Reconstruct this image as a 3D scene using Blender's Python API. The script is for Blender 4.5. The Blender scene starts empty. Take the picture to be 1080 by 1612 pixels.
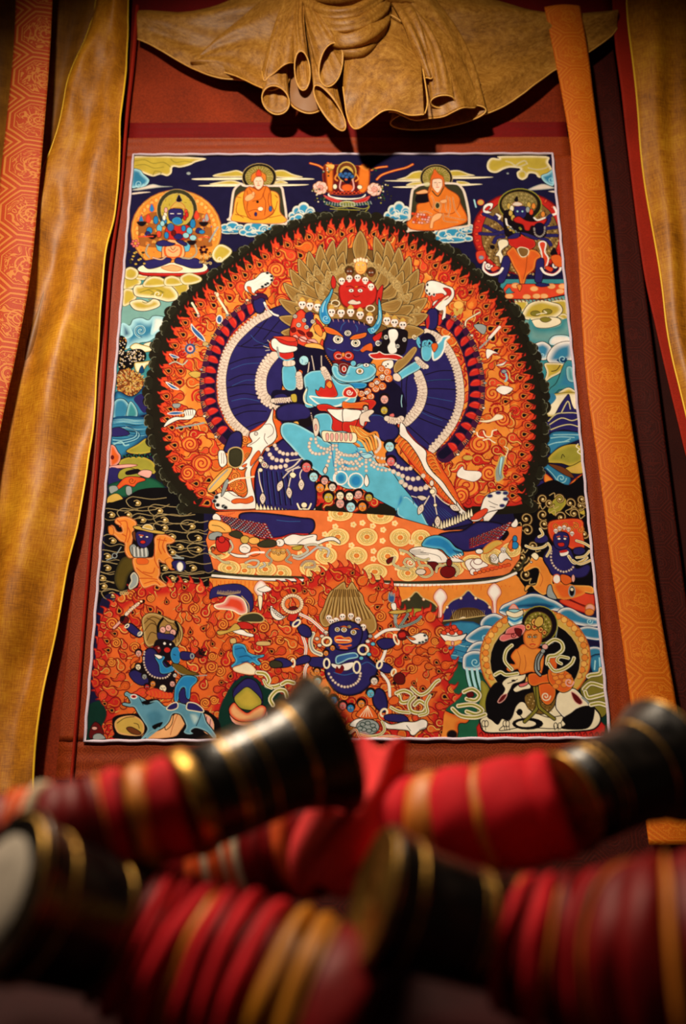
import bpy, bmesh, math, random
import numpy as np
from mathutils import Vector, Matrix, noise

# ================================================================ camera, light, exposure
scn = bpy.context.scene
COL = scn.collection
CZ = 1.10                                # camera height
PZ = CZ+0.4842                           # height of the painting's centre on the wall
FOC = 1400.0                             # focal length in photo pixels
cam_d = bpy.data.cameras.new('camera'); cam = bpy.data.objects.new('camera', cam_d); COL.objects.link(cam)
cam_d.sensor_fit = 'VERTICAL'; cam_d.sensor_height = 36.0; cam_d.lens = FOC/1612*36.0
cam_d.clip_start = 0.02; cam_d.clip_end = 50
yaw, pit, rol = 0.0059, 0.324, -0.0068
fw = Vector((math.sin(yaw)*math.cos(pit), math.cos(yaw)*math.cos(pit), math.sin(pit)))
r0 = Vector((math.cos(yaw), -math.sin(yaw), 0)); u0 = r0.cross(fw)
RT = r0*math.cos(rol)+u0*math.sin(rol); UP = -r0*math.sin(rol)+u0*math.cos(rol)
CP = Vector((-0.0099, -1.0462, CZ))
m = Matrix((RT, UP, -fw)).transposed().to_4x4(); m.translation = CP
cam.matrix_world = m
cam_d.dof.use_dof = True; cam_d.dof.focus_distance = 1.08; cam_d.dof.aperture_fstop = 2.9
scn.camera = cam

w = bpy.data.worlds.new('room_light'); scn.world = w; w.use_nodes = True
w.node_tree.nodes['Background'].inputs[0].default_value = (1.0, 0.62, 0.38, 1)
w.node_tree.nodes['Background'].inputs[1].default_value = 0.022
def lamp(kind, name, loc, aim, power, color, **k):
    d = bpy.data.lights.new(name, kind); o = bpy.data.objects.new(name, d); COL.objects.link(o)
    d.energy = power; d.color = color
    for a, b in k.items(): setattr(d, a, b)
    o.location = loc; o.rotation_euler = (Vector(aim)-Vector(loc)).to_track_quat('-Z', 'Y').to_euler()
    return o
lamp('SPOT', 'ceiling_spotlight', (-0.34, -1.25, 2.30), (0.0, 0, PZ+0.03), 120, (1.0, 0.845, 0.67), spot_size=math.radians(64), spot_blend=1.0, shadow_soft_size=0.06)
lamp('AREA', 'ceiling_panel', (-0.42, -0.50, 2.35), (-0.12, -0.58, 1.1), 5.0, (1.0, 0.80, 0.58), size=0.45, spread=math.radians(80))
vs = scn.view_settings
vs.view_transform = 'Standard'; vs.look = 'None'; vs.gamma = 1.0; vs.use_curve_mapping = False
vs.exposure = 0.0

# ================================================================ helpers
def ray(px, py):
    return (fw+RT*((px-540)/FOC)-UP*((py-806)/FOC))
def at(px, py, Y):
    """the world point on the upright plane y=Y seen at a photo pixel"""
    d = ray(px, py); return CP+d*((Y-CP.y)/d.y)
def near(px, py, dist):
    return CP+ray(px, py)*dist
def srgb(r, g, b):
    return tuple((c/255/12.92 if c/255 <= .04045 else ((c/255+.055)/1.055)**2.4) for c in (r, g, b))+(1,)
def link(name, me, mats, parent=None, smooth_on=True):
    o = bpy.data.objects.new(name, me); COL.objects.link(o)
    for mt in (mats if isinstance(mats, (list, tuple)) else [mats]): me.materials.append(mt)
    if smooth_on: me.polygons.foreach_set('use_smooth', [True]*len(me.polygons))
    if parent: o.parent = parent; o.matrix_parent_inverse = Matrix.Translation(parent.location).inverted()
    return o
def mesh(name, vs_, fs, mats, parent=None, smooth_on=True, mi=None):
    me = bpy.data.meshes.new(name); me.from_pydata([tuple(v) for v in vs_], [], fs); me.update()
    if mi is not None: me.polygons.foreach_set('material_index', mi)
    return link(name, me, mats, parent, smooth_on)
def empty(name, loc, label, cat, group=None):
    o = bpy.data.objects.new(name, None); COL.objects.link(o); o.location = loc; o.empty_display_size = .02
    o['label'] = label; o['category'] = cat
    if group: o['group'] = group
    return o
def tag(o, label=None, cat=None, group=None, kind=None):
    if label: o['label'] = label
    if cat: o['category'] = cat
    if group: o['group'] = group
    if kind: o['kind'] = kind
    return o
def cr(P, n):
    """Catmull-Rom resampling of a list of vectors to n points by chord length"""
    P = [Vector(p) for p in P]; L = [0]
    for a, b in zip(P, P[1:]): L.append(L[-1]+(b-a).length)
    out = []
    for k in range(n):
        s = L[-1]*k/(n-1); i = 0
        while i < len(P)-2 and L[i+1] < s: i += 1
        t = (s-L[i])/max(L[i+1]-L[i], 1e-9); t = min(max(t, 0), 1)
        a, b, c, d = P[max(i-1, 0)], P[i], P[i+1], P[min(i+2, len(P)-1)]
        out.append(.5*((2*b)+(c-a)*t+(2*a-5*b+4*c-d)*t*t+(3*b-a-3*c+d)*t**3))
    return out
def sheet(name, A, B, mats, parent=None, nu=24, nv=60, f=None, thick=.0015, hem=None, mi=None):
    """cloth between two edge curves A and B (lists of world points); f(u,v)->offset vector"""
    a, b = cr(A, nv), cr(B, nv); V_ = []; F = []
    for j in range(nv):
        for i in range(nu):
            u, v = i/(nu-1), j/(nv-1); p = a[j].lerp(b[j], u)
            if f: p = p+Vector(f(u, v))
            V_.append(p)
    for j in range(nv-1):
        for i in range(nu-1):
            k = j*nu+i; F.append((k, k+1, k+nu+1, k+nu))
    o = mesh(name, V_, F, mats, parent)
    uv = o.data.uv_layers.new(name='cloth')
    lw = [0.0]
    Lb = sum((a[j+1]-a[j]).length for j in range(nv-1)); Wd = (b[nv//2]-a[nv//2]).length
    for li, l in enumerate(o.data.loops):
        j, i = divmod(l.vertex_index, nu); uv.data[li].uv = (i/(nu-1)*Wd, j/(nv-1)*Lb)
    if thick:
        md = o.modifiers.new('thickness', 'SOLIDIFY'); md.thickness = thick; md.offset = 0
    return o
def tube(name, P, r, mats, parent=None, seg=8, n=None, closed=False, twist=0):
    P = cr(P, n) if n else [Vector(p) for p in P]
    V_, F = [], []; m_ = len(P); prev = None
    for i, p in enumerate(P):
        t = (P[(i+1) % m_]-P[i-1]) if closed else (P[min(i+1, m_-1)]-P[max(i-1, 0)]); t.normalize()
        if prev is None: nrm = t.orthogonal().normalized()
        else: nrm = (prev-t*prev.dot(t)).normalized()
        prev = nrm; bn = t.cross(nrm); rr = r(i/(m_-1)) if callable(r) else r
        for k in range(seg):
            a = 2*math.pi*k/seg+twist*i; V_.append(p+(nrm*math.cos(a)+bn*math.sin(a))*rr)
    for i in range(m_ if closed else m_-1):
        for k in range(seg):
            a, b = i*seg+k, i*seg+(k+1) % seg; c, d = ((i+1) % m_)*seg+(k+1) % seg, ((i+1) % m_)*seg+k
            F.append((a, b, c, d))
    if not closed:
        F.append(tuple(range(seg-1, -1, -1))); F.append(tuple((m_-1)*seg+k for k in range(seg)))
    return mesh(name, V_, F, mats, parent)
def lathe(name, O, D, prof, mats, parent=None, seg=64, wob=None, mi=None):
    """turned body: prof = [(distance along D, radius)]"""
    D = D.normalized(); N = D.orthogonal().normalized(); B = D.cross(N); V_, F, M = [], [], []
    for i, (s, r) in enumerate(prof):
        for k in range(seg):
            a = 2*math.pi*k/seg; q = wob(s, a) if wob else (0, 0)
            V_.append(O+D*(s+q[1])+(N*math.cos(a)+B*math.sin(a))*max(r+q[0], 1e-5))
    for i in range(len(prof)-1):
        for k in range(seg):
            F.append((i*seg+k, i*seg+(k+1) % seg, (i+1)*seg+(k+1) % seg, (i+1)*seg+k)); M.append(mi[i] if mi else 0)
    F.append(tuple(range(seg-1, -1, -1))); M.append(mi[0] if mi else 0)
    F.append(tuple((len(prof)-1)*seg+k for k in range(seg))); M.append(mi[-1] if mi else 0)
    return mesh(name, V_, F, mats, parent, True, M)
# ---------------------------------------------------------------- materials
def mat(name, base, rough=.7, metal=0, sheen=0, spec=.5, coat=0):
    mt = bpy.data.materials.new(name); mt.use_nodes = True; nt = mt.node_tree; b = nt.nodes['Principled BSDF']
    b.inputs['Base Color'].default_value = base; b.inputs['Roughness'].default_value = rough; b.inputs['Metallic'].default_value = metal
    b.inputs['Specular IOR Level'].default_value = spec; b.inputs['Coat Weight'].default_value = coat
    if sheen > .5: b.inputs['Sheen Weight'].default_value = sheen; b.inputs['Sheen Roughness'].default_value = .4
    return mt, nt, b
def N(nt, kind, **k):
    n = nt.nodes.new(kind)
    for a, b in k.items():
        if a.startswith('i_'): n.inputs[a[2:].replace('_', ' ')].default_value = b
        else: setattr(n, a, b)
    return n
def mix(nt, fac, a, b):
    n = nt.nodes.new('ShaderNodeMix'); n.data_type = 'RGBA'
    for s, v in ((0, fac), (6, a), (7, b)):
        if hasattr(v, 'is_linked') or hasattr(v, 'links'): nt.links.new(v, n.inputs[s])
        else: n.inputs[s].default_value = v
    return n.outputs[2]
def mathn(nt, op, a, b=None, c=None):
    n = nt.nodes.new('ShaderNodeMath'); n.operation = op
    for s, v in enumerate((a, b, c)):
        if v is None: continue
        if hasattr(v, 'links'): nt.links.new(v, n.inputs[s])
        else: n.inputs[s].default_value = v
    return n.outputs[0]
def ramp(nt, fac, stops):
    n = nt.nodes.new('ShaderNodeValToRGB'); nt.links.new(fac, n.inputs[0]); e = n.color_ramp.elements
    while len(e) < len(stops): e.new(.5)
    for k, (p, c) in enumerate(stops): e[k].position = p; e[k].color = c if len(c) == 4 else tuple(c)+(1,)
    return n.outputs[0]
def cloth_coords(nt, scale=1.0, uv=True, rot=0):
    tc = nt.nodes.new('ShaderNodeTexCoord'); mp = nt.nodes.new('ShaderNodeMapping')
    nt.links.new(tc.outputs['UV' if uv else 'Object'], mp.inputs[0]); mp.inputs['Scale'].default_value = (scale,)*3; mp.inputs['Rotation'].default_value = (0, 0, rot)
    return mp.outputs[0]
def silk(name, dark, mid, light, weave=900, uv=True, rough=.5, patches=9.0, trans=.0, streak=40, alpha=1.0, pw=.55):
    """thin slubbed silk: fine weave, streaks of thicker thread, soft patches"""
    mt, nt, b = mat(name, mid, rough, sheen=.35)
    co = cloth_coords(nt, 1, uv)
    n1 = N(nt, 'ShaderNodeTexNoise', i_Scale=patches, i_Detail=5.0, i_Roughness=.6); nt.links.new(co, n1.inputs['Vector'])
    def st(sx, sy):
        mp = nt.nodes.new('ShaderNodeMapping'); nt.links.new(co, mp.inputs[0]); mp.inputs['Scale'].default_value = (sx, sy, sx)
        n = N(nt, 'ShaderNodeTexNoise', i_Scale=1.0, i_Detail=3.0, i_Roughness=.6); nt.links.new(mp.outputs[0], n.inputs['Vector']); return n.outputs[0]
    s1, s2 = st(weave, streak), st(streak, weave)
    w_ = mathn(nt, 'ADD', mathn(nt, 'MULTIPLY', s1, .5), mathn(nt, 'MULTIPLY', s2, .5))
    f = mathn(nt, 'ADD', mathn(nt, 'MULTIPLY', n1.outputs[0], pw), mathn(nt, 'MULTIPLY', w_, 1-pw))
    c = ramp(nt, f, [(.36, dark), (.5, mid), (.64, light)])
    nt.links.new(c, b.inputs['Base Color'])
    bp = N(nt, 'ShaderNodeBump', i_Strength=.2, i_Distance=.0003); nt.links.new(w_, bp.inputs['Height']); nt.links.new(bp.outputs[0], b.inputs['Normal'])
    if alpha < 1: b.inputs['Alpha'].default_value = alpha
    if trans:
        tr = N(nt, 'ShaderNodeBsdfTranslucent'); nt.links.new(c, tr.inputs[0]); ms = N(nt, 'ShaderNodeMixShader', i_Fac=trans)
        nt.links.new(b.outputs[0], ms.inputs[1]); nt.links.new(tr.outputs[0], ms.inputs[2]); nt.links.new(ms.outputs[0], nt.nodes['Material Output'].inputs[0])
    return mt
def brocade(name, ground, thread, scale=28.0, amount=.75, uv=True, rough=.55, fine=1400, mot=.25):
    """woven brocade: linked octagon frames with scroll flowers in lighter thread"""
    mt, nt, b = mat(name, ground, rough, sheen=.3, spec=.2)
    co = cloth_coords(nt, scale, uv)
    sep = N(nt, 'ShaderNodeSeparateXYZ'); nt.links.new(co, sep.inputs[0])
    X, Y = sep.outputs[0], sep.outputs[1] if uv else sep.outputs[2]
    fx = mathn(nt, 'ABSOLUTE', mathn(nt, 'SUBTRACT', mathn(nt, 'FRACT', X), .5)); fy = mathn(nt, 'ABSOLUTE', mathn(nt, 'SUBTRACT', mathn(nt, 'FRACT', Y), .5))
    oct_ = mathn(nt, 'MAXIMUM', mathn(nt, 'MAXIMUM', fx, fy), mathn(nt, 'MULTIPLY', mathn(nt, 'ADD', fx, fy), .72))
    fr = mathn(nt, 'LESS_THAN', mathn(nt, 'PINGPONG', mathn(nt, 'SUBTRACT', oct_, .36), .045), .017); fr = mathn(nt, 'MULTIPLY', fr, mathn(nt, 'GREATER_THAN', oct_, .36))
    nz = N(nt, 'ShaderNodeTexNoise', i_Scale=3.2, i_Detail=1.5, i_Distortion=2.2); nt.links.new(co, nz.inputs['Vector'])
    sc_ = mathn(nt, 'LESS_THAN', mathn(nt, 'PINGPONG', mathn(nt, 'MULTIPLY', nz.outputs[0], 6.0), .5), .16); sc_ = mathn(nt, 'MULTIPLY', sc_, mathn(nt, 'LESS_THAN', oct_, .34))
    rad = mathn(nt, 'SQRT', mathn(nt, 'ADD', mathn(nt, 'MULTIPLY', fx, fx), mathn(nt, 'MULTIPLY', fy, fy)))
    ros = mathn(nt, 'LESS_THAN', mathn(nt, 'PINGPONG', rad, .04), .012); ros = mathn(nt, 'MULTIPLY', ros, mathn(nt, 'LESS_THAN', rad, .2))
    f = mathn(nt, 'MAXIMUM', mathn(nt, 'MAXIMUM', fr, sc_), ros)
    co2 = cloth_coords(nt, 1, uv)
    fn = N(nt, 'ShaderNodeTexNoise', i_Scale=fine, i_Detail=2.0); nt.links.new(co2, fn.inputs['Vector'])
    big = N(nt, 'ShaderNodeTexNoise', i_Scale=14.0, i_Detail=4.0); nt.links.new(co2, big.inputs['Vector'])
    g = ramp(nt, fn.outputs[0], [(.3, tuple(c*.55 for c in ground[:3])), (.7, tuple(min(c*1.35, 1) for c in ground[:3]))])
    g = mix(nt, mathn(nt, 'MULTIPLY', big.outputs[0], mot), g, tuple(c*.35 for c in ground[:3])+(1,))
    c = mix(nt, mathn(nt, 'MULTIPLY', f, amount), g, thread)
    nt.links.new(c, b.inputs['Base Color'])
    bp = N(nt, 'ShaderNodeBump', i_Strength=.3, i_Distance=.0005); nt.links.new(mathn(nt, 'ADD', f, fn.outputs[0]), bp.inputs['Height']); nt.links.new(bp.outputs[0], b.inputs['Normal'])
    return mt
def plain_cloth(name, col, var=.35, scale=700, rough=.75, uv=False, sheen=.3, blot=12.0):
    mt, nt, b = mat(name, col, rough, sheen=sheen, spec=.15)
    co = cloth_coords(nt, 1, uv)
    fn = N(nt, 'ShaderNodeTexNoise', i_Scale=scale, i_Detail=3.0); nt.links.new(co, fn.inputs['Vector'])
    bg = N(nt, 'ShaderNodeTexNoise', i_Scale=blot, i_Detail=4.0); nt.links.new(co, bg.inputs['Vector'])
    f = mathn(nt, 'ADD', mathn(nt, 'MULTIPLY', fn.outputs[0], .5), mathn(nt, 'MULTIPLY', bg.outputs[0], .5))
    c = ramp(nt, f, [(.35, tuple(x*(1-var) for x in col[:3])), (.65, tuple(min(x*(1+var), 1) for x in col[:3]))])
    nt.links.new(c, b.inputs['Base Color'])
    bp = N(nt, 'ShaderNodeBump', i_Strength=.25, i_Distance=.0005); nt.links.new(fn.outputs[0], bp.inputs['Height']); nt.links.new(bp.outputs[0], b.inputs['Normal'])
    return mt
M = {}
M['wall'] = plain_cloth('maroon_wall_cloth', srgb(48, 12, 7), .3, 500)
M['brown'] = brocade('russet_brocade', srgb(138, 50, 15), srgb(168, 74, 26), 30, .35, uv=False, fine=900)
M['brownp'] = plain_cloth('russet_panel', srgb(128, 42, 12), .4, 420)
M['crim'] = plain_cloth('crimson_band', srgb(112, 12, 10), .25, 700)
M['redstrip'] = plain_cloth('red_edging', srgb(150, 32, 12), .25, 600)
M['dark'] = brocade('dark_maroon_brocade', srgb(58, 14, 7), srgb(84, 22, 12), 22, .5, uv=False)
M['orange'] = brocade('orange_brocade', srgb(212, 102, 14), srgb(236, 150, 40), 17, .35, mot=.3)
M['coral'] = brocade('coral_brocade', srgb(196, 70, 30), srgb(218, 140, 60), 13, .8, mot=.2)
M['gold'] = silk('gold_silk', srgb(126, 70, 6), srgb(198, 124, 16), srgb(236, 172, 36), trans=.25, patches=9, weave=700, streak=70, pw=.5)
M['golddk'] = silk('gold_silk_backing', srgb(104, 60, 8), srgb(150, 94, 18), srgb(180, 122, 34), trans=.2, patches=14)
M['goldhem'] = silk('gold_silk_hem', srgb(210, 150, 20), srgb(246, 196, 40), srgb(255, 220, 80))
M['veil'] = silk('veil_gauze', srgb(132, 82, 20), srgb(188, 128, 42), srgb(224, 168, 74), trans=.35, patches=30, uv=False, weave=900, streak=110, pw=.22)
M['veilhem'] = silk('veil_hem', srgb(186, 128, 44), srgb(226, 166, 70), srgb(240, 190, 98), uv=False)
M['cord'] = plain_cloth('lilac_white_cord', srgb(205, 190, 205), .2, 900)
M['red'] = plain_cloth('bright_red_cotton', srgb(204, 26, 38), .25, 500)
M['redd'] = plain_cloth('deep_red_silk', srgb(112, 8, 12), .3, 500, rough=.5)
M['amber'] = silk('amber_silk', srgb(150, 70, 14), srgb(206, 112, 26), srgb(232, 150, 48), uv=False)
M['org'] = plain_cloth('orange_cotton', srgb(214, 84, 34), .3, 500)
M['scarlet'] = plain_cloth('scarlet_cotton', srgb(242, 62, 64), .2, 500)
M['heap'] = plain_cloth('dark_wine_cloth', srgb(40, 3, 5), .3, 500)
M['bead'] = plain_cloth('ivory_cord', srgb(206, 190, 160), .2, 500)
def lacquer():
    mt, nt, b = mat('black_lacquer', srgb(16, 13, 12), .34, coat=.25)
    co = cloth_coords(nt, 1, False); n = N(nt, 'ShaderNodeTexNoise', i_Scale=90.0, i_Detail=6.0); nt.links.new(co, n.inputs['Vector'])
    nt.links.new(ramp(nt, n.outputs[0], [(.4, (.26, .26, .26)), (.65, (.46, .46, .46))]), b.inputs['Roughness'])
    nt.links.new(ramp(nt, n.outputs[0], [(.45, srgb(13, 11, 10)), (.7, srgb(34, 27, 22))]), b.inputs['Base Color']); return mt
def brass():
    mt, nt, b = mat('aged_brass', srgb(196, 150, 70), .36, 1.0)
    co = cloth_coords(nt, 1, False); n = N(nt, 'ShaderNodeTexNoise', i_Scale=160.0, i_Detail=6.0); nt.links.new(co, n.inputs['Vector'])
    nt.links.new(ramp(nt, n.outputs[0], [(.35, srgb(120, 84, 34)), (.6, srgb(214, 168, 84))]), b.inputs['Base Color'])
    nt.links.new(ramp(nt, n.outputs[0], [(.35, (.55, .55, .55)), (.65, (.3, .3, .3))]), b.inputs['Roughness']); return mt
M['lac'] = lacquer(); M['brass'] = brass()
M['ivory'] = plain_cloth('worn_pale_disc', srgb(176, 166, 152), .2, 200, rough=.4)
M['wood'] = plain_cloth('dark_wood', srgb(52, 28, 16), .4, 60)
M['plaster'] = plain_cloth('dark_plaster', srgb(58, 30, 22), .2, 40)

# ================================================================ the painting, drawn as flat colour areas on the cloth
# ---------------------------------------------------------------- the painter's tools (numpy only)
CW, CH = 960, 1304                       # canvas cells across and down the painted cloth
PW, PH = 0.60, 0.8147                    # the painted cloth in metres
CAM = (-0.0099, -1.0462, -0.4842, 0.0059, 0.324, -0.0068)   # camera seen from the painting's centre
FPX = 1400.0
def cam_axes():
    y, p, r = CAM[3:]
    f = np.array([math.sin(y)*math.cos(p), math.cos(y)*math.cos(p), math.sin(p)])
    rt = np.array([math.cos(y), -math.sin(y), 0.0]); up = np.cross(rt, f)
    return rt*math.cos(r)+up*math.sin(r), -rt*math.sin(r)+up*math.cos(r), f
_rt, _up, _f = cam_axes()
def to_canvas(p):
    """pixel of the tilted photograph -> upright canvas cell, by undoing the camera's tilt"""
    p = np.asarray(p, float)
    d = ((p[..., 0]-540)/FPX)[..., None]*_rt - ((p[..., 1]-806)/FPX)[..., None]*_up + _f
    t = -CAM[1]/d[..., 1]
    X = CAM[0]+t*d[..., 0]; Z = CAM[2]+t*d[..., 2]
    return np.stack([(X/PW+.5)*CW, (.5-Z/PH)*CH], -1)
def lin(c):
    c = np.asarray(c, float)/255.0
    return np.where(c <= .04045, c/12.92, ((c+.055)/1.055)**2.4)
PAL = dict(
 sky=(27,23,58), navy=(42,36,98), navd=(20,15,42), cyan=(94,184,214), cyad=(38,128,190), cyal=(170,224,236),
 wh=(246,240,232), bone=(228,212,196), bond=(150,120,108), red=(196,40,34), redd=(110,18,20), redl=(222,72,44),
 org=(222,98,38), orl=(232,140,56), yel=(240,182,92), ora=(214,84,30), ln=(28,9,13), dk=(22,14,20), pur=(62,22,58),
 gold=(160,124,66), gld=(78,52,24), glh=(204,174,112), smo=(30,26,18), sme=(118,120,96), smm=(56,54,36),
 cy=(194,170,64), cyd=(130,122,44), cr=(246,234,200), wat=(52,128,168), wad=(20,64,110), wal=(150,205,215),
 grn=(30,92,66), grd=(16,50,42), olv=(156,150,56), och=(206,170,80), flesh=(240,178,120), fld=(176,92,44),
 robe=(226,120,40), robd=(150,62,24), roby=(236,172,52), pink=(232,170,160), pnk=(222,110,110), brn=(110,58,28),
 blu=(52,98,160), gry=(150,160,160), teal=(60,140,150), blk=(14,11,14), maro=(96,20,22))
def C(c):
    return lin(PAL[c] if isinstance(c, str) else c)
img = np.zeros((CH, CW, 3)) + lin((27,23,58))
view = [0.0, 0.0, 1.0]
def V(x, y, k): view[:] = [x, y, k]
def pts(s):
    if isinstance(s, str):
        v = [float(t) for t in s.replace(',', ' ').split()]
        s = np.array(v).reshape(-1, 2)
    s = np.asarray(s, float)
    return s*view[2]+np.array(view[:2])
def smooth(p, closed, n=4):
    m = len(p)
    if m < 3: return p
    out = []
    rng = range(m) if closed else range(m-1)
    t = (np.arange(n)/n)[:, None]
    for i in rng:
        if closed: a, b, c, d = p[(i-1) % m], p[i], p[(i+1) % m], p[(i+2) % m]
        else: a, b, c, d = p[max(i-1, 0)], p[i], p[i+1], p[min(i+2, m-1)]
        out.append(.5*((2*b)+(c-a)*t+(2*a-5*b+4*c-d)*t*t+(3*b-a-3*c+d)*t**3))
    out = np.concatenate(out)
    return out if closed else np.vstack([out, p[-1:]])
def box(q, pad):
    x0 = max(int(q[:, 0].min()-pad), 0); x1 = min(int(q[:, 0].max()+pad)+2, CW)
    y0 = max(int(q[:, 1].min()-pad), 0); y1 = min(int(q[:, 1].max()+pad)+2, CH)
    if x1 <= x0 or y1 <= y0: return None
    return x0, x1, y0, y1
def grid(b):
    x0, x1, y0, y1 = b
    return np.meshgrid(np.arange(x0, x1)+.5, np.arange(y0, y1)+.5)
def seg_dist(X, Y, q, closed):
    n = len(q); D = np.full(X.shape, 1e9); ins = np.zeros(X.shape, bool)
    for i in range(n if closed else n-1):
        ax, ay = q[i]; bx, by = q[(i+1) % n]
        dx, dy = bx-ax, by-ay; L = dx*dx+dy*dy
        if L < 1e-9: continue
        t = np.clip(((X-ax)*dx+(Y-ay)*dy)/L, 0, 1)
        np.minimum(D, (X-ax-t*dx)**2+(Y-ay-t*dy)**2, out=D)
        if closed and ay != by:
            ins ^= ((ay > Y) != (by > Y)) & (X < dx*(Y-ay)/dy+ax)
    return np.sqrt(D), ins
def blend(b, a, col):
    x0, x1, y0, y1 = b
    r = img[y0:y1, x0:x1]
    r += (col-r)*a[..., None]
def shape_q(q, col, ol=None, ow=1.0, g=None, al=1.0, clip=None):
    b = box(q, 2+ow)
    if b is None: return
    X, Y = grid(b)
    D, ins = seg_dist(X, Y, q, True)
    s = np.where(ins, D, -D)
    cc = C(col) if col is not None else None
    if cc is not None:
        a = np.clip(s+.5, 0, 1)*al
        if g is not None:
            k = np.clip(s/(g[1]*1.3), 0, 1)[..., None]; k = k*k*(3-2*k)
            cc = C(g[0])*(1-k)+cc*k
        if clip is not None: a = a*clip[b[2]:b[3], b[0]:b[1]]
        blend(b, a, cc)
    if ol is not None:
        a = np.clip(ow*.8+.45-D, 0, 1)*al
        if clip is not None: a = a*clip[b[2]:b[3], b[0]:b[1]]
        blend(b, a, C(ol))
def fill(s, col, ol='ln', ow=1.0, g=None, sm=1, al=1.0, clip=None):
    p = pts(s)
    if sm: p = smooth(p, True)
    shape_q(to_canvas(p), col, ol, ow, g, al, clip)
def line(s, w, col, sm=1, tp=0, al=1.0, clip=None):
    """brush stroke w photo pixels wide; tp=1 tapers to both ends, 2 to the end"""
    p = pts(s)
    if sm: p = smooth(p, False)
    q = to_canvas(p); w = w*1.3
    b = box(q, 2+w)
    if b is None: return
    X, Y = grid(b); n = len(q)
    S = np.full(X.shape, -1e9)
    for i in range(n-1):
        ax, ay = q[i]; bx, by = q[i+1]; dx, dy = bx-ax, by-ay; L = dx*dx+dy*dy
        if L < 1e-9: continue
        t = np.clip(((X-ax)*dx+(Y-ay)*dy)/L, 0, 1)
        u = (i+t)/(n-1)
        h = w/2 if not tp else (w/2*np.sin(np.pi*np.clip(u, .04, .96)) if tp == 1 else w/2*(1-u*.9))
        S = np.maximum(S, h-np.sqrt((X-ax-t*dx)**2+(Y-ay-t*dy)**2))
    a = np.clip(S+.5, 0, 1)*al
    if clip is not None: a = a*clip[b[2]:b[3], b[0]:b[1]]
    blend(b, a, C(col))
def ell(x, y, rx, ry=None, col='wh', ol='ln', ow=1.0, rot=0, g=None, al=1.0, clip=None, n=16, a0=0, a1=360):
    ry = rx if ry is None else ry
    t = np.radians(np.linspace(a0, a1, n, endpoint=(a1-a0) != 360)); r = math.radians(rot)
    cx, sx = np.cos(t)*rx, np.sin(t)*ry
    p = np.stack([x+cx*math.cos(r)-sx*math.sin(r), y+cx*math.sin(r)+sx*math.cos(r)], -1)
    shape_q(to_canvas(pts(p)), col, ol, ow, g, al, clip)
def spiral(x, y, r, turns=1.3, rot=0, ccw=1, w=1.0, col='ln', tp=0, clip=None, r0=.12):
    n = int(8*turns)+3
    u = np.linspace(0, 1, n); t = math.radians(rot)+ccw*2*np.pi*turns*(1-u)
    rr = r*(r0+(1-r0)*u)
    line(np.stack([x+rr*np.cos(t), y+rr*np.sin(t)], -1), w, col, tp=tp, clip=clip)
rnd = random.Random(7)
def mask_of(s, sm=1, soft=.5):
    p = pts(s)
    if sm: p = smooth(p, True)
    q = to_canvas(p); m = np.zeros((CH, CW)); b = box(q, 3)
    X, Y = grid(b); D, ins = seg_dist(X, Y, q, True)
    m[b[2]:b[3], b[0]:b[1]] = np.clip(np.where(ins, D, -D)+soft, 0, 1)
    return m
# ---------------------------------------------------------------- motifs
def curl(x, y, r, ang=0, f=1, base='redl', deep='redd', hi='yel', clip=None):
    """one flame comma: round body with a tail and an outlined light spiral"""
    a = math.radians(ang); c, s = math.cos(a), math.sin(a)
    def T(l): return [(x+(u*c-v*f*s)*r, y+(u*s+v*f*c)*r) for u, v in l]
    fill(T([(-.95,.1),(-.75,-.65),(0,-1),(.75,-.75),(1.1,-.1),(1.5,.3),(2.0,.25),(2.6,-.15),(2.1,.75),(1.4,.95),(.7,.9),(.1,1.02),(-.65,.75)]), base, deep, 1.1, g=('red', 1.2), clip=clip)
    sp = [(1.9,.5),(1.15,.3),(.72,-.35),(0,-.66),(-.6,-.2),(-.45,.4),(.1,.55),(.38,.15),(.1,-.1)]
    line(T(sp), max(r*.40, 1.6), deep, tp=2, clip=clip)
    line(T(sp), max(r*.40-1.1, .9), hi, tp=2, clip=clip)
def eye(x, y, r, ang=0, col='redl', clip=None):
    """teardrop flame eye, its tail pointing along ang"""
    a = math.radians(ang); c, s = math.cos(a), math.sin(a)
    def T(l, k=1.0): return [(x+(u*c-v*s)*r*k, y+(u*s+v*c)*r*k) for u, v in l]
    d = [(-1,0),(-.7,-.75),(0,-.95),(.7,-.6),(1.3,-.2),(1.9,.15),(1.2,.35),(.6,.8),(-.1,1),(-.75,.7)]
    fill(T(d), col, 'redd', .9, g=('red', 2.0), clip=clip)
    fill(T(d, .72), 'orl', 'redd', .6, clip=clip)
    fill(T(d, .48), 'dk', None, clip=clip)
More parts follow.
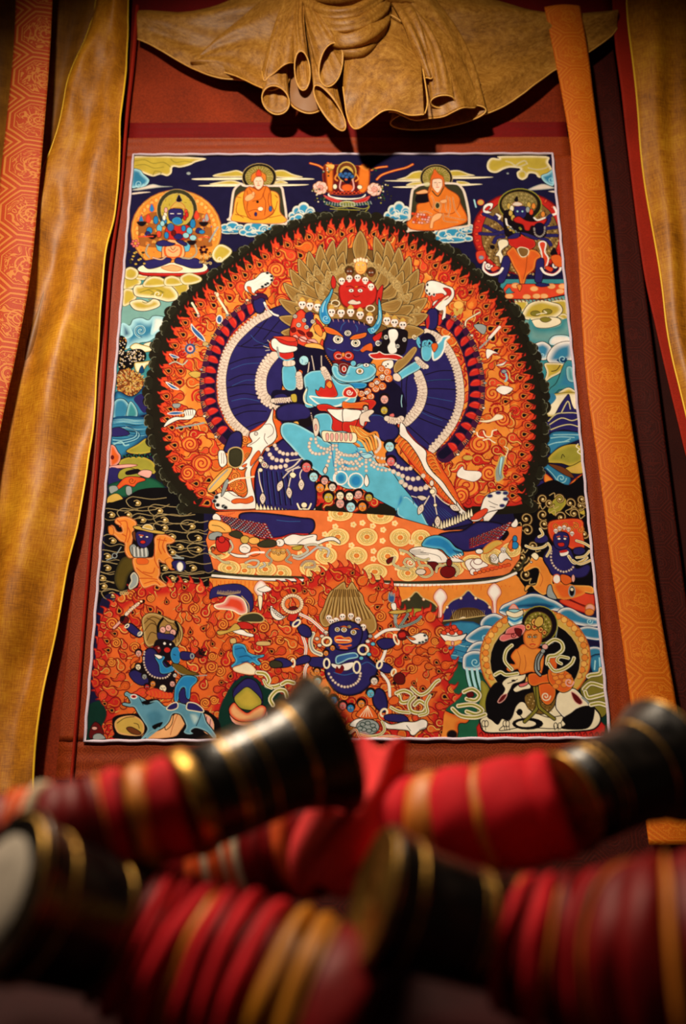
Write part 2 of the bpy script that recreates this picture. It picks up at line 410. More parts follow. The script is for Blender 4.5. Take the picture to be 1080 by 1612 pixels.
def cloud(x, y, w, h, base='cyan', edge='wh', ol='blu', n=7, seed=0, sw=1, deep=None, g=None, flat=.55):
    """heaped cloud: light rims round a coloured heart, with scrolls"""
    R = random.Random(seed); L = [(x-w*.72, y+h*.22, w*.28, h*.34), (x-w*.42, y-h*.18, w*.32, h*.46), (x, y-h*.42, w*.38, h*.52), (x+w*.42, y-h*.12, w*.32, h*.44), (x+w*.76, y+h*.24, w*.26, h*.30), (x+w*.12, y+h*.34, w*.60, h*.34), (x-w*.3, y+h*.40, w*.40, h*.30)]
    for a_, b_, c_, d_ in L: ell(a_, b_, c_*1.06, d_*1.06, edge, 'dk', 1.1)
    for a_, b_, c_, d_ in L: ell(a_, b_, c_, d_, edge, None)
    gg = min(w, h)*.40*view[2]
    for a_, b_, c_, d_ in L: ell(a_, b_+d_*.10, c_*.93, d_*.88, base, None, g=(edge, gg*.5))
    if sw:
        spiral(x-w*.2, y+h*.12, min(w, h)*.40, 1.4, 200, 1, 1.3, edge); spiral(x+w*.42, y+h*.05, min(w, h)*.30, 1.2, -20, -1, 1.2, edge)
        if deep: line([(x-w*.6, y+h*.36), (x-w*.1, y+h*.5), (x+w*.4, y+h*.44)], 1.4, deep, tp=1); line([(x-w*.5, y+h*.02), (x-w*.38, y-h*.25)], 1.0, deep, tp=1)
def scarf(s, w, c1='cr', c2='olv', ol='ln'):
    line(s, w+1.4, ol); line(s, w, c1); line(s, w*.45, c2)
def skull(x, y, r, col='wh'):
    """small skull or crown head"""
    ell(x, y-r*.1, r*.85, r*.8, col, 'fld', .6)
    ell(x, y+r*.6, r*.5, r*.4, col, 'fld', .5, n=10)
    ell(x-r*.33, y-r*.05, r*.22, r*.22, 'ln', None, n=8); ell(x+r*.33, y-r*.05, r*.22, r*.22, 'ln', None, n=8)
    line([(x-r*.3, y+r*.6), (x+r*.3, y+r*.6)], .5, 'redd', sm=0)
def head(x, y, r, skin='flesh', hair='dk', tilt=0):
    """small severed head or attendant's face"""
    ell(x, y-r*.28, r*1.08, r*.98, hair, 'ln', .5, rot=tilt)
    ell(x, y+r*.08, r*.78, r*.86, skin, 'ln', .6, rot=tilt)
    for k in (-1, 1):
        ell(x+k*r*.32, y-r*.05, r*.2, r*.13, 'wh', 'ln', .4, n=8); ell(x+k*r*.32, y-r*.05, r*.07, None, 'dk', None, n=6)
    line([(x, y), (x-r*.08, y+r*.3), (x+r*.1, y+r*.32)], .5, 'ln')
    line([(x-r*.25, y+r*.55), (x, y+r*.5), (x+r*.25, y+r*.55)], .8, 'redd')
def beads(s, r, col='bone', ol='bond', step=None, sm=1):
    p = pts(s)
    if sm: p = smooth(p, False, 6)
    sv = list(view); r = r*view[2]; V(0, 0, 1); step = step or r*1.9
    acc = 0; last = p[0]; ell(last[0], last[1], r, None, col, ol, .5, n=9)
    for q in p[1:]:
        d = math.hypot(*(q-last)); acc = d
        if acc >= step:
            ell(q[0], q[1], r, None, col, ol, .5, n=9); last = q
    V(*sv)
def band(s, w, col='bone', ol='bond', step=4.0, lnw=.7, mid=1):
    """broad bracelet band: pale ribbon cut by cross marks and a wavy middle line"""
    line(s, w+1.6, 'ln'); line(s, w, col)
    p = smooth(pts(s), False, 8); sv = list(view); V(0, 0, 1)
    acc = 0; k = 0
    for i in range(1, len(p)-1):
        d = p[i+1]-p[i-1]; L = math.hypot(*d)+1e-9; acc += math.hypot(*(p[i]-p[i-1]))
        n = np.array([-d[1], d[0]])/L*w/2
        if acc > step:
            acc = 0; k += 1; t = d/L*rnd.uniform(-1.2, 1.2)
            line([p[i]-n, p[i]+t, p[i]+n], lnw, ol, sm=0)
            ell(*(p[i]+n*1.05), w*.13+.5, None, col, ol, .5, n=8)
            if k % 2: line([p[i]-n*.1, p[i]+n*.35+d/L*2.5], lnw, ol, sm=0)
            else: line([p[i]+n*.1, p[i]-n*.35+d/L*2.5], lnw, ol, sm=0)
    V(*sv)
def halo(x, y, rx, ry, c1='gold', c2='dk', rim=.16, tick=1):
    ell(x, y, rx, ry, c2, 'glh', .7, n=26)
    ell(x, y, rx*(1-rim), ry*(1-rim), c1, 'glh', .6, n=24)
    if tick:
        for i in range(40):
            a = i*2.399; q = (i/40)**.5*.78
            line([(x+rx*q*math.cos(a), y+ry*q*math.sin(a)), (x+rx*(q+.06)*math.cos(a+.15), y+ry*(q+.06)*math.sin(a+.15))], .7, 'glh' if i % 3 else 'gld', sm=0)
def smokeline(s, w=1.0, col='glh'):
    line(s, w+.2, col)
# ---------------------------------------------------------------- sky, clouds and landscape
V(0, 0, 1)
fill('100,440 960,440 980,640 90,640', 'teal', None, sm=0, g=None)
fill('100,455 330,455 330,520 100,530', (120,170,165), None, g=('teal', 14))
fill('780,470 960,470 960,530 780,530', (120,170,165), None, g=('teal', 14))
fill('100,230 960,230 960,440 830,440 540,380 250,440 100,440', 'sky', None, sm=0)
# top left clouds and streaks
V(180, 230, .1852)
fill('150,90 760,100 690,140 640,165 560,185 500,180 490,230 450,258 395,245 330,262 260,240 200,215 150,220', 'cy', 'dk', 1, g=('cr', 6))
for s in ('170,130 260,120 330,150 420,140 480,180', '180,170 260,160 340,190 420,180', '330,250 350,215 400,225 390,245', '480,110 520,140 600,130 660,140'):
    line(s, 1.3, 'cyd')
fill('150,205 220,205 250,240 300,290 270,340 200,355 140,350', 'wat', 'dk', 1, g=('cyal', 8))
spiral(212, 325, 38, 1.4, 0, 1, 1.2, 'cyal')
fill('150,375 260,345 330,325 400,340 500,345 400,352 300,365 200,380', 'bone', None, g=('gry', 3))
fill('140,405 230,392 310,393 230,405 150,415', 'bone', None)
ell(632, 233, 20, 14, 'gry', 'sky', 1)
# yellow streak clouds beside the two seated teachers
V(350, 230, .1852)
fill('-60,240 60,215 130,205 200,240 200,262 -60,262', 'cy', 'dk', .8, g=('cr', 4)); fill('-220,275 200,268 200,285 -200,288', 'cr', None)
fill('-60,310 80,290 180,320 180,330 -100,328', 'cy', 'dk', .8, g=('cr', 4)); fill('-170,333 180,325 180,342 -150,342', 'cr', None)
fill('440,215 520,205 600,240 690,268 560,275 440,262', 'cy', 'dk', .8, g=('cr', 4)); fill('430,276 700,276 770,288 430,292', 'cr', None)
fill('440,310 500,290 560,320 440,325', 'cy', 'dk', .8, g=('cr', 4)); fill('440,328 730,330 640,340 440,342', 'cr', None)
V(520, 230, .1852)
fill('560,290 640,265 700,225 780,215 800,260 780,290 620,292', 'cy', 'dk', .8, g=('cr', 4)); fill('470,300 800,292 800,306 560,306', 'cr', None)
fill('640,340 700,310 800,305 800,330 700,345', 'cy', 'dk', .8, g=('cr', 4)); fill('540,352 800,345 760,358 600,360', 'cr', None)
V(700, 230, .1852)
fill('40,215 120,208 200,235 260,252 160,262 40,262', 'cy', 'dk', .8, g=('cr', 4)); fill('50,268 330,262 410,266 250,278 60,280', 'cr', None)
fill('100,300 170,302 220,325 120,330', 'cy', 'dk', .8, g=('cr', 3)); fill('110,330 240,322 320,326 200,338 130,340', 'cr', None)
# top right cloud
fill('365,130 400,100 460,105 470,85 860,85 880,140 915,200 900,260 800,270 770,240 720,235 700,270 660,290 620,270 610,225 640,195 560,185 500,200 440,230 380,220 355,180', 'cy', 'dk', 1, g=('cr', 7))
for s in ('520,130 560,140 600,165 630,145 680,125 700,150', '590,165 630,175 700,150', '710,185 780,200 850,190 880,170', '640,210 680,220 690,250'):
    line(s, 2.0, 'cr'); line(s, .8, 'cyd')
fill('820,250 870,230 930,200 930,330 880,330 830,290', 'wat', 'dk', 1, g=('cyal', 8)); spiral(905, 285, 30, 1.2, 0, 1, 1.1, 'cyal')
fill('700,372 820,322 900,340 930,360 760,375', 'bone', None, g=('gry', 3)); fill('880,385 930,380 930,395', 'bone', None)
ell(535, 233, 10, 7, 'gry', None)
# teal clouds under the seated teachers
for (x, y, w, h, sd) in ((395, 338, 14, 13, 1), (366, 360, 26, 12, 2), (404, 362, 28, 16, 3), (478, 336, 24, 18, 4), (470, 348, 20, 12, 9), (440, 358, 20, 9, 5), (628, 336, 24, 19, 6), (650, 354, 22, 12, 7), (690, 375, 20, 14, 8), (712, 372, 32, 16, 9), (735, 360, 14, 12, 3)):
    V(0, 0, 1); cloud(x, y, w, h, (52,146,188), (226,228,214), 'blu', seed=sd, deep='wad')
# yellow clouds, left, below the seated blue deity
V(160, 420, .1852)
for s in ('190,40 260,40 330,110 330,150 250,190 190,190', '190,200 270,200 300,260 240,320 180,330', '540,100 640,80 740,140 740,210 660,260 600,180', '660,90 730,50 800,60 850,100 760,140', '290,70 380,75 400,110 300,110'):
    fill(s, 'cy', 'cyd', 1, g=('cr', 6))
fill('270,200 290,160 350,150 380,100 440,75 510,90 545,150 600,170 650,230 640,280 570,300 500,285 440,270 360,265 290,250', 'cy', 'dk', 1.1, g=('cr', 9))
for s in ('330,220 400,200 450,230 420,240', '430,230 470,245 520,240 510,215 470,205', '360,210 420,190 480,195 530,220'): line(s, 1.5, 'cyd')
spiral(480, 235, 40, 1.2, 0, 1, 1.4, 'cr')
fill('240,310 280,285 340,280 400,300 440,275 490,290 500,330 450,360 360,380 280,365', 'cy', 'dk', 1.1, g=('cr', 9))
line('350,300 380,310 420,290 400,280', 1.6, 'cyd')
# blue wave cloud left
fill('170,485 240,500 270,450 340,435 400,455 440,420 520,425 560,460 520,560 450,610 400,640 330,650 250,690 200,700 180,600', 'wat', 'dk', 1, g=('cyal', 16))
fill('170,485 230,500 270,570 230,610 170,600', 'wad', None, g=('cyal', 12))
spiral(335, 545, 55, 1.5, 100, 1, 3.2, 'cyal'); spiral(335, 545, 55, 1.5, 80, 1, 1.2, 'wad')
fill('450,430 540,440 560,480 480,560 420,580 430,500', 'wh', None, g=('cyal', 10))
fill('360,660 430,640 480,660 440,700 380,690', 'cr', 'dk', .8)
fill('245,680 290,650 350,665 430,690 420,720 330,730 260,705', 'cr', 'dk', .8, g=('cy', 3))
# dark tree crowns
fill('150,610 200,600 220,650 200,720 240,710 330,700 380,740 370,800 290,820 260,870 150,880', 'blk', None)
fill('140,900 200,870 260,880 330,930 370,980 340,1040 290,1090 220,1100 140,1050', 'brn', 'dk', 1)
for i in range(200):
    x, y = rnd.uniform(150, 370), rnd.uniform(600, 860)
    if (x < 215 or y > 710) and (y < 810 or x < 260): ell(x, y, 5.5, 5.5, rnd.choice(['och', 'bone', 'brn', 'org']) if y < 690 else rnd.choice(['bone', 'glh']), None, n=6)
for i in range(330):
    a, q = rnd.uniform(0, 6.28), rnd.random()**.5
    x, y = 245+q*120*math.cos(a), 985+q*112*math.sin(a)
    if x > 140: line([(x, y), (x+10*math.cos(a), y+10*math.sin(a))], 1.3, rnd.choice(['och', 'fld', 'glh']), sm=0)
for s in ('280,820 350,810 420,800 430,830 390,840 360,880 300,900',): fill(s, 'cr', 'dk', .8, g=('cy', 4))
fill('345,840 365,890 340,910 320,890', 'wad', 'dk', .7)
# blue mountains and lake, left
fill('110,1100 150,1060 230,1100 290,1090 350,1030 390,960 420,1200 380,1260 100,1300', 'wat', 'dk', 1, g=('wad', 8))
V(150, 620, .2037)
fill('300,40 360,0 420,40 430,100 380,150 330,90', 'navy', None)
fill('150,60 220,40 270,100 260,160 220,200 140,190', 'wat', 'dk', 1, g=('wal', 6)); fill('270,60 320,110 330,170 290,195 240,190', 'teal', 'dk', .8, g=('wal', 5))
fill('110,195 420,190 430,300 360,370 280,440 200,500 110,430', 'wat', None, g=('wad', 10))
for i in range(12):
    y = 205+i*12; line([(130, y), (220, y-8+rnd.uniform(-6, 6)), (320, y+rnd.uniform(-6, 6)), (400, y-4)], 1.1, rnd.choice(['wad', 'wal', 'dk']), tp=1)
fill('130,270 200,262 270,310 200,330 120,325', 'navy', 'dk', 1)
for k in range(5):
    line([(240, 262-k*3), (310+k*8, 285+k*4), (300+k*8, 330+k*6), (220, 350+k*10), (140, 345+k*12)], 1.2, 'wal' if k % 2 else 'wad')
line('130,400 200,370 230,400 260,395', 2.2, 'wal')
# meadows with figures, left
fill('240,445 330,390 400,345 440,400 440,450 330,470', 'olv', 'dk', 1, g=('cy', 5)); fill('190,520 260,490 380,490 460,540 460,620 330,590 200,560', 'olv', 'dk', 1, g=('cy', 5))
for i in range(34): ell(220+i*7, 480+8*math.sin(i), 9, 9, 'dk' if i % 3 else 'grn', None, n=7)
fill('115,410 150,400 180,450 200,480 190,530 150,560 115,560', 'org', 'dk', 1, g=('pink', 5)); ell(135, 492, 14, 18, 'maro', None)
fill('110,560 250,545 330,552 260,570 115,578', 'pink', 'redd', .8)
fill('110,575 200,590 190,680 110,700', 'navy', None)
fill('110,760 110,700 250,660 400,640 500,680 540,740 400,780 240,800 110,800', 'grn', None, g=('grd', 5))
fill('190,600 260,570 330,590 400,600 330,650 190,660', 'olv', 'dk', .8); fill('240,600 330,580 350,610 250,630', 'dk', None)
fill('150,750 180,700 230,650 290,640 370,650 390,670 330,690 300,720 240,705 190,735', 'org', 'dk', .9, g=('redl', 4)); spiral(285, 672, 28, 1.3, 0, 1, 1, 'redd')
fill('330,620 370,590 440,600 420,650 370,640', 'pink', 'dk', .8); fill('110,720 160,710 180,740 150,760 120,770', 'gry', 'dk', .7); fill('240,720 280,720 285,780 245,780', 'gry', 'dk', .7)
fill('100,800 170,770 220,820 160,850 100,860', 'och', 'dk', .8)
# right side: clouds, waterfall rocks, meadow
V(720, 420, .1944)
for s in ('450,280 560,280 560,340 500,370 480,320', '740,290 870,270 890,350 880,400 800,400 830,340', '800,400 860,380 900,410 900,450 850,430'):
    fill(s, 'cy', 'cyd', 1, g=('cr', 5))
fill('525,380 560,320 600,290 680,270 770,290 830,310 850,360 800,410 700,430 600,435 530,420', 'cy', 'dk', 1.1, g=('cr', 9))
ell(630, 380, 40, 22, 'cyd', 'gld', .9); ell(725, 365, 40, 22, 'cyd', 'gld', .9); line('640,390 680,380 720,375 700,360', 1.6, 'cr')
fill('600,440 660,425 700,440 740,410 820,420 835,460 770,490 700,500 630,490', 'cr', 'dk', 1, g=None); fill('670,420 720,410 760,430 720,452 680,445', 'cyd', 'gld', .8)
fill('580,430 600,440 640,495 720,505 830,480 850,430 920,440 920,640 730,640 560,600', (110,160,160), None, g=('teal', 14))
fill('740,600 780,560 860,555 910,575 910,640 760,640', 'wh', 'dk', 1, g=('cyal', 5))
fill('610,650 640,620 700,610 760,660 740,740 680,760 640,720', 'wat', 'dk', 1, g=('wh', 10)); fill('720,740 770,650 850,610 930,620 940,740 860,790 760,790', 'wat', 'dk', 1, g=('wh', 13))
fill('800,760 850,740 890,750 850,785', 'wad', None); spiral(850, 750, 40, 1.3, 0, 1, 1.3, 'cyal'); spiral(690, 720, 26, 1.2, 0, 1, 1.2, 'cyal')
fill('700,790 760,780 860,790 860,830 820,870 760,900 700,940 720,860', 'cy', 'dk', .9, g=('cr', 5)); line('760,850 800,840 830,800', 1.4, 'dk')
fill('860,790 900,760 950,800 960,1000 820,1000 730,1131 700,1131 740,1000 800,940', 'wat', 'dk', 1, g=('teal', 12)); fill('880,820 930,820 950,930 890,920', 'teal', 'dk', .6, g=('wal', 8))
for s in ('770,1060 830,1010 900,980 960,1020 960,1080 900,1050 850,1040', '740,1110 800,1070 860,1100 830,1140 740,1140'): fill(s, 'cy', 'dk', .9, g=('cr', 6))
V(720, 620, .2037)
fill('680,80 730,20 760,0 940,0 940,120 900,150 700,180', 'cr', 'dk', .8, g=('cy', 6)); fill('700,20 740,0 760,40 710,90', 'wat', None)
fill('740,180 790,90 840,20 860,10 880,80 900,120 940,140 950,290 820,280 700,300 690,220', 'navy', 'dk', 1)
for s in ('700,215 760,160 830,150 900,150 940,160', '710,240 800,190 880,210 940,190', '720,280 800,250 870,240 940,260', '800,150 850,60 870,120'): line(s, 2.0, 'olv'); line(s, .8, 'cr')
fill('700,330 760,290 940,300 950,350 860,390 780,420 720,470 690,400', 'wat', 'dk', 1, g=('wad', 4))
for s in ('720,345 800,335 900,340', '700,400 760,380 860,370', '740,320 860,318 940,320', '760,380 820,372 870,350'): line(s, 1.6, 'wal')
fill('690,530 720,470 800,410 900,390 960,420 970,520 880,560 800,540', 'olv', 'dk', 1, g=('cy', 8)); fill('830,580 900,550 970,520 975,610 880,615', 'och', 'dk', 1, g=('cy', 5))
fill('660,570 700,540 770,590 820,620 870,640 870,700 820,740 770,720 740,660 690,600', 'wat', 'dk', 1, g=('wad', 4)); spiral(800, 655, 40, 1.5, 0, 1, 1.4, 'wal'); line('690,580 740,630 780,690', 1.2, 'wal')
fill('700,545 790,560 860,600 900,650 850,640 780,600', 'brn', 'dk', .8)
fill('670,620 710,640 760,690 830,740 880,680 970,620 985,700 880,750 780,780 700,760 670,700', 'orl', 'redd', 1, g=('org', 4)); spiral(930, 665, 26, 1.2, 0, 1, 1, 'redd')
fill('600,720 660,670 700,760 780,780 700,810 630,800', 'navy', 'dk', 1)
line('930,390 915,410 940,430 925,450 950,470', 1.6, 'cr'); line('800,500 810,470 825,490', 1.2, 'dk')
# ---------------------------------------------------------------- the two black scroll clouds, left and right
V(130, 780, .2037)
fill('180,90 240,50 330,20 430,-40 560,-60 700,-50 820,0 900,60 940,120 940,560 1040,600 1100,720 1000,760 700,760 200,760 130,900 130,700 170,400', 'blk', None)
rows = [(430,60,220), (600,120,230), (640,190,230), (360,150,210), (470,190,180), (230,150,200), (700,320,200), (640,250,180), (760,400,170), (850,240,120), (700,440,190), (640,560,220), (700,640,240), (800,670,200), (240,350,120), (200,470,150), (200,560,160), (170,700,140), (240,770,120), (160,640,110), (860,560,150), (900,420,120), (900,330,120)]
for i, (x, y, w) in enumerate(rows):
    f = 1 if i % 2 else -1
    line([(x-70, y+20), (x-90, y-20), (x-50, y-48), (x, y-45), (x+w*.5, y-30), (x+w, y-42)], 1.0, (170,150,104))
    line([(x-70, y+20), (x-20, y+42), (x+w*.4, y+26), (x+w*.8, y+38), (x+w*1.1, y+10)], 1.0, (150,130,88))
    line([(x-30, y-15), (x-5, y-22), (x+22, y-2), (x+10, y+18), (x-18, y+16)], 1.0, 'glh'); ell(x, y, 16, 13, 'och', 'gld', .6); ell(x-3, y-3, 8, 6, 'cr', None)
V(740, 780, .2037)
fill('330,120 420,20 500,-60 640,-120 760,-80 900,-160 900,180 930,260 940,400 930,700 700,700 420,760 250,800 160,900 80,960 60,980 200,740 320,640 320,440 380,300', 'blk', None)
fill('600,120 640,40 700,0 740,60 660,150 630,140', 'olv', None, g=('cy', 3)); fill('820,120 870,100 880,150', 'cy', None)
for (x, y, r, a) in ((490,70,48,0), (560,30,40,120), (560,150,46,60), (700,170,45,200), (610,60,36,20), (770,60,46,90), (850,80,40,150), (800,140,40,10), (430,180,52,90), (440,270,50,200), (570,220,42,20), (400,480,52,0), (430,610,50,40), (370,540,44,190), (350,660,44,140), (230,800,52,0), (300,740,42,60), (170,860,44,180), (260,870,34,20), (880,300,36,0), (890,60,36,40), (480,390,34,30), (380,420,30,0), (860,30,40,0), (690,30,40,200)):
    spiral(x, y, r, 1.25, a, 1 if int(a) % 20 == 0 else -1, 3.6, 'gld', r0=.2); spiral(x, y, r, 1.25, a, 1 if int(a) % 20 == 0 else -1, 1.1, 'glh', r0=.2)
    b = math.radians(a); ell(x, y, 12, 11, 'och', 'gld', .5); ell(x, y, 6, 6, 'cr', None)
    line([(x+r*math.cos(b), y+r*math.sin(b)), (x+r*1.6*math.cos(b+.5), y+r*1.6*math.sin(b+.5)), (x+r*2.1*math.cos(b), y+r*2.1*math.sin(b))], 1.1, 'glh')
# ---------------------------------------------------------------- fire aureole with its rim of smoke
V(0, 0, 1)
rim = pts('545,337 505,341 468,352 430,367 390,390 352,418 315,446 284,476 261,510 246,552 237,596 236,640 240,688 250,732 268,764 296,792 330,812 800,812 826,788 846,752 856,700 857,650 853,600 838,556 820,510 797,470 770,444 735,414 697,387 652,362 602,345')
rims = smooth(rim, True, 6)
cen = np.array([548.0, 620.0])
k0 = 0; acc = 0
per = []
for i in range(len(rims)):
    d = math.hypot(*(rims[i]-rims[i-1])); acc += d
    if acc > 10.5 and not (rims[i][1] > 805): per.append(rims[i]); acc = 0
for j, p in enumerate(per):
    o = (p-cen)/math.hypot(*(p-cen)); q = p-o*(3+3.5*math.sin(j*1.37)+rnd.uniform(-1.5, 1.5))
    ell(q[0], q[1], rnd.uniform(9.5, 12.5), rnd.uniform(8.5, 11), 'smo', 'blk', .9, g=('smm', 1.6))
for j, p in enumerate(per):
    o = (p-cen)/math.hypot(*(p-cen)); n = np.array([-o[1], o[0]])
    if j % 2 == 0:
        q = p+o*rnd.uniform(-3, 3.5); n = n*rnd.uniform(.95, 1.25)
        lump = [q+n*a_+o*b_ for a_, b_ in ((-11,-5), (-10,0), (-6,2), (-5,6), (0,7), (4,5), (6,6), (10,2), (11,-3), (5,-8), (-5,-9))]
        fill(lump, (34,32,22), 'blk', .8)
        line([q+n*a_+o*b_ for a_, b_ in ((-10,-1), (-8,2), (-5.5,2), (-5,6), (-1,7.4), (3,5.6), (6,6.2), (9.5,2.5), (10,-1))], 1.0, 'sme', al=.85)
        line([q+n*a_+o*b_ for a_, b_ in ((-5,1), (-3,4), (1,4.6), (4,2.6))], .9, 'smm')
inner = rims+(cen-rims)/np.hypot(*(cen-rims).T)[:, None]*4
fill(inner, 'smo', None, sm=0)
# flame body
body = rims+(cen-rims)/np.hypot(*(cen-rims).T)[:, None]*24
fill(body, 'orl', None, sm=0, g=('red', 30))
aur = mask_of(body, 0)
per2 = []; acc = 0
for i in range(len(rims)):
    acc += math.hypot(*(rims[i]-rims[i-1]))
    if acc > 15.5 and rims[i][1] < 800: per2.append(rims[i]); acc = 0
def lobe(p, k=1.0, col='red', eyeon=True):
    o = (cen-p)/math.hypot(*(cen-p)); sg = 1 if p[0] > cen[0] else -1
    up = np.array([sg*.15, -1.0]); dr = -o*.75+up*.8; dr /= math.hypot(*dr); m_ = np.array([-dr[1], dr[0]])*(1 if sg > 0 else -1)
    b_ = p+o*28
    T = [(-8.5,-4), (-9.5,4), (-7.5,9), (-8.8,14), (-5.6,12.5), (-4.2,17), (-5.4,23), (-.8,18.5), (.9,13.5), (3.4,15.5), (3.6,20.5), (6.6,15.5), (6.2,10.5), (9.5,6), (9,-4), (0,-9)]
    fill([b_+m_*x_*k+dr*y_*k for x_, y_ in T], col, 'redd', .8, g=('red', 2.2))
    fill([b_+m_*x_*k*.60+dr*(y_*k*.62-2.5) for x_, y_ in T], 'orl', None, .7, g=(col, 2.6))
    return b_, dr
eyes = []
for j, p in enumerate(per2):
    o_ = (cen-p)/math.hypot(*(cen-p)); ell(*(p+o_*34), 9, 8, 'orl', None); b_, dr = lobe(p, .92, (222,72,38)); eyes.append((b_, dr))
ring2 = rims+(cen-rims)/np.hypot(*(cen-rims).T)[:, None]*46
fill(ring2, 'orl', None, sm=0, g=('yel', 15))
for j, (b_, dr) in enumerate(eyes):
    o = (cen-b_)/math.hypot(*(cen-b_)); lobe(b_-o*(9 if j % 2 else 13), .9, 'org')
for j, (b_, dr) in enumerate(eyes):
    o = (cen-b_)/math.hypot(*(cen-b_)); q = b_+o*(-1 if j % 2 else 5); ell(q[0], q[1], 8, 7, 'orl', None, g=('redl', 2)); eye(q[0], q[1], 5.6 if j % 2 else 6.2, math.degrees(math.atan2(dr[1], dr[0]))+(25 if q[0] > 548 else -25))
pl0 = [(b_+o_*3) for b_, o_ in eyes]
# black smoke reaching in between the flame tips
for j, p in enumerate(per2):
    o = (cen-p)/math.hypot(*(cen-p)); n = np.array([-o[1], o[0]]); q = p+o*17+n*7.7; L_ = rnd.uniform(6, 13)
    fill([q-n*5-o*6, q-n*3+o*L_*.4, q+n*rnd.uniform(-2, 2)+o*L_, q+n*3+o*L_*.4, q+n*5-o*6], 'smo', None)
# swirls in rows, eyes near the rim
def in_body(x, y): return ((x-548)/262)**2+((y-622)/232)**2 < 1
pl = [(b_[0]-2*(b_[0]-cen[0])/200, b_[1], 7.5) for b_, dr in eyes]
n0 = len(pl)
for it in range(9000):
    x, y = rnd.uniform(240, 860), rnd.uniform(345, 815)
    q = to_canvas(np.array([x, y])); i, j = int(q[1]), int(q[0])
    if not (0 <= i < CH and 0 <= j < CW) or aur[i, j] < .9: continue
    if ((x-540)/150)**2+((y-600)/150)**2 < 1 and y > 480: continue
    m = min(math.hypot(x-a, y-b)/(r+6.8) for a, b, r in pl)
    if m < 1: continue
    pl.append((x, y, rnd.uniform(5.2, 9.5)))
for j, (x, y, r) in enumerate(pl[n0:]):
    d = min(math.hypot(x-p[0], y-p[1]) for p in per); up = math.degrees(math.atan2(y-cen[1]-120, x-cen[0]))
    if d > 38:
        for k in range(2):
            a = rnd.uniform(0, 6.28); line([(x-r*1.5*math.cos(a), y-r*1.5*math.sin(a)), (x-r*.6*math.cos(a+1.2), y-r*.6*math.sin(a+1.2)), (x+r*.8*math.cos(a+.6), y+r*.8*math.sin(a+.6)), (x+r*1.9*math.cos(a), y+r*1.9*math.sin(a))], 1.8, 'red' if k else 'redl', tp=1)
for j, (x, y, r) in enumerate(pl[n0:]):
    d = min(math.hypot(x-p[0], y-p[1]) for p in per); up = math.degrees(math.atan2(y-cen[1]-120, x-cen[0]))
    if d < 62 and j % 5 < 2: eye(x, y, r*.8+.6, up+rnd.uniform(-30, 30))
    elif j % 4 == 0: spiral(x, y, r*1.35, 1.6, rnd.uniform(0, 360), 1, 3.4, 'red'); spiral(x, y, r*1.35, 1.6, rnd.uniform(0, 360), 1, 1.0, 'redd'); 
    else: curl(x, y, r, up+rnd.choice([0, 180, 60, -60]), rnd.choice([1, -1]), rnd.choice(['redl', 'redl', 'org', 'red']), 'redd', rnd.choice(['yel', 'orl']))
# larger bundles of parallel swirls beside the legs
for (x, y, r, a, f) in ((318,730,15,0,1), (296,745,12,90,-1), (372,770,13,30,1), (380,752,10,180,-1), (300,700,13,200,1), (435,425,13,0,1), (452,455,16,120,-1), (445,477,13,60,1), (735,765,19,30,1), (725,780,14,-60,-1), (770,745,14,150,1), (700,690,12,60,1), (755,700,16,0,-1), (640,425,12,0,1), (612,440,10,60,-1), (760,560,13,200,1), (775,620,14,0,-1), (790,660,12,40,1), (290,655,12,0,-1), (385,800,12,0,1), (555,795,12,0,-1)):
    ell(x, y, r*1.12, r*.95, 'red', 'redd', .9, rot=a)
    ell(x, y, r*.98, r*.82, 'orl', 'redd', .6, rot=a); spiral(x, y, r*.98, 2.1, a, f, 2.6, 'redl'); spiral(x, y, r*.95, 2.1, a+20, f, .9, 'redd')
# small offerings floating in the fire
V(160, 420, .1852)
for s, w in (('970,225 1000,280 1050,360 1080,420', 3.6), ('770,310 800,360 830,420', 3.4)): line(s, w+1, 'ln'); line(s, w, 'cr'); 
ell(985, 240, 16, 22, 'cr', 'fld', 1); ell(825, 420, 14, 14, 'pink', 'ln', .8)
fill('765,490 790,520 860,590 880,640 820,600 770,540', 'blu', 'wh', 1.1); ell(1003, 450, 24, 34, 'blu', 'wh', 1.5); line('1003,480 1010,520', 2, 'wh')
fill('1010,550 1040,530 1060,555 1030,580', 'blu', 'wh', 1)
for i in range(12):
    a = i*math.pi/6; line([(755, 700), (755+72*math.cos(a), 700+68*math.sin(a))], 3.0, 'gry', tp=2, sm=0)
ell(755, 700, 42, None, 'blu', 'wad', 1); ell(755, 700, 30, None, 'pink', 'ln', .7); ell(755, 700, 15, None, 'red', None)
fill('580,745 620,755 660,775 610,775', 'blu', 'wh', .8); scarf('580,830 630,810 690,835 730,800', 1.8, 'cr', 'gry')
fill('550,985 590,1000 660,1045 600,1035', 'blu', 'wh', 1.1); fill('740,910 800,890 860,915 800,950', 'och', 'dk', .7)
fill('870,640 910,650 900,680 860,670', 'glh', 'dk', .7)
V(150, 620, .2037)
fill('690,130 770,125 775,160 740,200 650,205 590,230 530,262 560,210 620,180 690,180', 'wh', 'dk', 1.2)
for k in range(4): line([(700+k*18, 130), (710+k*16, 170)], .9, 'ln')
fill('560,155 620,140 690,150 620,165', 'blu', 'wh', .8); line('630,268 760,245 850,225', 3, 'gry'); line('850,225 920,200 980,200', 3.2, 'och')
fill('600,80 660,80 650,110 610,110', 'gry', 'dk', .8)
V(720, 420, .1944)
fill('130,475 190,465 235,490 215,550 170,525', 'gry', 'dk', 1); line('340,490 260,580', 4.5, 'wh'); line('260,585 180,660', 2.6, 'gry'); line('180,370 130,400 70,440 60,500 20,580', 3.6, 'ln'); line('180,370 130,400 70,440 60,500 20,580', 2.0, 'cr')
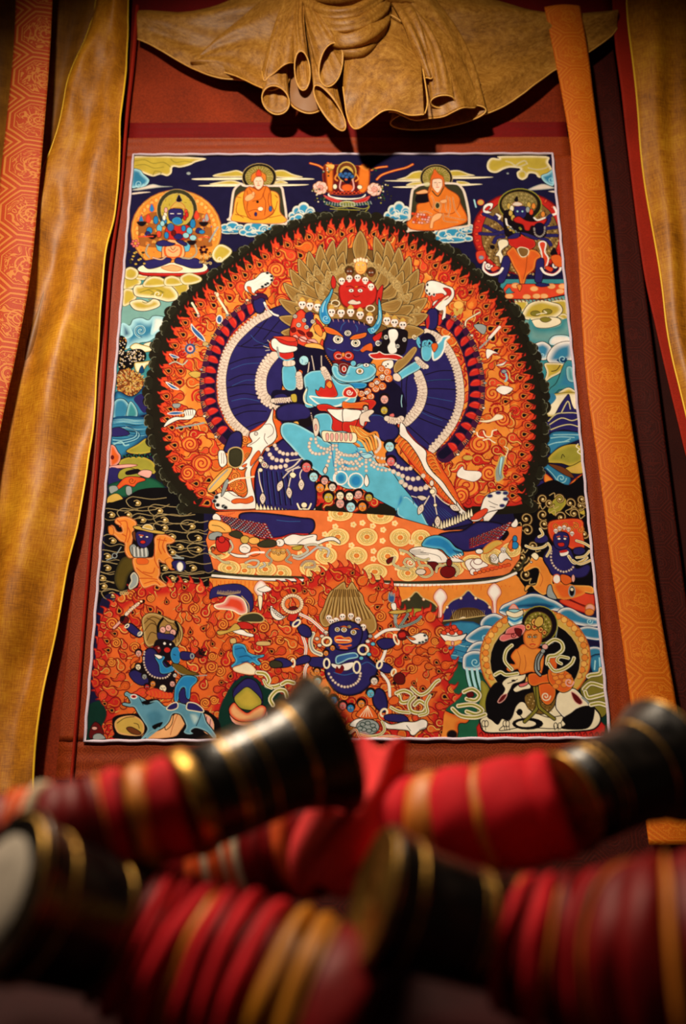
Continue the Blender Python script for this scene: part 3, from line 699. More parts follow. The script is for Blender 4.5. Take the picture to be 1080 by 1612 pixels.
ell(25, 310, 30, 26, 'yel', 'fld', .9); line('10,340 25,380 40,340', 3, 'och')
fill('230,680 260,670 340,710 290,705 240,750', 'wh', 'redd', 1); fill('310,800 370,780 400,760 370,800 330,805', 'wh', 'dk', .7); ell(375, 850, 22, 16, 'gry', 'navy', 1.2); line('390,870 400,905 385,930', 3, 'wal')
fill('310,1000 360,965 450,990 380,1040', 'wh', 'redd', 1); fill('100,830 150,790 210,780 150,830 110,850', 'wh', 'redd', .9)
V(720, 620, .2037)
fill('150,210 250,200 300,160 350,170 345,195 290,210 220,225', 'cr', 'fld', .9); line('60,90 110,120 150,140', 1.4, 'och'); line('220,110 300,100 370,80', 1.4, 'orl')
for s in ('150,300 160,330 200,340', '200,290 220,330 260,330 270,290 300,280', '200,360 240,350 270,370 290,380'): line(s, 2, 'cr')
fill('330,490 360,480 370,500 345,600 355,650 300,680 290,600 310,540', 'gry', 'och', 1.6); fill('330,500 350,500 335,600 330,650 320,600', 'cyal', 'dk', .6); line('370,490 390,430 360,410', 1.4, 'cr')
fill('0,600 40,560 60,590 170,600 185,640 130,680 60,665 0,640', 'wh', 'redd', 1)
ell(80, 495, 40, 20, 'och', 'fld', .9)
# ---------------------------------------------------------------- fan of red and dark arms behind the main figure
V(0, 0, 1)
def redfan(L, cx, cy, w=21, h=15, dx=1):
    sv = list(view); V(0, 0, 1)
    P = smooth(pts(L), False, 6)
    line(P, 27, 'pur', sm=0); line([(x+dx*4, y) for x, y in P], 14, 'navd', sm=0)
    for i in range(2, len(P)-1, 5):
        x, y = P[i]; a = math.degrees(math.atan2(y-cy, x-cx))
        o = np.array([math.cos(math.radians(a)), math.sin(math.radians(a))])
        n_ = np.array([-o[1], o[0]]); n_ = n_ if n_[1] > 0 else -n_; fill([(x+o[0]*u_+n_[0]*v_, y+o[1]*u_+n_[1]*v_) for u_, v_ in ((-11,3.4), (-9,-2), (-4,-6), (2,-6.4), (8,-4), (12,.5), (8,3), (2,4.6), (-6,5))], (206,44,36), 'pur', 1.3, g=('redd', 1.2)); line([(x+o[0]*u_+n_[0]*v_, y+o[1]*u_+n_[1]*v_) for u_, v_ in ((-7,-1.5), (-2,-3.8), (4,-3.6))], 1.3, (228,84,60), tp=1)
        for k in (-3.6, -1.2, 1.2, 3.6):
            n = np.array([-o[1], o[0]])*k
            line([(x+o[0]*5+n[0], y+o[1]*5+n[1]), (x+o[0]*11+n[0]*1.3, y+o[1]*11+n[1]*1.3)], 1.5, 'redd'); line([(x+o[0]*7+n[0], y+o[1]*7+n[1]), (x+o[0]*12+n[0]*1.3, y+o[1]*12+n[1]*1.3)], .6, 'glh')
        if rnd.random() < .45: ell(x+o[0]*13, y+o[1]*13, 2.6, 1.8, rnd.choice(['cr', 'bone', 'gry', 'och']), 'ln', .6)
    V(*sv)
redfan('398,482 382,494 366,507 352,524 343,542 336,560 331,580 328,600 328,620 331,640 337,658 347,676 360,690', 432, 590)
redfan('688,500 706,508 722,520 734,540 742,560 747,580 750,600 750,622 748,642 740,662 730,682 716,702 700,716', 645, 605, dx=-1)
# the two dark blue wings of arms
fill('424,488 455,480 470,500 470,560 450,590 440,640 455,650 440,690 400,690 375,672 358,640 352,600 358,565 374,535 396,508', 'navy', 'dk', 1.2, g=('navd', 3))
for s in ('425,497 400,530 380,545', '440,505 415,535', '360,600 385,590 420,592', '362,625 385,620 412,625', '358,575 385,565 415,562', '375,545 398,548 428,548', '370,655 390,648 420,648', '385,675 410,665 440,660', '445,530 420,540 400,545', '396,512 415,518 440,525', '355,612 385,606 414,608', '362,646 390,638 416,636'):
    line(s, 1.6, 'dk'); 
for s in ('366,608 388,599 412,600', '365,632 385,628 408,632', '364,582 385,574 408,572', '395,528 405,538 425,545'): line(s, .6, 'blu')
fill('640,520 680,515 700,540 720,575 728,610 722,645 705,680 685,712 660,700 640,690 610,700 590,640 600,600 620,560', 'navy', 'dk', 1.2, g=('navd', 3))
for s in ('662,570 680,560 700,548', '670,590 692,584 716,584', '668,612 692,612 722,614', '662,634 690,640 718,648', '652,654 674,664 700,674', '640,668 656,682 676,700', '632,580 632,620 628,650', '612,600 612,640', '650,560 640,600 640,640', '668,601 695,598 722,600', '664,645 690,656 712,664'):
    line(s, 1.6, 'dk')
for s in ('672,600 690,598 710,598', '668,624 690,628 712,632', '656,645 676,655 696,662'): line(s, .6, 'blu')
# bone bracelets along the wings
band('424,494 404,505 386,520 370,537 359,556 353,576 350,597 351,618 354,638 363,658 375,672 392,686', 12)
band('432,560 420,575 413,592 412,610 416,624 428,634 440,638', 15)
band('672,522 688,530 702,545 712,562 720,582 724,603 725,625 722,645 712,668 698,688 680,708', 11)
band('658,588 664,603 666,618 662,636 654,650 640,664 628,668', 13)
# raised outer arms holding the elephant hide
V(340, 420, .2037)
fill('300,230 350,215 380,250 385,300 370,350 330,365 300,340 285,290', 'navy', 'dk', 1.2, g=('navd', 3)); fill('270,230 330,205 390,220 400,260 350,240 300,260', 'pur', 'dk', 1)
line('375,280 400,330 440,365 480,380', 3.2, 'wh'); line('385,300 410,345 440,375', 1, 'ln')
fill('220,150 240,115 300,95 350,50 400,45 440,70 435,110 410,150 370,165 330,175 300,200 320,220 290,225 250,200 225,180', 'wh', 'dk', 1.2)
fill('240,155 270,160 280,200 310,210 290,222 255,195', 'org', 'ln', .8)
for x, y in ((398,50), (430,75), (432,105), (400,130), (385,140), (360,155)): ell(x, y, 13, 10, 'blk', 'gry', .6)
for s in ('300,120 340,100 380,80', '330,140 370,120 400,105'): line(s, .8, 'bone')
V(520, 400, .2037)
fill('735,470 770,425 820,425 835,480 825,560 790,590 745,570 730,520', 'navy', 'dk', 1.2, g=('navd', 3)); fill('740,480 760,470 765,540 745,580', 'red', None)
fill('700,640 750,610 800,640 810,680 760,690 710,670', 'navd', 'dk', 1)
fill('740,235 770,208 830,215 900,245 950,270 955,330 920,380 885,420 885,490 860,510 870,440 840,440 790,400 800,360 780,330 735,300', 'wh', 'dk', 1.2)
fill('870,265 920,270 935,310 900,350 850,370 800,420 790,410 850,340 900,310', 'red', 'dk', .8); fill('780,320 860,305 880,330 820,360 790,370', 'redl', 'dk', .8)
for x, y in ((750,240), (745,285), (765,310), (800,315)): ell(x, y, 10, 13, 'blk', 'wh', .7)
line('880,370 885,430 880,490', 3, 'wh'); line('910,330 870,360 830,420', 2.2, 'cr')
ell(990, 395, 40, 32, 'yel', 'fld', 1); line('960,430 975,470 1000,430', 5, 'och')
# ---------------------------------------------------------------- golden flame hair
V(0, 0, 1)
hc = np.array([565.0, 478.0])
outer = [(442,524), (439,500), (439,472), (446,446), (456,424), (470,407), (486,396), (504,386), (524,379), (545,374), (590,372), (610,379), (628,390), (645,404), (659,424), (668,446), (673,470), (674,496), (668,522)]
def leaf(b_, t_, w_, out, col='gold'):
    d = t_-b_; L_ = math.hypot(*d); d = d/L_; n = np.array([-d[1], d[0]]); m1 = b_+d*L_*.38+out*L_*.16; m2 = b_+d*L_*.72+out*L_*.10
    fill([b_-n*w_*.5, m1-n*w_, m2-n*w_*.72, t_, m2+n*w_*.72, m1+n*w_, b_+n*w_*.5], col, 'dk', 1.1, g=('glh', 3.4))
    fill([m1-n*w_*.45, m2-n*w_*.3, t_-d*4, m2+n*w_*.3, m1+n*w_*.45, b_+d*3], (138,102,50), None, g=(col, 3), al=.7)
    for k in (-.45, .5): line([b_+n*w_*k, m1+n*w_*k, m2+n*w_*k*.7, t_-d*6], .6, 'gld' if k != .1 else 'glh', tp=1)
def fan(tl, inn, w_, sc=1.0):
    for t_ in sorted(tl, key=lambda q: q[1]):
        t_ = hc+(np.array(t_, float)-hc)*sc; v = t_-hc; L_ = math.hypot(*v)
        a_ = math.atan2(v[1], v[0]); sd = 1 if v[0] > 0 else -1; a2 = a_+sd*.26
        b_ = hc+np.array([math.cos(a2), math.sin(a2)])*inn; out = np.array([sd*.8, .5])
        leaf(b_, t_, w_, out)
ell(560, 480, 96, 90, (116,84,40), 'dk', 1)
fan(outer, 60, 11)
fan([((a[0]+c_[0])/2, (a[1]+c_[1])/2) for a, c_ in zip(outer, outer[1:])], 46, 10, .80)
fan(outer[::2], 36, 10, .64)
leaf(np.array([567.0, 410.0]), np.array([567.0, 364.0]), 12, np.array([0, 0]))
for i in range(26):
    a = math.radians(-180+i*7.2); x, y = 568+62*math.cos(a), 470+52*math.sin(a)
    spiral(x, y, 6, 1.3, i*40, 1, 2.6, 'glh'); spiral(x, y, 6, 1.3, i*40+15, 1, .8, 'gld')
for (x, y) in ((470,470), (478,455), (490,440), (648,505), (655,490), (640,470), (500,430), (625,450)): spiral(x, y, 7, 1.4, x, 1, 2.6, 'glh'); spiral(x, y, 7, 1.4, x+20, 1, .8, 'gld')
# top heads
for (x, y, r, sk) in ((550,428,7,'brn'), (584,430,7,'brn')): head(x, y, r, sk, 'gld')
ell(568, 421, 9.5, 11.5, 'yel', 'fld', 1); 
for k in (-1, 1): ell(568+k*3.6, 418, 1.5, .9, 'wh', 'ln', .5, n=8)
line('567,420 566,424 569,424', .6, 'fld'); line('565,428 568,429 571,428', .9, 'red')
for k in (-9, -4.5, 0, 4.5, 9): ell(568+k, 409-abs(k)*-.25, 2.5, 3.2, 'cr', 'fld', .6)
# red head with its skull crown
fill('533,458 538,446 550,440 565,438 580,441 590,450 594,462 590,475 580,483 566,487 550,486 538,478', 'red', 'redd', 1.2, g=('redd', 3))
for x in (553, 567): ell(x, 458, 4, 2.8, 'wh', 'ln', .7); ell(x, 458, 1.4, None, 'dk', None, n=8)
ell(561, 452, 3, 1.8, 'org', 'ln', .5); fill('548,476 555,472 562,475 566,474 568,478 560,480 550,479', 'bone', 'ln', .8); line('556,465 560,468 566,466', 1.1, 'redd')
line('545,452 552,451 557,454', 1.4, 'redd'); line('563,453 570,451 576,454', 1.4, 'redd')
for (x, y) in ((538,443), (550,439), (563,438), (575,442), (584,452)): skull(x, y, 6)
for (x, y) in ((528,478), (583,486)): ell(x, y, 6.5, 4.8, None, 'cr', 1.3)
fill('521,444 524,434 529,442 528,453 523,454', 'red', 'dk', 1, g=None); fill('594,460 603,449 601,470 597,480 592,478', 'red', 'dk', 1)
# row of skulls over the main head
for (x, y) in ((476,480), (488,482), (500,484), (522,492), (537,493), (552,492), (567,496), (582,503), (609,505), (621,508), (634,512), (510,486)): skull(x, y, 7); fill([(x-5, y-6), (x, y-12), (x+5, y-6)], 'och', 'fld', .6)
V(0, 0, 1)
fill('470,560 500,560 540,580 620,600 640,640 632,668 600,690 570,700 540,690 500,700 470,690 440,660 440,640 468,620', 'navd', None)
# ---------------------------------------------------------------- side faces, left cluster
V(340, 420, .2037)
fill('580,450 610,370 660,330 700,360 760,360 800,400 840,470 850,560 830,640 780,680 700,650 640,620 600,600 570,530', 'redl', 'dk', 1.2, g=('red', 5))
fill('690,370 740,350 760,420 740,480 700,450', 'navy', 'dk', .8); fill('760,370 800,380 840,440 860,540 890,590 850,600 820,560 790,620 740,560 720,500 750,440', 'yel', 'dk', 1, g=('orl', 3))
fill('770,400 820,450 830,500 790,480', 'red', 'dk', 1)
for x, y, r in ((612,385,17), (682,415,17), (640,452,19), (700,468,18), (748,425,18), (788,502,24)): ell(x, y, r, r*.95, 'wh', 'dk', 1); ell(x, y, r*.5, None, 'cr', 'ln', .8); ell(x, y, r*.22, None, 'dk', None, n=8)
for s in ('580,480 610,470 620,500 590,510', '630,490 670,500 690,530 650,520', '700,510 740,505 750,540 715,545'): fill(s, 'redd', 'dk', .8)
for s in ('590,540 620,525 640,560 600,565', '640,545 690,540 710,580 660,580', '700,570 760,560 790,600 730,610'): fill(s, 'pink', 'redd', 1); line(s.split(' ')[0]+' '+s.split(' ')[2], 2, 'redd')
fill('690,600 760,590 820,610 840,660 800,680 740,660 690,650', 'yel', 'dk', 1, g=('orl', 3)); 
for x, y in ((710,640), (745,660), (780,670), (815,670)): ell(x, y, 7, None, 'cr', 'dk', .7)
line('750,690 750,740 760,800', 1.4, 'cr'); line('810,690 815,740 820,790', 1.4, 'cr'); line('840,660 870,700 890,760', 3.2, 'org')
# body trunk behind: dark blue
fill('600,600 700,620 830,640 900,700 900,860 680,980 620,1080 560,1080 440,1060 440,960 560,940 600,800', 'navd', None)
# ---------------------------------------------------------------- main bull head
V(340, 420, .2037)
fill('860,470 890,410 960,405 1060,410 1150,440 1215,480 1240,540 1290,570 1260,640 1220,700 1180,760 1120,780 1020,800 950,760 900,740 850,680 830,600 850,540', 'navy', 'dk', 1.3, g=('navd', 4))
V(520, 400, .2037)
for i in range(7): line([(20+i*40, 505+i*i*.8), (26+i*40, 525+i*i*.8)], 1.1, 'pink', tp=2)
line('80,590 90,555 115,530', 1, 'blu'); line('205,600 210,575 195,548', 1, 'blu')
V(340, 420, .2037)
fill('800,330 830,270 870,220 895,170 905,190 880,260 860,310 870,370 890,410 870,445 830,440 800,390', 'cyad', 'dk', 1.3, g=('cyan', 5)); spiral(850, 400, 26, 1.2, 60, 1, 1.1, 'cyal'); line('845,270 830,310 825,350', 1.6, 'cyal')
V(520, 400, .2037)
fill('285,580 330,560 360,510 370,450 370,380 378,340 398,440 400,500 385,560 350,605 310,620', 'cyad', 'dk', 1.3, g=('cyan', 5)); spiral(330, 585, 22, 1.2, 0, 1, 1.1, 'cyal'); line('380,440 385,490 365,540', 1.6, 'cyal')
for x, y, r in ((60,660,38), (135,612,26), (196,688,36)):
    ell(x, y, r*1.1, r*.92, 'wh', 'dk', 1.2); ell(x, y, r*.58, None, 'cr', 'dk', .9); ell(x, y, r*.3, None, 'blk', 'gry', .6)
fill('-50,560 0,570 60,600 105,645 60,630 0,620 -40,600', 'org', 'dk', 1.2, g=('orl', 3)); fill('150,660 175,630 230,615 280,608 270,640 210,660', 'org', 'dk', 1.2, g=('orl', 3))
fill('325,650 350,625 400,600 390,650 350,680', 'red', 'dk', 1.1); fill('-120,600 -80,570 -40,590 -80,620', 'red', 'dk', 1)
fill('230,740 270,705 320,690 325,750 280,745 250,760', 'org', 'dk', 1); fill('-130,560 -90,545 -60,600 -70,640 -110,610', 'orl', 'dk', .9)
fill('25,770 60,750 100,765 140,750 180,775 175,815 130,825 100,810 60,825 30,810', 'red', 'dk', 1.2, g=('redl', 3)); ell(65, 790, 24, 17, 'redd', 'pink', 1.1); ell(140, 785, 22, 17, 'redd', 'pink', 1.1); ell(100, 778, 13, 18, 'orl', 'dk', .8)
fill('10,830 60,820 120,835 170,850 130,870 60,860', 'redd', 'dk', 1)
line('-20,730 20,745 40,740', 1.4, 'blu'); line('180,740 220,745 250,720', 1.4, 'blu')
# left of the head: lashes and teeth row
V(340, 420, .2037)
for i in range(6): ell(850+i*9, 690+i*14, 8, 6, 'orl', 'dk', .8)
# consort's pale blue head turned up
fill('900,760 940,750 960,800 980,850 1040,860 1070,800 1100,750 1180,750 1230,760 1230,850 1180,890 1090,900 1020,920 940,900 900,850', 'cyan', 'dk', 1.2, g=('cyal', 4))
fill('950,760 990,745 1030,770 1035,830 1000,845 960,820', 'redd', 'dk', 1, g=('pink', 2)); ell(990, 790, 14, 20, 'red', 'wh', .9)
V(520, 400, .2037)
fill('20,860 10,900 40,960 110,990 200,990 300,965 350,920 352,880 300,845 240,850 200,870 150,860 130,900 110,940 70,920 60,870', 'cyan', 'dk', 1.2, g=('cyal', 5))
ell(178, 845, 22, 22, 'cyan', 'dk', 1, g=('cyal', 2)); ell(228, 905, 30, 24, 'wh', 'dk', 1); ell(228, 905, 12, None, 'och', 'dk', .8); ell(228, 905, 5, None, 'dk', None, n=8)
ell(278, 858, 24, 15, 'wh', 'dk', 1); ell(278, 858, 8, None, 'dk', None, n=8); line('60,905 100,930 150,925', 1, 'cyad')
fill('20,980 100,1000 200,990 280,1000 260,1035 160,1040 60,1030', 'cyad', 'dk', 1, g=('cyan', 3))
# right cluster: white and green faces, fangs, hair locks
fill('400,600 430,580 450,570 500,570 590,590 600,640 590,720 560,780 450,790 340,780 330,720 400,690', 'dk', None)
fill('450,590 500,580 525,610 520,650 500,680 515,720 510,760 460,770 440,720 460,680 450,640', 'wh', 'dk', 1.1)
for x, y, r in ((430,643,18), (572,662,17), (520,712,16), (368,690,22), (388,688,10)): ell(x, y, r, r*1.05, 'wh', 'dk', 1); ell(x, y, r*.5, None, 'gry', 'dk', .8)
fill('300,775 360,765 380,755 420,775 500,775 560,800 540,820 440,808 340,810', 'red', 'wh', 1.2); fill('410,830 480,820 485,870 440,895 400,870', 'wh', 'dk', 1); 
for x, y in ((430,865), (445,850)): ell(x, y, 7, None, 'dk', None, n=8)
for (x, y, r) in ((395,885,26), (440,910,28), (400,950,28), (450,960,30), (360,985,28), (400,1020,30), (350,1040,28), (290,1060,26), (310,1100,28), (240,1080,26), (200,1060,22), (260,1130,28), (180,1110,24), (320,1010,22)):
    ell(x, y, r*1.1, r, 'org', 'redd', .9, g=('orl', 3)); spiral(x, y, r*.75, 1.2, x, 1, 1.3, 'cr'); spiral(x, y, r*.6, 1.1, x+30, 1, .7, 'redd')
for (x, y) in ((402,945), (360,992), (280,1070)): ell(x, y, 20, 16, 'wh', 'redd', .9); line([(x-10, y-8), (x, y+8), (x+10, y-6)], .9, 'redd')
for (x, y) in ((650,640),): spiral(x, y, 22, 1.3, 0, 1, 1.4, 'cr')
fill('520,820 560,800 640,720 670,740 620,820 560,880 500,920 490,870', 'gold', 'gld', 1, g=('glh', 3))
# ---------------------------------------------------------------- main figure: trunk, hides, limbs
V(0, 0, 1)
# white elephant hide, left, with its red lining
V(340, 620, .2037)
fill('440,110 490,200 540,300 500,360 400,420 340,520 300,640 300,780 310,900 0,900 -20,830 30,790 60,760 150,740 200,700 160,560 190,440 240,380 260,300 300,270 400,200', 'org', 'redd', 1, g=('redl', 4))
for i in range(9): spiral(230+i*8, 330+i*0, 1, 1, 0, 1, 1, 'org')
for (x, y, r) in ((225,360,36), (150,640,42), (200,560,36), (190,720,62), (250,480,26), (400,440,22), (460,330,24), (470,180,18), (430,380,26), (130,700,28)):
    spiral(x, y, r, 2.0, x*1.7, 1, 3.4, 'orl'); spiral(x, y, r, 2.0, x*1.7+25, 1, 1.1, 'redd')
fill('445,110 440,200 460,260 470,330 440,380 380,420 340,490 300,540 270,600 280,700 300,780 310,870 290,890 100,895 0,885 0,790 60,760 130,755 180,790 220,800 245,760 235,690 225,620 240,570 200,590 175,575 210,540 260,480 280,420 240,410 250,390 280,370 260,330 270,300 330,280 380,230 410,180 430,130', 'wh', 'ln', 1.2)
fill('120,830 160,810 230,810 280,790 290,830 240,850 190,845 140,850', 'org', 'redd', .9); fill('300,470 330,440 345,470 300,530 270,560 270,520', 'org', 'redd', .9); fill('200,560 240,540 225,570', 'org', 'redd', .8)
fill('300,300 320,298 318,316', 'ln', None); ell(311, 310, 13, 13, 'wh', 'ln', 1); ell(311, 310, 4, None, 'dk', None, n=8)
for s in ('380,240 420,235 445,270 440,310 400,340', '380,310 375,350 400,390', '340,340 310,370 260,400', '100,760 150,790 200,790', '60,800 110,830'): line(s, 1, 'ln')
for x, y in ((5,800), (15,860), (60,870), (75,880), (-10,830)): ell(x, y, 16, 14, 'dk', 'gry', .9)
# left dark arm with the small curved blade and the black bowl
fill('80,380 110,320 160,290 200,310 205,380 190,430 150,470 90,460 60,440', 'navy', 'dk', 1.2, g=('navd', 3)); fill('20,450 60,440 80,480 85,540 50,570 25,540', 'wh', 'dk', 1.2); line('45,460 45,540', .8, 'ln'); line('62,460 62,540', .8, 'ln')
fill('95,470 110,430 160,415 205,440 210,510 190,560 140,572 100,540', 'smm', 'glh', 1.6, g=('blk', 4))
fill('-60,720 -10,660 50,600 100,570 130,580 100,640 50,700 -20,760 -60,760', 'yel', 'gld', 1.2); line('-50,740 20,660 90,590', 2.4, 'gry'); fill('60,700 90,660 100,690 60,780 40,790', 'gry', 'dk', .9)
line('100,690 160,660 240,650 300,640', 2.4, 'cr')
# right side: lining and hide
V(540, 620, .2037)
fill('440,200 480,260 560,360 640,430 700,470 780,600 860,730 930,880 1010,960 1080,960 1080,1010 960,1000 900,900 760,800 600,620 500,500 420,380 400,330', 'org', 'redd', 1, g=('redl', 4))
for i in range(20):
    t = i/19; x = 440+t*430; y = 350+t*t*90+t*420
    line([(x-32+18*t, y+18), (x, y-24), (x+36-14*t, y-12)], 3.6-1.6*t, 'orl'); line([(x-34+18*t, y+26), (x+2, y-16), (x+38-14*t, y-4)], 1, 'redd')
for i in range(5): line([(650+i*14, 480+i*26), (680+i*12, 470+i*26), (710+i*10, 500+i*26)], 2.4, 'orl'); line([(650+i*14, 488+i*26), (680+i*12, 478+i*26), (710+i*10, 508+i*26)], .9, 'redd')
fill('445,220 480,250 500,300 560,370 640,440 645,520 690,600 770,680 830,770 880,840 940,910 1020,940 1070,880 1110,800 1180,760 1260,750 1250,800 1260,860 1200,900 1130,980 1080,1010 1080,960 1000,970 930,930 870,860 800,780 720,680 640,600 600,520 560,450 500,370 440,320 435,280', 'wh', 'ln', 1.2)
V(720, 620, .2037)
fill('-10,830 40,890 100,930 160,930 185,860 210,800 270,760 340,750 385,760 380,800 390,830 370,870 350,890 300,900 230,920 170,980 100,985 30,960', 'wh', 'ln', 1.2); fill('130,930 180,900 215,885 235,900 210,935 160,970 100,970', 'redl', 'redd', .9)
for x, y in ((250,790), (315,765), (370,768), (372,815), (345,865)): ell(x, y, 22, 14, 'navy', 'gry', 1)
for s in ('240,830 280,850 310,860', '250,870 290,880'): line(s, .9, 'ln')
# left dark thigh and shank
V(340, 620, .2037)
fill('340,530 380,440 460,390 530,350 600,420 680,500 740,600 770,680 780,780 770,870 730,910 600,910 440,900 340,890 310,830 300,700 310,600', 'navy', 'dk', 1.3, g=('navd', 4))
for i in range(6): line([(355+i*38, 590+i*6), (362+i*40, 700), (380+i*40, 860)], 2.0, 'navd'); line([(365+i*38, 600), (372+i*40, 700), (390+i*40, 850)], .7, 'blu', al=.5)
# right dark thigh
V(540, 620, .2037)
fill('330,460 400,420 430,470 520,560 600,640 700,760 860,900 960,960 1000,1000 900,1030 760,1060 640,1080 580,960 540,860 480,760 420,640 360,560', 'navy', 'dk', 1.3, g=('navd', 4))
for i in range(9): line([(560+i*26, 800+i*10), (600+i*30, 880+i*8), (660+i*28, 960+i*2)], .8, 'blu', tp=1, al=.6)
# dark upper arms either side
fill('130,220 170,160 240,145 330,180 420,250 435,300 400,350 320,370 260,330 200,290 150,260', 'navy', 'dk', 1.3, g=('navd', 4)); line('200,170 280,165 340,200', .8, 'blu')
V(340, 620, .2037)
fill('470,120 540,80 640,70 700,90 740,150 700,200 620,210 520,215 470,190', 'navy', 'dk', 1.3, g=('navd', 4)); 
fill('640,200 700,190 745,170 740,240 690,260 640,250', 'dk', None); fill('590,225 635,215 640,265 600,262', 'yel', 'dk', .9)
fill('450,20 520,0 560,30 540,70 480,80', 'navy', 'dk', 1); band('440,55 500,48 560,45 600,30', 7, step=3); fill('580,10 620,5 625,60 590,60', 'cy', 'dk', .8)
# consort's raised arm with skull bowl, left
V(340, 420, .2037)
fill('520,770 600,760 625,820 620,940 560,958 520,920 510,840', 'cyan', 'dk', 1.2, g=('cyal', 3)); fill('525,725 605,725 605,765 525,770', 'bone', 'dk', .9); line('550,728 550,765', .7, 'bond'); line('580,728 580,765', .7, 'bond')
fill('410,600 430,560 480,540 560,535 620,560 630,610 600,650 600,700 540,720 490,700 470,660 430,650', 'red', 'dk', 1.2, g=('redl', 3)); fill('430,570 460,555 500,590 560,610 625,620 620,650 560,665 500,665 450,640 430,610', 'wh', 'dk', 1.1)
line('480,690 540,725 600,710', 2, 'cyan'); line('475,625 485,690', 3.4, 'gry'); fill('440,545 480,540 600,545 620,575 560,580 500,560', 'redl', 'dk', .8)
for s in ('400,570 420,590', '370,615 410,630', '385,650 415,645'): line(s, .8, 'cr')
ell(680, 725, 38, 38, 'cyal', 'dk', 1.3); line('660,715 670,725 665,745', .8, 'cyad'); line('690,750 700,740 710,750', .8, 'dk')
for s in ('720,740 715,790 705,840', '740,690 750,740 760,800', '815,690 815,740 820,790'): line(s, 1.3, 'bone')
fill('640,800 670,810 660,850 640,860', 'org', 'dk', .9)
# consort's shoulder and chest
fill('680,850 730,810 800,800 850,800 900,850 960,900 1040,910 1080,960 1080,1040 1000,1080 760,1080 690,1060 690,960 680,900', 'cyan', 'dk', 1.2, g=('cyal', 4))
band('640,830 650,880 650,930', 9, step=3); band('830,790 860,840 880,900', 9, step=3); fill('690,950 710,940 700,1040 760,1080 690,1080', 'cyan', 'dk', 1, g=('cyal', 2)); line('700,950 680,1000 690,1050 740,1070', 2.2, 'cr')
fill('780,990 770,950 790,960 810,930 840,940 850,880 890,880 920,930 940,990 900,1010 830,1010', 'red', 'dk', 1.1, g=('redl', 3)); fill('850,910 880,880 900,920 880,940', 'orl', 'dk', .8)
fill('725,1003 800,1010 920,1015 1040,1000 1000,1040 940,1075 860,1080 790,1060', 'cyan', 'wh', 1.8, g=('cyal', 3))
fill('980,980 1000,940 1050,930 1090,980 1070,1010 1000,1005', 'red', 'cr', 1.1); spiral(1030, 970, 24, 1.4, 0, 1, 1.6, 'wh')
# red drape and white skull-bowl below, golden tassel
V(340, 620, .2037)
fill('780,90 860,80 960,110 1100,60 1200,40 1240,70 1200,130 1160,240 1080,300 1040,330 960,300 900,280 880,200 860,140 800,130', 'red', 'dk', 1.2, g=('redl', 3))
fill('860,120 940,120 1040,115 1120,125 1180,120 1130,170 1080,200 1030,230 960,210 900,170', 'wh', 'dk', 1.2)
V(540, 620, .2037)
fill('0,120 60,120 140,130 130,180 80,220 20,230 0,210', 'wh', 'dk', 1.2); fill('0,60 60,70 160,60 200,80 150,110 60,110 0,110', 'org', 'redd', 1, g=('orl', 3))
fill('0,220 60,215 110,200 90,260 40,310 0,290', 'red', 'dk', 1, g=('redl', 3))
fill('130,170 160,140 220,120 240,140 200,180 210,215 170,215 160,250 130,230', 'bone', 'ln', 1); 
# consort: belly, bone girdle, thighs
V(340, 620, .2037)
fill('760,170 860,150 900,200 900,280 1000,290 1080,330 1180,400 1200,520 1080,520 900,480 830,380 790,260', 'cyan', 'dk', 1, g=('cyal', 3))
fill('500,260 530,225 600,225 680,260 800,330 900,390 1000,400 1100,410 1200,430 1240,520 1300,560 1400,600 1460,680 1440,790 1360,830 1280,790 1200,740 1120,730 1020,735 940,700 860,660 760,590 660,500 580,410 510,330', 'cyan', 'dk', 1.3, g=('cyal', 5))
ell(960, 650, 52, 52, 'cyad', 'wh', 1.6, g=('cyan', 7)); ell(1075, 672, 56, 58, 'cyad', 'wh', 1.6, g=('cyan', 7))
V(540, 620, .2037)
fill('0,500 120,480 230,560 380,600 440,690 530,800 540,850 420,900 400,890 330,850 240,800 160,740 60,700 0,640', 'cyan', None)
fill('415,900 430,840 480,790 540,830 600,900 650,1000 660,1035 600,1075 540,1040 470,970 425,940', 'cyan', 'cyad', 1, g=('cyal', 4)); line('160,740 240,800 330,850 400,888', 1.3, 'dk'); line('380,600 440,690 530,800 545,850', 1.3, 'dk'); line('415,900 425,940 470,970 540,1040 600,1075', 1.3, 'dk'); line('600,900 650,1000', 1.3, 'dk')
fill('430,790 460,780 470,830 430,880 410,870', 'cyad', None, g=('cyan', 6)); fill('20,500 60,560 20,620 -20,560', 'cyad', None, g=('cyan', 8))
ell(-15, 650, 48, 50, 'cyad', 'wh', 1.6, g=('cyan', 7)); ell(100, 672, 58, 60, 'cyad', 'wh', 1.6, g=('cyan', 7))
fill('-30,370 60,370 110,420 100,450 20,470 -30,450', 'cyan', 'cyad', 1)
# golden tassel
for k in range(6):
    line([(60+k*14, 250+k*3), (90+k*22, 330-k*4), (150+k*22, 370-k*14), (190+k*18, 440-k*6)], 4.6, 'gld'); line([(60+k*14, 250+k*3), (90+k*22, 330-k*4), (150+k*22, 370-k*14), (190+k*18, 440-k*6)], 3.4, 'orl' if k % 2 else 'yel')
line('20,310 60,360 120,400', 5, 'orl'); line('20,318 60,368 120,408', 1, 'gld'); line('250,330 280,360 285,410 255,450', 4, 'bone'); line('255,335 270,370 260,440', .9, 'bond')
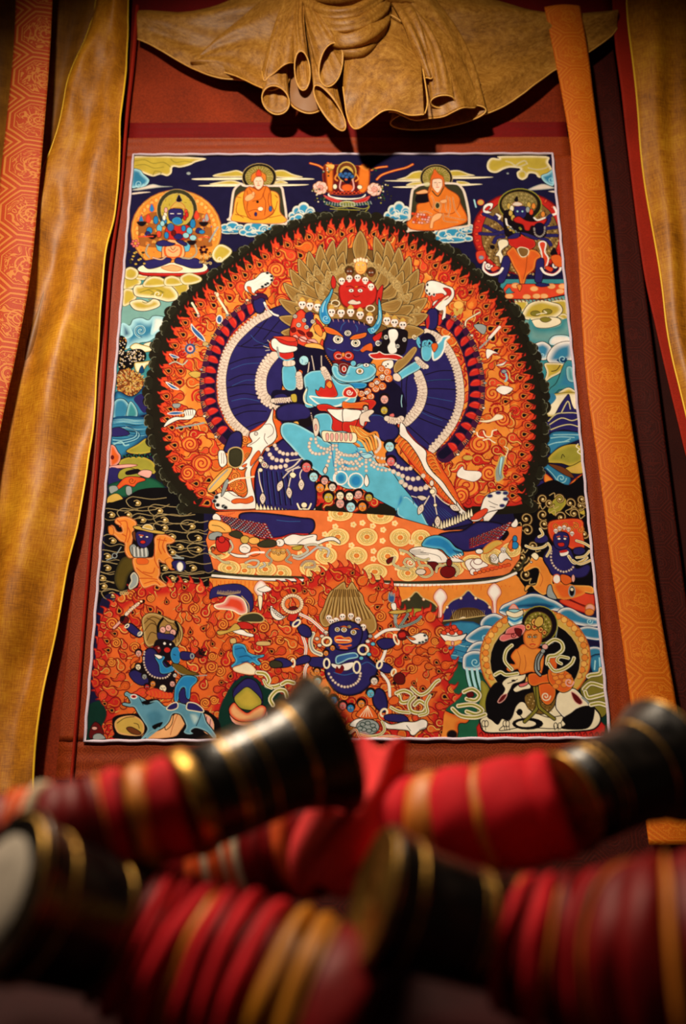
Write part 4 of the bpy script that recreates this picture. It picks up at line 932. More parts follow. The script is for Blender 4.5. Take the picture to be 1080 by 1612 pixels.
# jewelled belt and chains
V(340, 620, .2037)
fill('820,290 900,290 1000,300 1080,305 1080,375 980,375 880,372 830,360', 'cr', 'ln', 1.1)
for i in range(6): fill([(850+i*36, 310), (868+i*36, 305), (874+i*36, 335), (866+i*36, 362), (852+i*36, 358)], 'pink', 'ln', .7)
beads('735,150 750,220 775,300 770,340', 4.2); fill('750,200 780,190 800,250 790,310 765,330 750,260', 'bone', 'ln', .9); ell(772, 260, 10, 26, 'pink', 'ln', .7)
for s, r in (('735,350 720,400 740,450 790,465 850,455 890,420', 13), ('770,350 780,390 820,420 870,425 895,400', 12), ('905,400 890,460 870,520 850,580', 13), ('930,400 935,470 925,540 930,620', 12), ('950,450 1000,470 1060,480 1110,475', 12), ('945,490 990,520 1050,540 1110,535', 13), ('940,520 980,560 1030,580 1090,580', 12)):
    beads(s, r)
fill('850,560 862,590 845,620 828,595', 'bone', 'ln', .9); line('890,390 900,470 910,560', 1.2, 'blu')
V(540, 620, .2037)
for s, r in (('-20,470 40,475 100,470 140,450', 12), ('-30,530 30,530 100,520 150,490', 13), ('-20,580 50,580 110,570 160,530', 12), ('215,470 260,490 320,500 350,500', 12), ('210,510 250,540 300,550 350,540', 13), ('220,550 270,580 330,590 380,580', 12), ('180,480 178,540 180,600', 12)): beads(s, r)
fill('180,620 202,680 182,718 162,680', 'wh', 'ln', 1); fill('130,460 200,455 230,480 190,500 150,490', 'cyal', 'dk', .8)
for s in ('100,440 150,470 200,460 240,480', '120,460 170,500'): line(s, 1.2, 'blu')
# chains over the dark left thigh
V(340, 620, .2037)
for s, r in (('455,400 480,440 530,465 600,465 630,462', 15), ('400,430 430,490 480,515 560,515', 17), ('350,500 375,550 430,570 500,565 570,550', 17)): beads(s, r)
line('560,520 620,510 670,500', 1.4, 'bone'); line('540,590 600,560 650,510', 2.2, 'bone'); line('600,465 635,460', 1.4, 'bone')
ell(375, 550, 24, 24, 'bone', 'ln', 1); ell(375, 550, 10, None, 'pink', 'ln', .7); ell(345, 590, 18, 16, 'cr', 'ln', .9); ell(345, 515, 16, None, 'cr', 'ln', .9)
def pendant(s, x, y, a=0):
    line(s, 1.6, 'bone'); c, q = math.cos(a), math.sin(a)
    T = lambda L: [(x+u*c-v*q, y+u*q+v*c) for u, v in L]
    fill(T([(0,-42), (24,0), (0,48), (-24,0)]), 'bone', 'ln', 1); ell(x, y, 8, 10, 'wh', 'bond', .8)
pendant('330,600 340,680 362,760', 362, 808); pendant('650,570 580,590 520,650', 496, 710, .35); pendant('600,580 575,660 562,720', 566, 762, -.1); pendant('670,580 650,620 655,660', 660, 700)
fill('570,620 595,605 620,625 605,650 580,645', 'cr', 'ln', .9); line('640,560 580,590 550,600', 1.4, 'bone')
# anklets
for i in range(12):
    x = 320+i*28; y = 862+i*5.6
    fill([(x-14, y+34), (x-8, y-4), (x-2, y-22), (x+5, y-4), (x+26, y+44), (x, y+44)], 'cr', 'ln', .9)
fill('630,900 680,880 740,900 770,880 745,950 640,945', 'cr', 'ln', 1); ell(682, 860, 24, 22, 'cr', 'ln', 1); line('630,850 650,890 680,895 715,890 735,850', 2.4, 'cr'); line('640,850 680,905', .8, 'ln')
V(540, 620, .2037)
for i in range(15):
    x = 700+i*21; y = 1030-i*5-(i*i)*.22
    fill([(x-14, y+26), (x-4, y-36), (x+8, y+16), (x+8, y+30)], 'cr', 'ln', .9)
fill('605,1060 640,1030 700,1025 720,1050 700,1085 620,1090', 'cr', 'ln', 1); spiral(650, 1060, 20, 1.2, 0, 1, 1.2, 'ln'); spiral(695, 1060, 18, 1.2, 0, 1, 1.2, 'ln')
# severed heads strung behind and below
V(540, 620, .2037)
for s, r in (('400,540 440,570 490,580 545,570', 16), ('390,600 450,630 510,655 570,655 625,630', 18), ('450,680 500,715 560,735 620,730 670,710', 20)): beads(s, r)
pendant('640,700 690,740 690,760', 700, 755); line('530,790 570,800 600,795', 1.4, 'bone'); fill('570,795 610,785 650,805 610,825', 'bone', 'ln', 1)
pendant('705,780 712,860 725,930', 730, 985); ell(712, 860, 14, None, 'cr', 'ln', .8); pendant('665,790 630,850 610,880', 600, 890, .4); pendant('715,775 770,830 820,860', 860, 880, -1.1)
ell(685, 690, 17, 24, 'bone', 'ln', .9); ell(690, 755, 22, 20, 'cr', 'ln', .9)
for (x, y, r, sk) in ((320,40,38,'pink'), (318,125,34,'cy'), (360,405,44,'cyal'), (370,520,40,'pnk'), (175,110,22,'bone')): head(x, y, r, sk)
line('455,10 450,60 455,100', 1, 'cyal'); fill('360,160 390,150 395,175 365,180', 'pnk', 'ln', .8)
band('340,190 380,200 420,205 450,190', 9, step=3)
V(340, 620, .2037)
for (x, y, r, sk) in ((700,565,44,'pnk'), (755,640,42,'cyal'), (805,725,40,'orl'), (870,800,44,'cy'), (960,845,40,'pink'), (1040,865,46,'cyal'), (840,670,34,'pink'), (900,720,34,'bone'), (960,785,36,'cr'), (1030,790,36,'cr'), (1090,780,34,'pink')): head(x, y, r, sk)
V(540, 620, .2037)
for (x, y, r, sk) in ((150,870,40,'orl'), (200,800,34,'cy'), (120,775,36,'pink'), (60,872,44,'cyal'), (50,790,36,'cr')): head(x, y, r, sk)
# consort's outstretched arm with chopper, right
V(520, 400, .2037)
fill('490,960 520,920 600,860 680,820 700,850 690,890 600,940 530,980', 'cyan', 'dk', 1.2, g=('cyal', 4)); fill('485,930 520,920 550,960 530,985 490,970', 'bone', 'dk', 1)
band('670,810 710,850 740,870', 8, step=3)
fill('700,740 720,700 770,700 790,740 780,800 750,830 710,810', 'cyan', 'dk', 1.2, g=('cyal', 3))
for s in ('690,720 672,680 680,650 690,690', '715,710 720,680 745,675 735,700', '745,705 760,670 785,690 765,712'): line(s, 4.4, 'dk'); line(s, 3, 'cyan')
fill('800,820 790,770 800,720 850,670 870,640 920,640 890,670 880,730 850,790', 'cyan', 'wh', 2.2, g=('cyal', 3)); fill('780,700 820,690 830,720 800,760', 'org', 'dk', .9)
# ---------------------------------------------------------------- throne carpet with roundels
V(0, 0, 1)
carp = '340,806 400,803 496,803 620,812 700,835 822,828 818,880 800,905 740,912 640,916 560,914 470,912 380,908 336,896 324,850'
fill(carp, (232,120,62), 'dk', 1, sm=0)
cm = mask_of(carp, 0)
V(540, 780, .2037)
R = [(-20,140,98,60), (290,155,108,70), (-40,320,92,70), (185,320,86,72), (442,325,86,74), (105,465,88,72), (345,470,88,76), (245,590,100,66), (500,600,86,66), (-130,465,88,72), (-250,560,88,66), (-380,330,88,66), (-200,600,90,66), (-480,600,88,66), (-600,570,90,60), (-760,580,90,60), (-880,560,90,60), (600,330,80,70), (700,480,90,70), (850,560,90,66), (1000,520,90,66), (1150,470,90,66), (1300,420,80,60), (-950,430,90,66)]
for x, y, a, b in R:
    ell(x, y, a+5, b+5, (200,92,50), None, clip=cm); ell(x, y, a, b, (244,214,138), 'org', 1, clip=cm, n=24); ell(x, y, a*.74, b*.74, None, (212,160,80), .9, clip=cm); ell(x, y, a*.2, b*.2, 'orl', 'ora', .9, clip=cm)
    for k in range(8):
        t = k*math.pi/4; ell(x+a*.48*math.cos(t), y+b*.48*math.sin(t), a*.15, b*.11, (236,196,110), (170,150,90), .7, rot=math.degrees(t)+90, clip=cm, n=9)
for x, y in ((150,212), (80,225), (310,265), (65,385), (235,430), (400,215), (305,350), (235,490), (570,400), (460,440), (420,560), (-100,180), (-60,240), (-110,390), (-180,390), (60,560), (400,480), (30,610), (-330,450), (-140,300), (600,560), (230,235), (530,360)):
    for k in range(5):
        t = k*1.2566; ell(x+14*math.cos(t), y+13*math.sin(t), 11, 11, (247,222,160), None, clip=cm, n=8)
    ell(x, y, 8, None, 'yel', None, clip=cm, n=7)
# feet of the main figure with scaly claws
V(330, 780, .2037)
fill('230,150 300,130 420,135 560,150 700,170 790,180 815,220 805,270 760,300 640,300 560,320 460,335 380,330 300,280 240,220', 'navy', 'dk', 1.3, g=('navd', 4)); line('480,335 560,325 640,300 760,300', 2, 'red'); line('520,190 600,200 700,200', .8, 'blu')
for i in range(110):
    u_, w_ = (i % 16)/15, (i//16)/6; x = 95+u_*330+w_*60; y = 165+u_*60+w_*(120-40*(1-u_))+((i*7) % 5)
    if x > 490 or y > 326: continue
    line([(x-22, y-6), (x, y-5), (x+22, y+5)], 3.4, 'maro' if i % 2 else 'pur', tp=1); line([(x-18, y-2), (x+20, y+9)], 1.2, 'red', tp=1); line([(x-4, y-6), (x+12, y)], 1.5, 'wal' if i % 3 else 'pink', tp=1)
for i in range(8): line([(90+i*14, 180-i*6), (84+i*16, 155-i*4)], 1.2, 'red', tp=2)
fill('25,160 50,140 80,160 90,190 60,195 30,190', 'wh', 'ln', 1); 
V(740, 780, .2037)
fill('-240,300 -160,280 -60,270 20,220 80,200 180,205 260,230 280,290 240,340 180,380 100,410 0,430 -60,430 -110,400 -180,350 -230,330', 'navy', 'dk', 1.3, g=('navd', 4))
for i in range(110):
    u_, w_ = (i % 16)/15, (i//16)/6; x = 10+u_*290-w_*60*u_; y = 335-u_*120+w_*(60+40*u_)+((i*7) % 5)
    if x > 310 or y > 415: continue
    line([(x-20, y+6), (x, y), (x+22, y-8)], 3.4, 'maro' if i % 2 else 'pur', tp=1); line([(x-18, y+9), (x+20, y-3)], 1.2, 'red', tp=1); line([(x-4, y+1), (x+12, y-5)], 1.5, 'wal' if i % 3 else 'pink', tp=1)
fill('315,225 335,200 355,180 370,215 355,245 325,245', 'wh', 'ln', 1); fill('240,330 280,270 300,300 260,350', 'dk', None)
# pale corpses and consort's blue foot
V(330, 780, .2037)
fill('570,340 640,300 720,310 800,300 830,310 830,350 900,325 960,320 1005,350 1005,375 960,350 900,355 840,380 780,390 700,380 600,380', 'wh', 'dk', 1.1); line('680,370 730,335 800,315', 1, 'ln'); line('820,345 850,350', 1, 'ln'); ell(545, 365, 34, 30, 'wh', 'dk', 1); line('530,355 545,360 540,375', .8, 'ln')
V(540, 780, .2037)
fill('510,430 540,405 600,395 680,400 740,420 790,460 810,500 780,520 700,520 620,500 560,470', 'wh', 'ln', 1.1)
for k in range(4): line([(520+k*6, 425+k*10), (600+k*20, 420+k*12)], .8, 'ln')
line('600,440 680,450 740,470 760,500', .8, 'ln'); fill('800,500 860,480 920,500 930,512 860,515', 'wh', 'ln', 1)
fill('610,370 640,330 700,308 760,312 820,345 870,400 920,425 930,460 900,465 860,465 830,480 800,460 760,420 700,410 640,400 610,390', 'cyad', 'dk', 1.3, g=('cyan', 6))
for k in range(5): line([(850+k*14, 420+k*4), (885+k*10, 455-k*4)], .9, 'dk'); line([(830+k*18, 475-k*6), (860+k*14, 500-k*9)], 1.4, 'wh')
# small animals, gods and scarves trampled under the feet
def trampled(L):
    for x, y, r, c in L:
        ell(x, y, r*1.5, r, c, 'ln', 1, g=None); head(x-r*1.1, y-r*.5, r*.6, c); line([(x-r, y+r*.5), (x-r*1.8, y+r*1.2)], 2, c); line([(x+r, y+r*.5), (x+r*2, y+r)], 2, c)
V(330, 780, .2037)
fill('150,300 200,270 250,290 260,330 210,330', 'smm', 'dk', 1); fill('240,330 270,310 310,330 290,370 250,365', 'och', 'dk', 1); ell(345, 350, 44, 28, 'yel', 'dk', 1); fill('370,380 420,345 500,345 520,380 480,400 400,400', 'smm', 'dk', 1)
fill('0,200 60,190 150,230 170,280 100,290 0,270', 'yel', 'dk', 1, g=('orl', 3)); line('20,230 80,240 120,270', 1, 'dk'); fill('0,300 60,280 100,300 60,340 0,340', 'gry', 'dk', .9)
trampled([(110,360,36,'red'), (60,430,30,'org')]); fill('50,350 100,330 150,360 150,420 100,440 60,420', 'red', 'dk', 1); ell(95, 340, 26, None, 'red', 'dk', 1)
scarf('160,350 180,400 150,440', 2.2, 'wh', 'olv'); scarf('0,440 60,480 100,510 150,520', 2.4, 'cr', 'olv')
ell(275, 410, 46, 38, 'wh', 'dk', 1); line('250,400 275,395 300,410', .8, 'ln'); fill('150,440 220,455 300,460 290,480 200,475', 'wh', 'dk', .9); fill('330,400 380,410 390,450 340,470 310,450', 'org', 'dk', .9); line('290,460 350,440 420,440', 3, 'wh')
ell(530, 460, 66, 52, 'yel', 'fld', 1.1, g=('orl', 3)); 
for k in range(3): head(500+k*34, 435+(k % 2)*10, 20, 'yel', 'yel')
scarf('470,420 440,460 480,500 460,530', 2.4, 'cr', 'dk'); scarf('600,420 620,460 590,500 630,520', 2.4, 'cr', 'dk')
scarf('640,460 690,470 760,430 740,390 820,380 860,420', 3.0, 'cr', 'gry'); scarf('280,520 330,500 380,510 360,550 300,550', 2.6, 'cr', 'gry'); scarf('650,480 700,490 770,450 840,400 920,420 910,470', 2.6, 'wh', 'gry'); scarf('710,540 740,510 800,510 810,550 740,555', 2.4, 'cr', 'redd'); scarf('390,560 430,540 420,520', 2, 'wh', 'gry')
fill('640,400 720,385 700,420 650,420', 'cy', 'dk', .8)
V(540, 780, .2037)
fill('335,500 380,475 395,490 350,530', 'maro', 'dk', 1); fill('650,520 720,515 740,560 700,580', 'maro', 'dk', 1)
for s in ('400,480 390,530 440,560 500,570', '440,420 500,440 540,480 560,500', '470,520 490,490 530,500 550,540 500,550 480,530', '580,500 600,540 660,545 690,600 640,630 590,610 580,560', '560,480 620,500 660,490', '720,590 730,550 780,540 850,540 890,580 870,620'):
    scarf(s, 3.0, 'cr', 'olv')
ell(810, 590, 60, 48, 'redd', 'dk', 1.1); ell(820, 520, 22, 30, 'redd', 'dk', 1); ell(600, 590, 40, 24, 'bone', 'dk', 1); spiral(520, 520, 30, 1.3, 0, 1, 1.6, 'cr')
ell(1000, 540, 46, 40, 'wh', 'ln', 1.1); fill('940,520 980,490 1060,500 1080,540 1030,600 980,590', 'wh', 'redd', 1)
V(740, 780, .2037)
fill('90,440 110,400 160,360 210,345 250,360 240,380 200,400 160,430 120,450', 'och', 'fld', 1, g=('orl', 3)); ell(70, 432, 30, 20, 'wh', 'ln', 1); ell(345, 335, 18, 26, 'cyad', 'dk', 1); ell(345, 385, 28, 30, 'cyad', 'dk', 1); fill('290,400 300,370 325,340 320,420', 'org', 'dk', .8)
ell(185, 500, 36, 34, 'wh', 'dk', 1); head(180, 485, 26, 'wh', 'wh'); fill('220,460 260,430 300,470 320,500 280,490 240,520 220,500', 'wh', 'dk', 1); head(255, 425, 20, 'wh', 'wh'); fill('0,530 30,490 80,500 140,540 90,560 40,570', 'wh', 'redd', 1); ell(60, 510, 34, 24, 'wh', 'redd', 1); ell(20, 590, 24, 26, 'wh', 'redd', 1)
scarf('150,480 160,520 220,540 200,560', 2, 'glh', 'dk'); 
for k in range(9): ell(40+k*32, 600-k*8, 17, 13, 'org', 'redd', .8)
for k in range(14): line([(110+k*14, 560-k*2), (116+k*14, 575-k*2)], 1.6, 'redl')
# rim of the lotus seat
V(0, 0, 1)
line('335,902 400,907 470,909 560,913 640,917 720,916 780,911 815,896 826,880', 4.2, 'smm'); line('335,906 400,911 470,913 560,917 640,921 720,920 780,914 812,902', 3.6, 'wh'); line('335,909 400,914.5 470,916 560,920 640,924 720,923.5 780,917', 1, 'ln')
# lotus petals and arches under the seat
fill('330,910 480,918 640,924 780,918 812,905 830,930 800,990 740,985 640,1000 520,980 330,980', 'orl', None, sm=0)
for i in range(74):
    x = 335+i*6.4; line([(x, 914+min(i, 70)*.12), (x-.5, 921+rnd.uniform(0, 8))], .9, 'ora', sm=0)
def arch(x, y, w, h, c1, c2, c3):
    fill([(x-w, y+h*.9), (x-w*1.0, y+h*.3), (x-w*.7, y-h*.2), (x-w*.25, y-h*.42), (x, y-h*.62), (x+w*.25, y-h*.42), (x+w*.7, y-h*.2), (x+w*1.0, y+h*.3), (x+w, y+h*.9)], c1, 'glh', 1.6)
    fill([(x-w*.75, y+h*.9), (x-w*.7, y+h*.35), (x-w*.35, y), (x+w*.35, y), (x+w*.7, y+h*.35), (x+w*.75, y+h*.9)], c2, None)
    for k in range(18):
        u = -1+k/8.5; line([(x+u*w*.55, y+h*.35), (x+u*w*.62, y+h*.05)], .8, 'glh', tp=2, sm=0)
    fill([(x-w*.55, y+h*.85), (x-w*.5, y+h*.5), (x-w*.2, y+h*.3), (x, y+h*.38), (x+w*.2, y+h*.3), (x+w*.5, y+h*.5), (x+w*.55, y+h*.85)], c3, 'cr', 1.4, g=('pink', 4))
    for k in (-1, 1): ell(x+k*w*.28, y-h*.36, 2.2, None, 'cr', 'fld', .6); ell(x+k*w*.8, y-h*.05, 2.2, None, 'cr', 'fld', .6)
arch(365, 948, 40, 46, 'navy', 'gld', 'redl'); arch(655, 960, 42, 46, 'smm', 'olv', 'cr'); arch(737, 958, 42, 46, 'navy', 'gld', 'red'); arch(463, 944, 32, 34, 'grd', 'gld', 'cr')
for (x, y) in ((411,925), (693,938), (778,930)):
    fill([(x-11, y+4), (x-8, y-6), (x, y-12), (x+8, y-6), (x+11, y+4), (x+4, y+16), (x+3, y+36), (x-3, y+36), (x-4, y+16)], 'wh', 'fld', 1, g=('pink', 5)); line([(x-3, y+16), (x-1, y+34)], 1, 'red')
fill('660,985 720,975 790,970 800,1010 700,1010', 'smm', 'glh', 1.2)
# ---------------------------------------------------------------- lower ground: water, rocks, meadow
fill('690,990 760,985 770,1060 760,1090 690,1080', 'wat', None, g=('wad', 4))
for k in range(9): line([(690, 998+k*9), (712, 995+k*9), (735, 1000+k*9), (760, 997+k*9)], 1.1, 'wad' if k % 2 else 'wal', tp=1); ell(712+(k % 3)*14, 1000+k*9, 7, 2.6, None, 'wad', .8)
fill('130,1120 180,1100 300,1120 330,1180 130,1180', 'grd', None); fill('330,1100 420,1040 520,1060 700,1060 960,1090 965,1180 120,1180', 'grd', None); fill('640,1040 760,1060 760,1170 640,1180', 'grn', None, g=('grd', 8))
V(330, 920, .2037)
fill('180,500 240,455 275,470 300,520 360,545 420,540 415,560 370,575 400,610 370,625 330,600 300,630 240,620 200,650 165,630 200,590 180,540', 'cyad', 'dk', 1, g=('cyan', 4))
fill('170,340 240,335 330,370 330,400 250,400 170,370', 'wh', 'ln', .9)
fill('180,830 210,780 290,720 350,760 400,860 410,920 340,960 240,940', 'navy', 'dk', 1); fill('190,880 230,830 290,790 350,830 400,890 390,940 320,970 230,950', 'cy', 'dk', 1, g=('olv', 8))
fill('150,960 190,910 230,950 290,990 340,960 400,930 440,960 440,1080 200,1080', 'orl', 'dk', 1, g=('pink', 6))
V(530, 920, .2037)
fill('560,1000 640,970 740,980 800,960 900,1000 1020,1030 1000,1070 940,1080 900,1200 560,1200', 'orl', 'dk', 1, g=('org', 8)); ell(890, 1160, 40, 36, 'dk', 'brn', 1)
# ---------------------------------------------------------------- fires of the lower figures
def fire(outline, seed, n, rmin=4, rmax=8, base='red', mid='redl', tong=13):
    R = random.Random(seed); sv = list(view); V(0, 0, 1)
    P = smooth(pts(outline), True, 6); c = P.mean(0)
    acc = 0
    for i in range(len(P)):
        d = P[i]-P[i-1]; acc += math.hypot(*d)
        if acc < 12: continue
        acc = 0; o = (P[i]-c)/(math.hypot(*(P[i]-c))+1e-6)
        if o[1] > .55: continue
        dr = o+np.array([0, -.9]); dr /= math.hypot(*dr); m = np.array([-dr[1], dr[0]]); b = P[i]-o*5; w = 5.5; L = tong*1.25
        fill([b-m*w, b+dr*L*.3-m*w*.8, b+dr*L*.6-m*w*.1, b+dr*L-m*w*.5, b+dr*L*.75+m*w*.4, b+dr*L*.3+m*w, b+m*w, b-dr*5], 'redl', 'redd', .9, g=('red', 2.5))
    shape_q(to_canvas(P), base, None, 1, ('redd', 2)); m = mask_of(P, 0)
    shape_q(to_canvas(c+(P-c)*.9), (226,104,44), None, 1, (base, 10))
    q = []; (x0, y0), (x1, y1) = P.min(0), P.max(0)
    for it in range(n*60):
        x, y = R.uniform(x0, x1), R.uniform(y0, y1); a = to_canvas(np.array([x, y])); i, j = int(a[1]), int(a[0])
        if not (0 <= i < CH and 0 <= j < CW) or m[i, j] < .9: continue
        if q and min(math.hypot(x-a_, y-b_)/(r+rmin+2.6) for a_, b_, r in q) < 1: continue
        q.append((x, y, R.uniform(rmin, rmax)))
        if len(q) > n: break
    for k, (x, y, r) in enumerate(q):
        a = R.uniform(0, 6.28); line([(x-r*1.8*math.cos(a), y-r*1.8*math.sin(a)), (x-r*.6*math.cos(a+1.2), y-r*.6*math.sin(a+1.2)), (x+r*.8*math.cos(a+.6), y+r*.8*math.sin(a+.6)), (x+r*2*math.cos(a), y+r*2*math.sin(a))], 3.0, 'redd', tp=1, clip=m); line([(x-r*1.8*math.cos(a), y-r*1.8*math.sin(a)), (x-r*.6*math.cos(a+1.2), y-r*.6*math.sin(a+1.2)), (x+r*.8*math.cos(a+.6), y+r*.8*math.sin(a+.6)), (x+r*2*math.cos(a), y+r*2*math.sin(a))], 1.9, 'orl' if k % 2 else 'yel', tp=1, clip=m)
    for k, (x, y, r) in enumerate(q):
        an = math.degrees(math.atan2(y-c[1]-60, x-c[0]))+R.uniform(-50, 50)
        t = k % 5
        if t == 0: ell(x, y, r*1.25, r*1.1, 'redl', 'redd', 1.2, clip=m); spiral(x, y, r*1.1, 1.9, an, 1, 3.4, 'redd', clip=m); spiral(x, y, r*1.1, 1.9, an, 1, 1.9, 'orl', clip=m)
        elif t == 1: eye(x, y, r*.8, an, 'redl', clip=m)
        else: curl(x, y, r, an, R.choice([1, -1]), R.choice([base, 'redl', 'org']), 'redd', R.choice(['orl', 'org', 'yel']), clip=m)
    V(*sv)
fire('195,935 215,925 250,920 300,917 345,932 375,948 420,945 455,960 480,1000 470,1060 430,1080 405,1062 380,1062 360,1085 345,1120 340,1160 300,1168 180,1165 160,1150 168,1120 148,1080 152,1030 160,975 178,950', 3, 210, 5, 8.5)
fire('400,975 420,945 428,925 455,922 480,915 500,905 520,896 550,892 570,905 590,915 620,925 632,960 655,970 675,962 690,975 710,1000 705,1020 715,1050 705,1070 718,1100 700,1120 690,1165 640,1165 560,1160 520,1120 460,1100 430,1080 405,1060 400,1000', 5, 210, 5, 8.5)
fill('300,932 325,928 352,938 352,962 338,985 315,975 300,965', 'navy', None, al=0)
V(330, 920, .2037)
# rocks and arch parts seen between the fires
fill('180,470 210,455 240,455 275,470 300,520 360,545 420,540 415,560 370,575 400,610 370,625 330,600 300,630 240,620 200,650 165,630 200,590 180,540', 'cyad', 'dk', 1, g=('cyan', 4))
for q_ in ('200,500 260,490 280,520', '230,560 290,550 330,570', '250,600 300,590', '340,560 390,555'): line(q_, 1.2, 'wad')
fill('180,640 230,620 290,600 340,630 370,680 330,700 250,690 190,670', 'cr', 'redd', 1, g=('flesh', 3))
fill('180,850 200,800 260,740 310,725 360,750 390,800 410,860 400,900 350,840 290,800 230,840 200,890', 'navy', 'dk', 1.1)
fill('190,880 230,830 290,790 350,830 400,890 390,940 320,970 230,950', 'cy', 'dk', 1, g=('olv', 8))
fill('150,960 190,910 230,950 290,990 340,960 400,930 440,960 400,1040 250,1060 170,1020', 'flesh', 'dk', 1, g=('redl', 6))
fill('0,110 20,30 120,0 240,0 320,60 340,130 330,200 290,210 240,120 120,90 40,100', 'navy', 'dk', 1); 
for k in range(26): line([(60+k*7, 80-abs(k-10)*1), (66+k*7, 45+((k*37) % 11))], .8, 'glh', sm=0, tp=2)
fill('40,160 110,140 150,90 220,95 270,130 290,210 240,230 180,200 110,190 60,185', 'redl', 'cr', 1.4, g=('pink', 7)); line('250,90 300,150 305,210', 1.2, 'glh')
fill('220,280 250,240 320,220 380,225 420,260 400,290 300,290', 'smm', 'glh', 1.4); fill('200,320 230,290 290,290 340,320 330,345 240,340', 'red', 'ln', 1); fill('165,350 210,345 260,350 290,370 340,385 330,405 270,395 200,375', 'wh', 'ln', .9)
fill('60,360 140,350 200,300 240,340 180,360 80,390', 'och', 'dk', .8); fill('410,20 440,10 480,40 420,60 370,40', 'wh', 'ln', .8); fill('375,90 410,100 400,190 385,190', 'cr', 'ln', .9)
fill('370,440 460,440 465,470 370,470', 'glh', 'redd', 1); fill('160,420 200,415 205,450 165,455', 'glh', 'dk', .8)
# ---------------------------------------------------------------- figure on the blue bull, lower left
V(130, 920, .2037)
fill('60,1120 100,1060 150,1100 160,1170 60,1190', 'maro', 'dk', 1); ell(95, 1110, 22, 14, 'pink', 'ln', .9); fill('90,1160 140,1150 180,1190 90,1196', 'gry', 'dk', .8)
fill('235,1080 240,1030 300,1005 420,1000 560,1030 760,980 900,960 1000,1000 1060,1070 1060,1170 1000,1192 300,1192 250,1150', 'blk', 'dk', 1)
fill('250,1060 300,1020 400,1010 470,1060 480,1130 440,1170 300,1160 255,1120', 'och', 'dk', 1.1, g=('flesh', 4)); fill('340,1110 380,1100 450,1140 440,1160 380,1150', 'brn', 'dk', .9); line('270,1070 330,1030 400,1020', 1, 'dk'); line('400,1070 430,1080 440,1110', .9, 'dk')
fill('470,1150 600,1120 660,1050 700,1010 740,980 790,990 800,1060 760,1130 700,1180 480,1192', 'flesh', 'dk', 1.1, g=('fld', 2)); fill('650,1010 665,980 700,1000 690,1080 640,1120', 'flesh', 'dk', 1); line('740,990 700,1090 680,1160', 1, 'fld')
fill('900,1000 980,1010 1020,1080 1000,1160 930,1130', 'pink', 'dk', 1, g=('flesh', 3)); line('960,1020 950,1110', 1, 'dk'); line('990,1040 980,1130', 1, 'dk')
fill('325,840 345,825 370,840 420,850 460,870 520,900 580,890 640,940 700,920 760,910 850,950 930,985 960,1060 1000,1110 1040,1175 1010,1190 960,1140 880,1110 840,1130 860,1150 820,1160 780,1140 800,1090 760,1010 700,1000 670,1060 620,1110 540,1140 480,1190 450,1192 500,1120 470,1060 430,1000 400,950 360,945 310,930 320,910 370,915 350,870 330,860', (92,150,176), 'dk', 1.3, g=((150,196,208), 3.5))
fill('480,1010 520,960 600,960 640,1020 600,1100 520,1110', (70,128,156), None, g=((92,150,176), 8)); fill('820,1000 880,990 910,1040 860,1090', (176,206,208), None, g=((92,150,176), 6))
fill('455,910 500,890 560,880 520,910 560,905 500,930', 'blk', None); ell(398, 865, 24, 15, 'red', 'wh', 1.1); ell(398, 865, 7, None, 'dk', None, n=7); fill('540,1090 620,1060 600,1100 560,1120', 'blk', None); line('500,1180 590,1110', 3.4, (110,165,185)); line('880,1090 910,1020 920,990', 1.1, 'dk'); line('440,870 470,930', 1, 'dk'); line('760,1010 800,1090', 1, 'dk')
# hair, heads
fill('460,270 500,225 560,220 620,240 680,270 740,290 775,350 770,420 740,470 700,500 640,480 560,470 510,480 480,440 470,360', 'gold', 'gld', 1.2, g=('glh', 5))
for s in ('480,300 540,250 600,270', '480,360 530,300 580,320', '500,430 530,370 570,380', '700,300 740,350 740,420', '690,330 720,380 720,450', '620,250 660,290 690,300', '500,260 560,290 580,350', '740,330 760,380 745,440'): line(s, 1.3, 'gld')
line('620,265 590,310 585,370 610,410', 4, 'blk'); line('720,290 740,340 720,400', 4, 'blk')
for x, y in ((622,350), (665,335), (700,370)): ell(x, y, 24, 26, 'pink', 'ln', .9); line([(x-8, y-4), (x+2, y+4)], .8, 'ln')
fill('580,370 640,380 700,385 710,420 650,450 590,430', 'navy', 'dk', 1)
fill('560,440 600,420 680,430 720,470 720,560 660,590 590,560 545,520', 'dk', None); fill('545,490 590,470 610,510 570,540', 'redd', 'dk', .9); ell(655, 505, 26, 22, 'red', 'dk', .9); ell(635, 455, 12, None, 'wh', 'dk', .7); ell(590, 490, 9, None, 'pink', 'dk', .6); ell(680, 462, 9, None, 'wh', 'dk', .6)
# body and limbs
fill('480,510 540,490 620,560 700,640 720,720 700,830 640,840 560,800 480,760 380,700 370,660 430,620 470,580', 'dk', None)
fill('475,530 510,490 560,500 600,560 640,600 680,660 650,710 590,725 520,700 480,640 465,580', 'navy', 'dk', 1.2, g=('navd', 3)); beads('480,520 475,590 490,650 530,700 590,722 650,715 680,680', 7)
fill('360,690 400,660 450,680 500,710 510,760 460,780 400,750', 'navy', 'dk', 1.1); fill('330,310 380,300 440,350 470,380 440,410 380,380 340,340', 'navy', 'dk', 1.2, g=('navd', 2)); ell(345, 320, 18, 10, None, 'cr', 1.2, rot=-40); ell(445, 380, 18, 10, None, 'cr', 1.6, rot=-40); line('430,390 450,370', 2.4, 'gry')
line('245,335 300,280 345,225', 4.6, 'dk'); line('245,335 300,280', 3.4, 'pink'); line('340,230 380,190 430,150 470,130', 6.0, 'ln'); line('340,230 380,190 430,150', 4.6, 'bone')
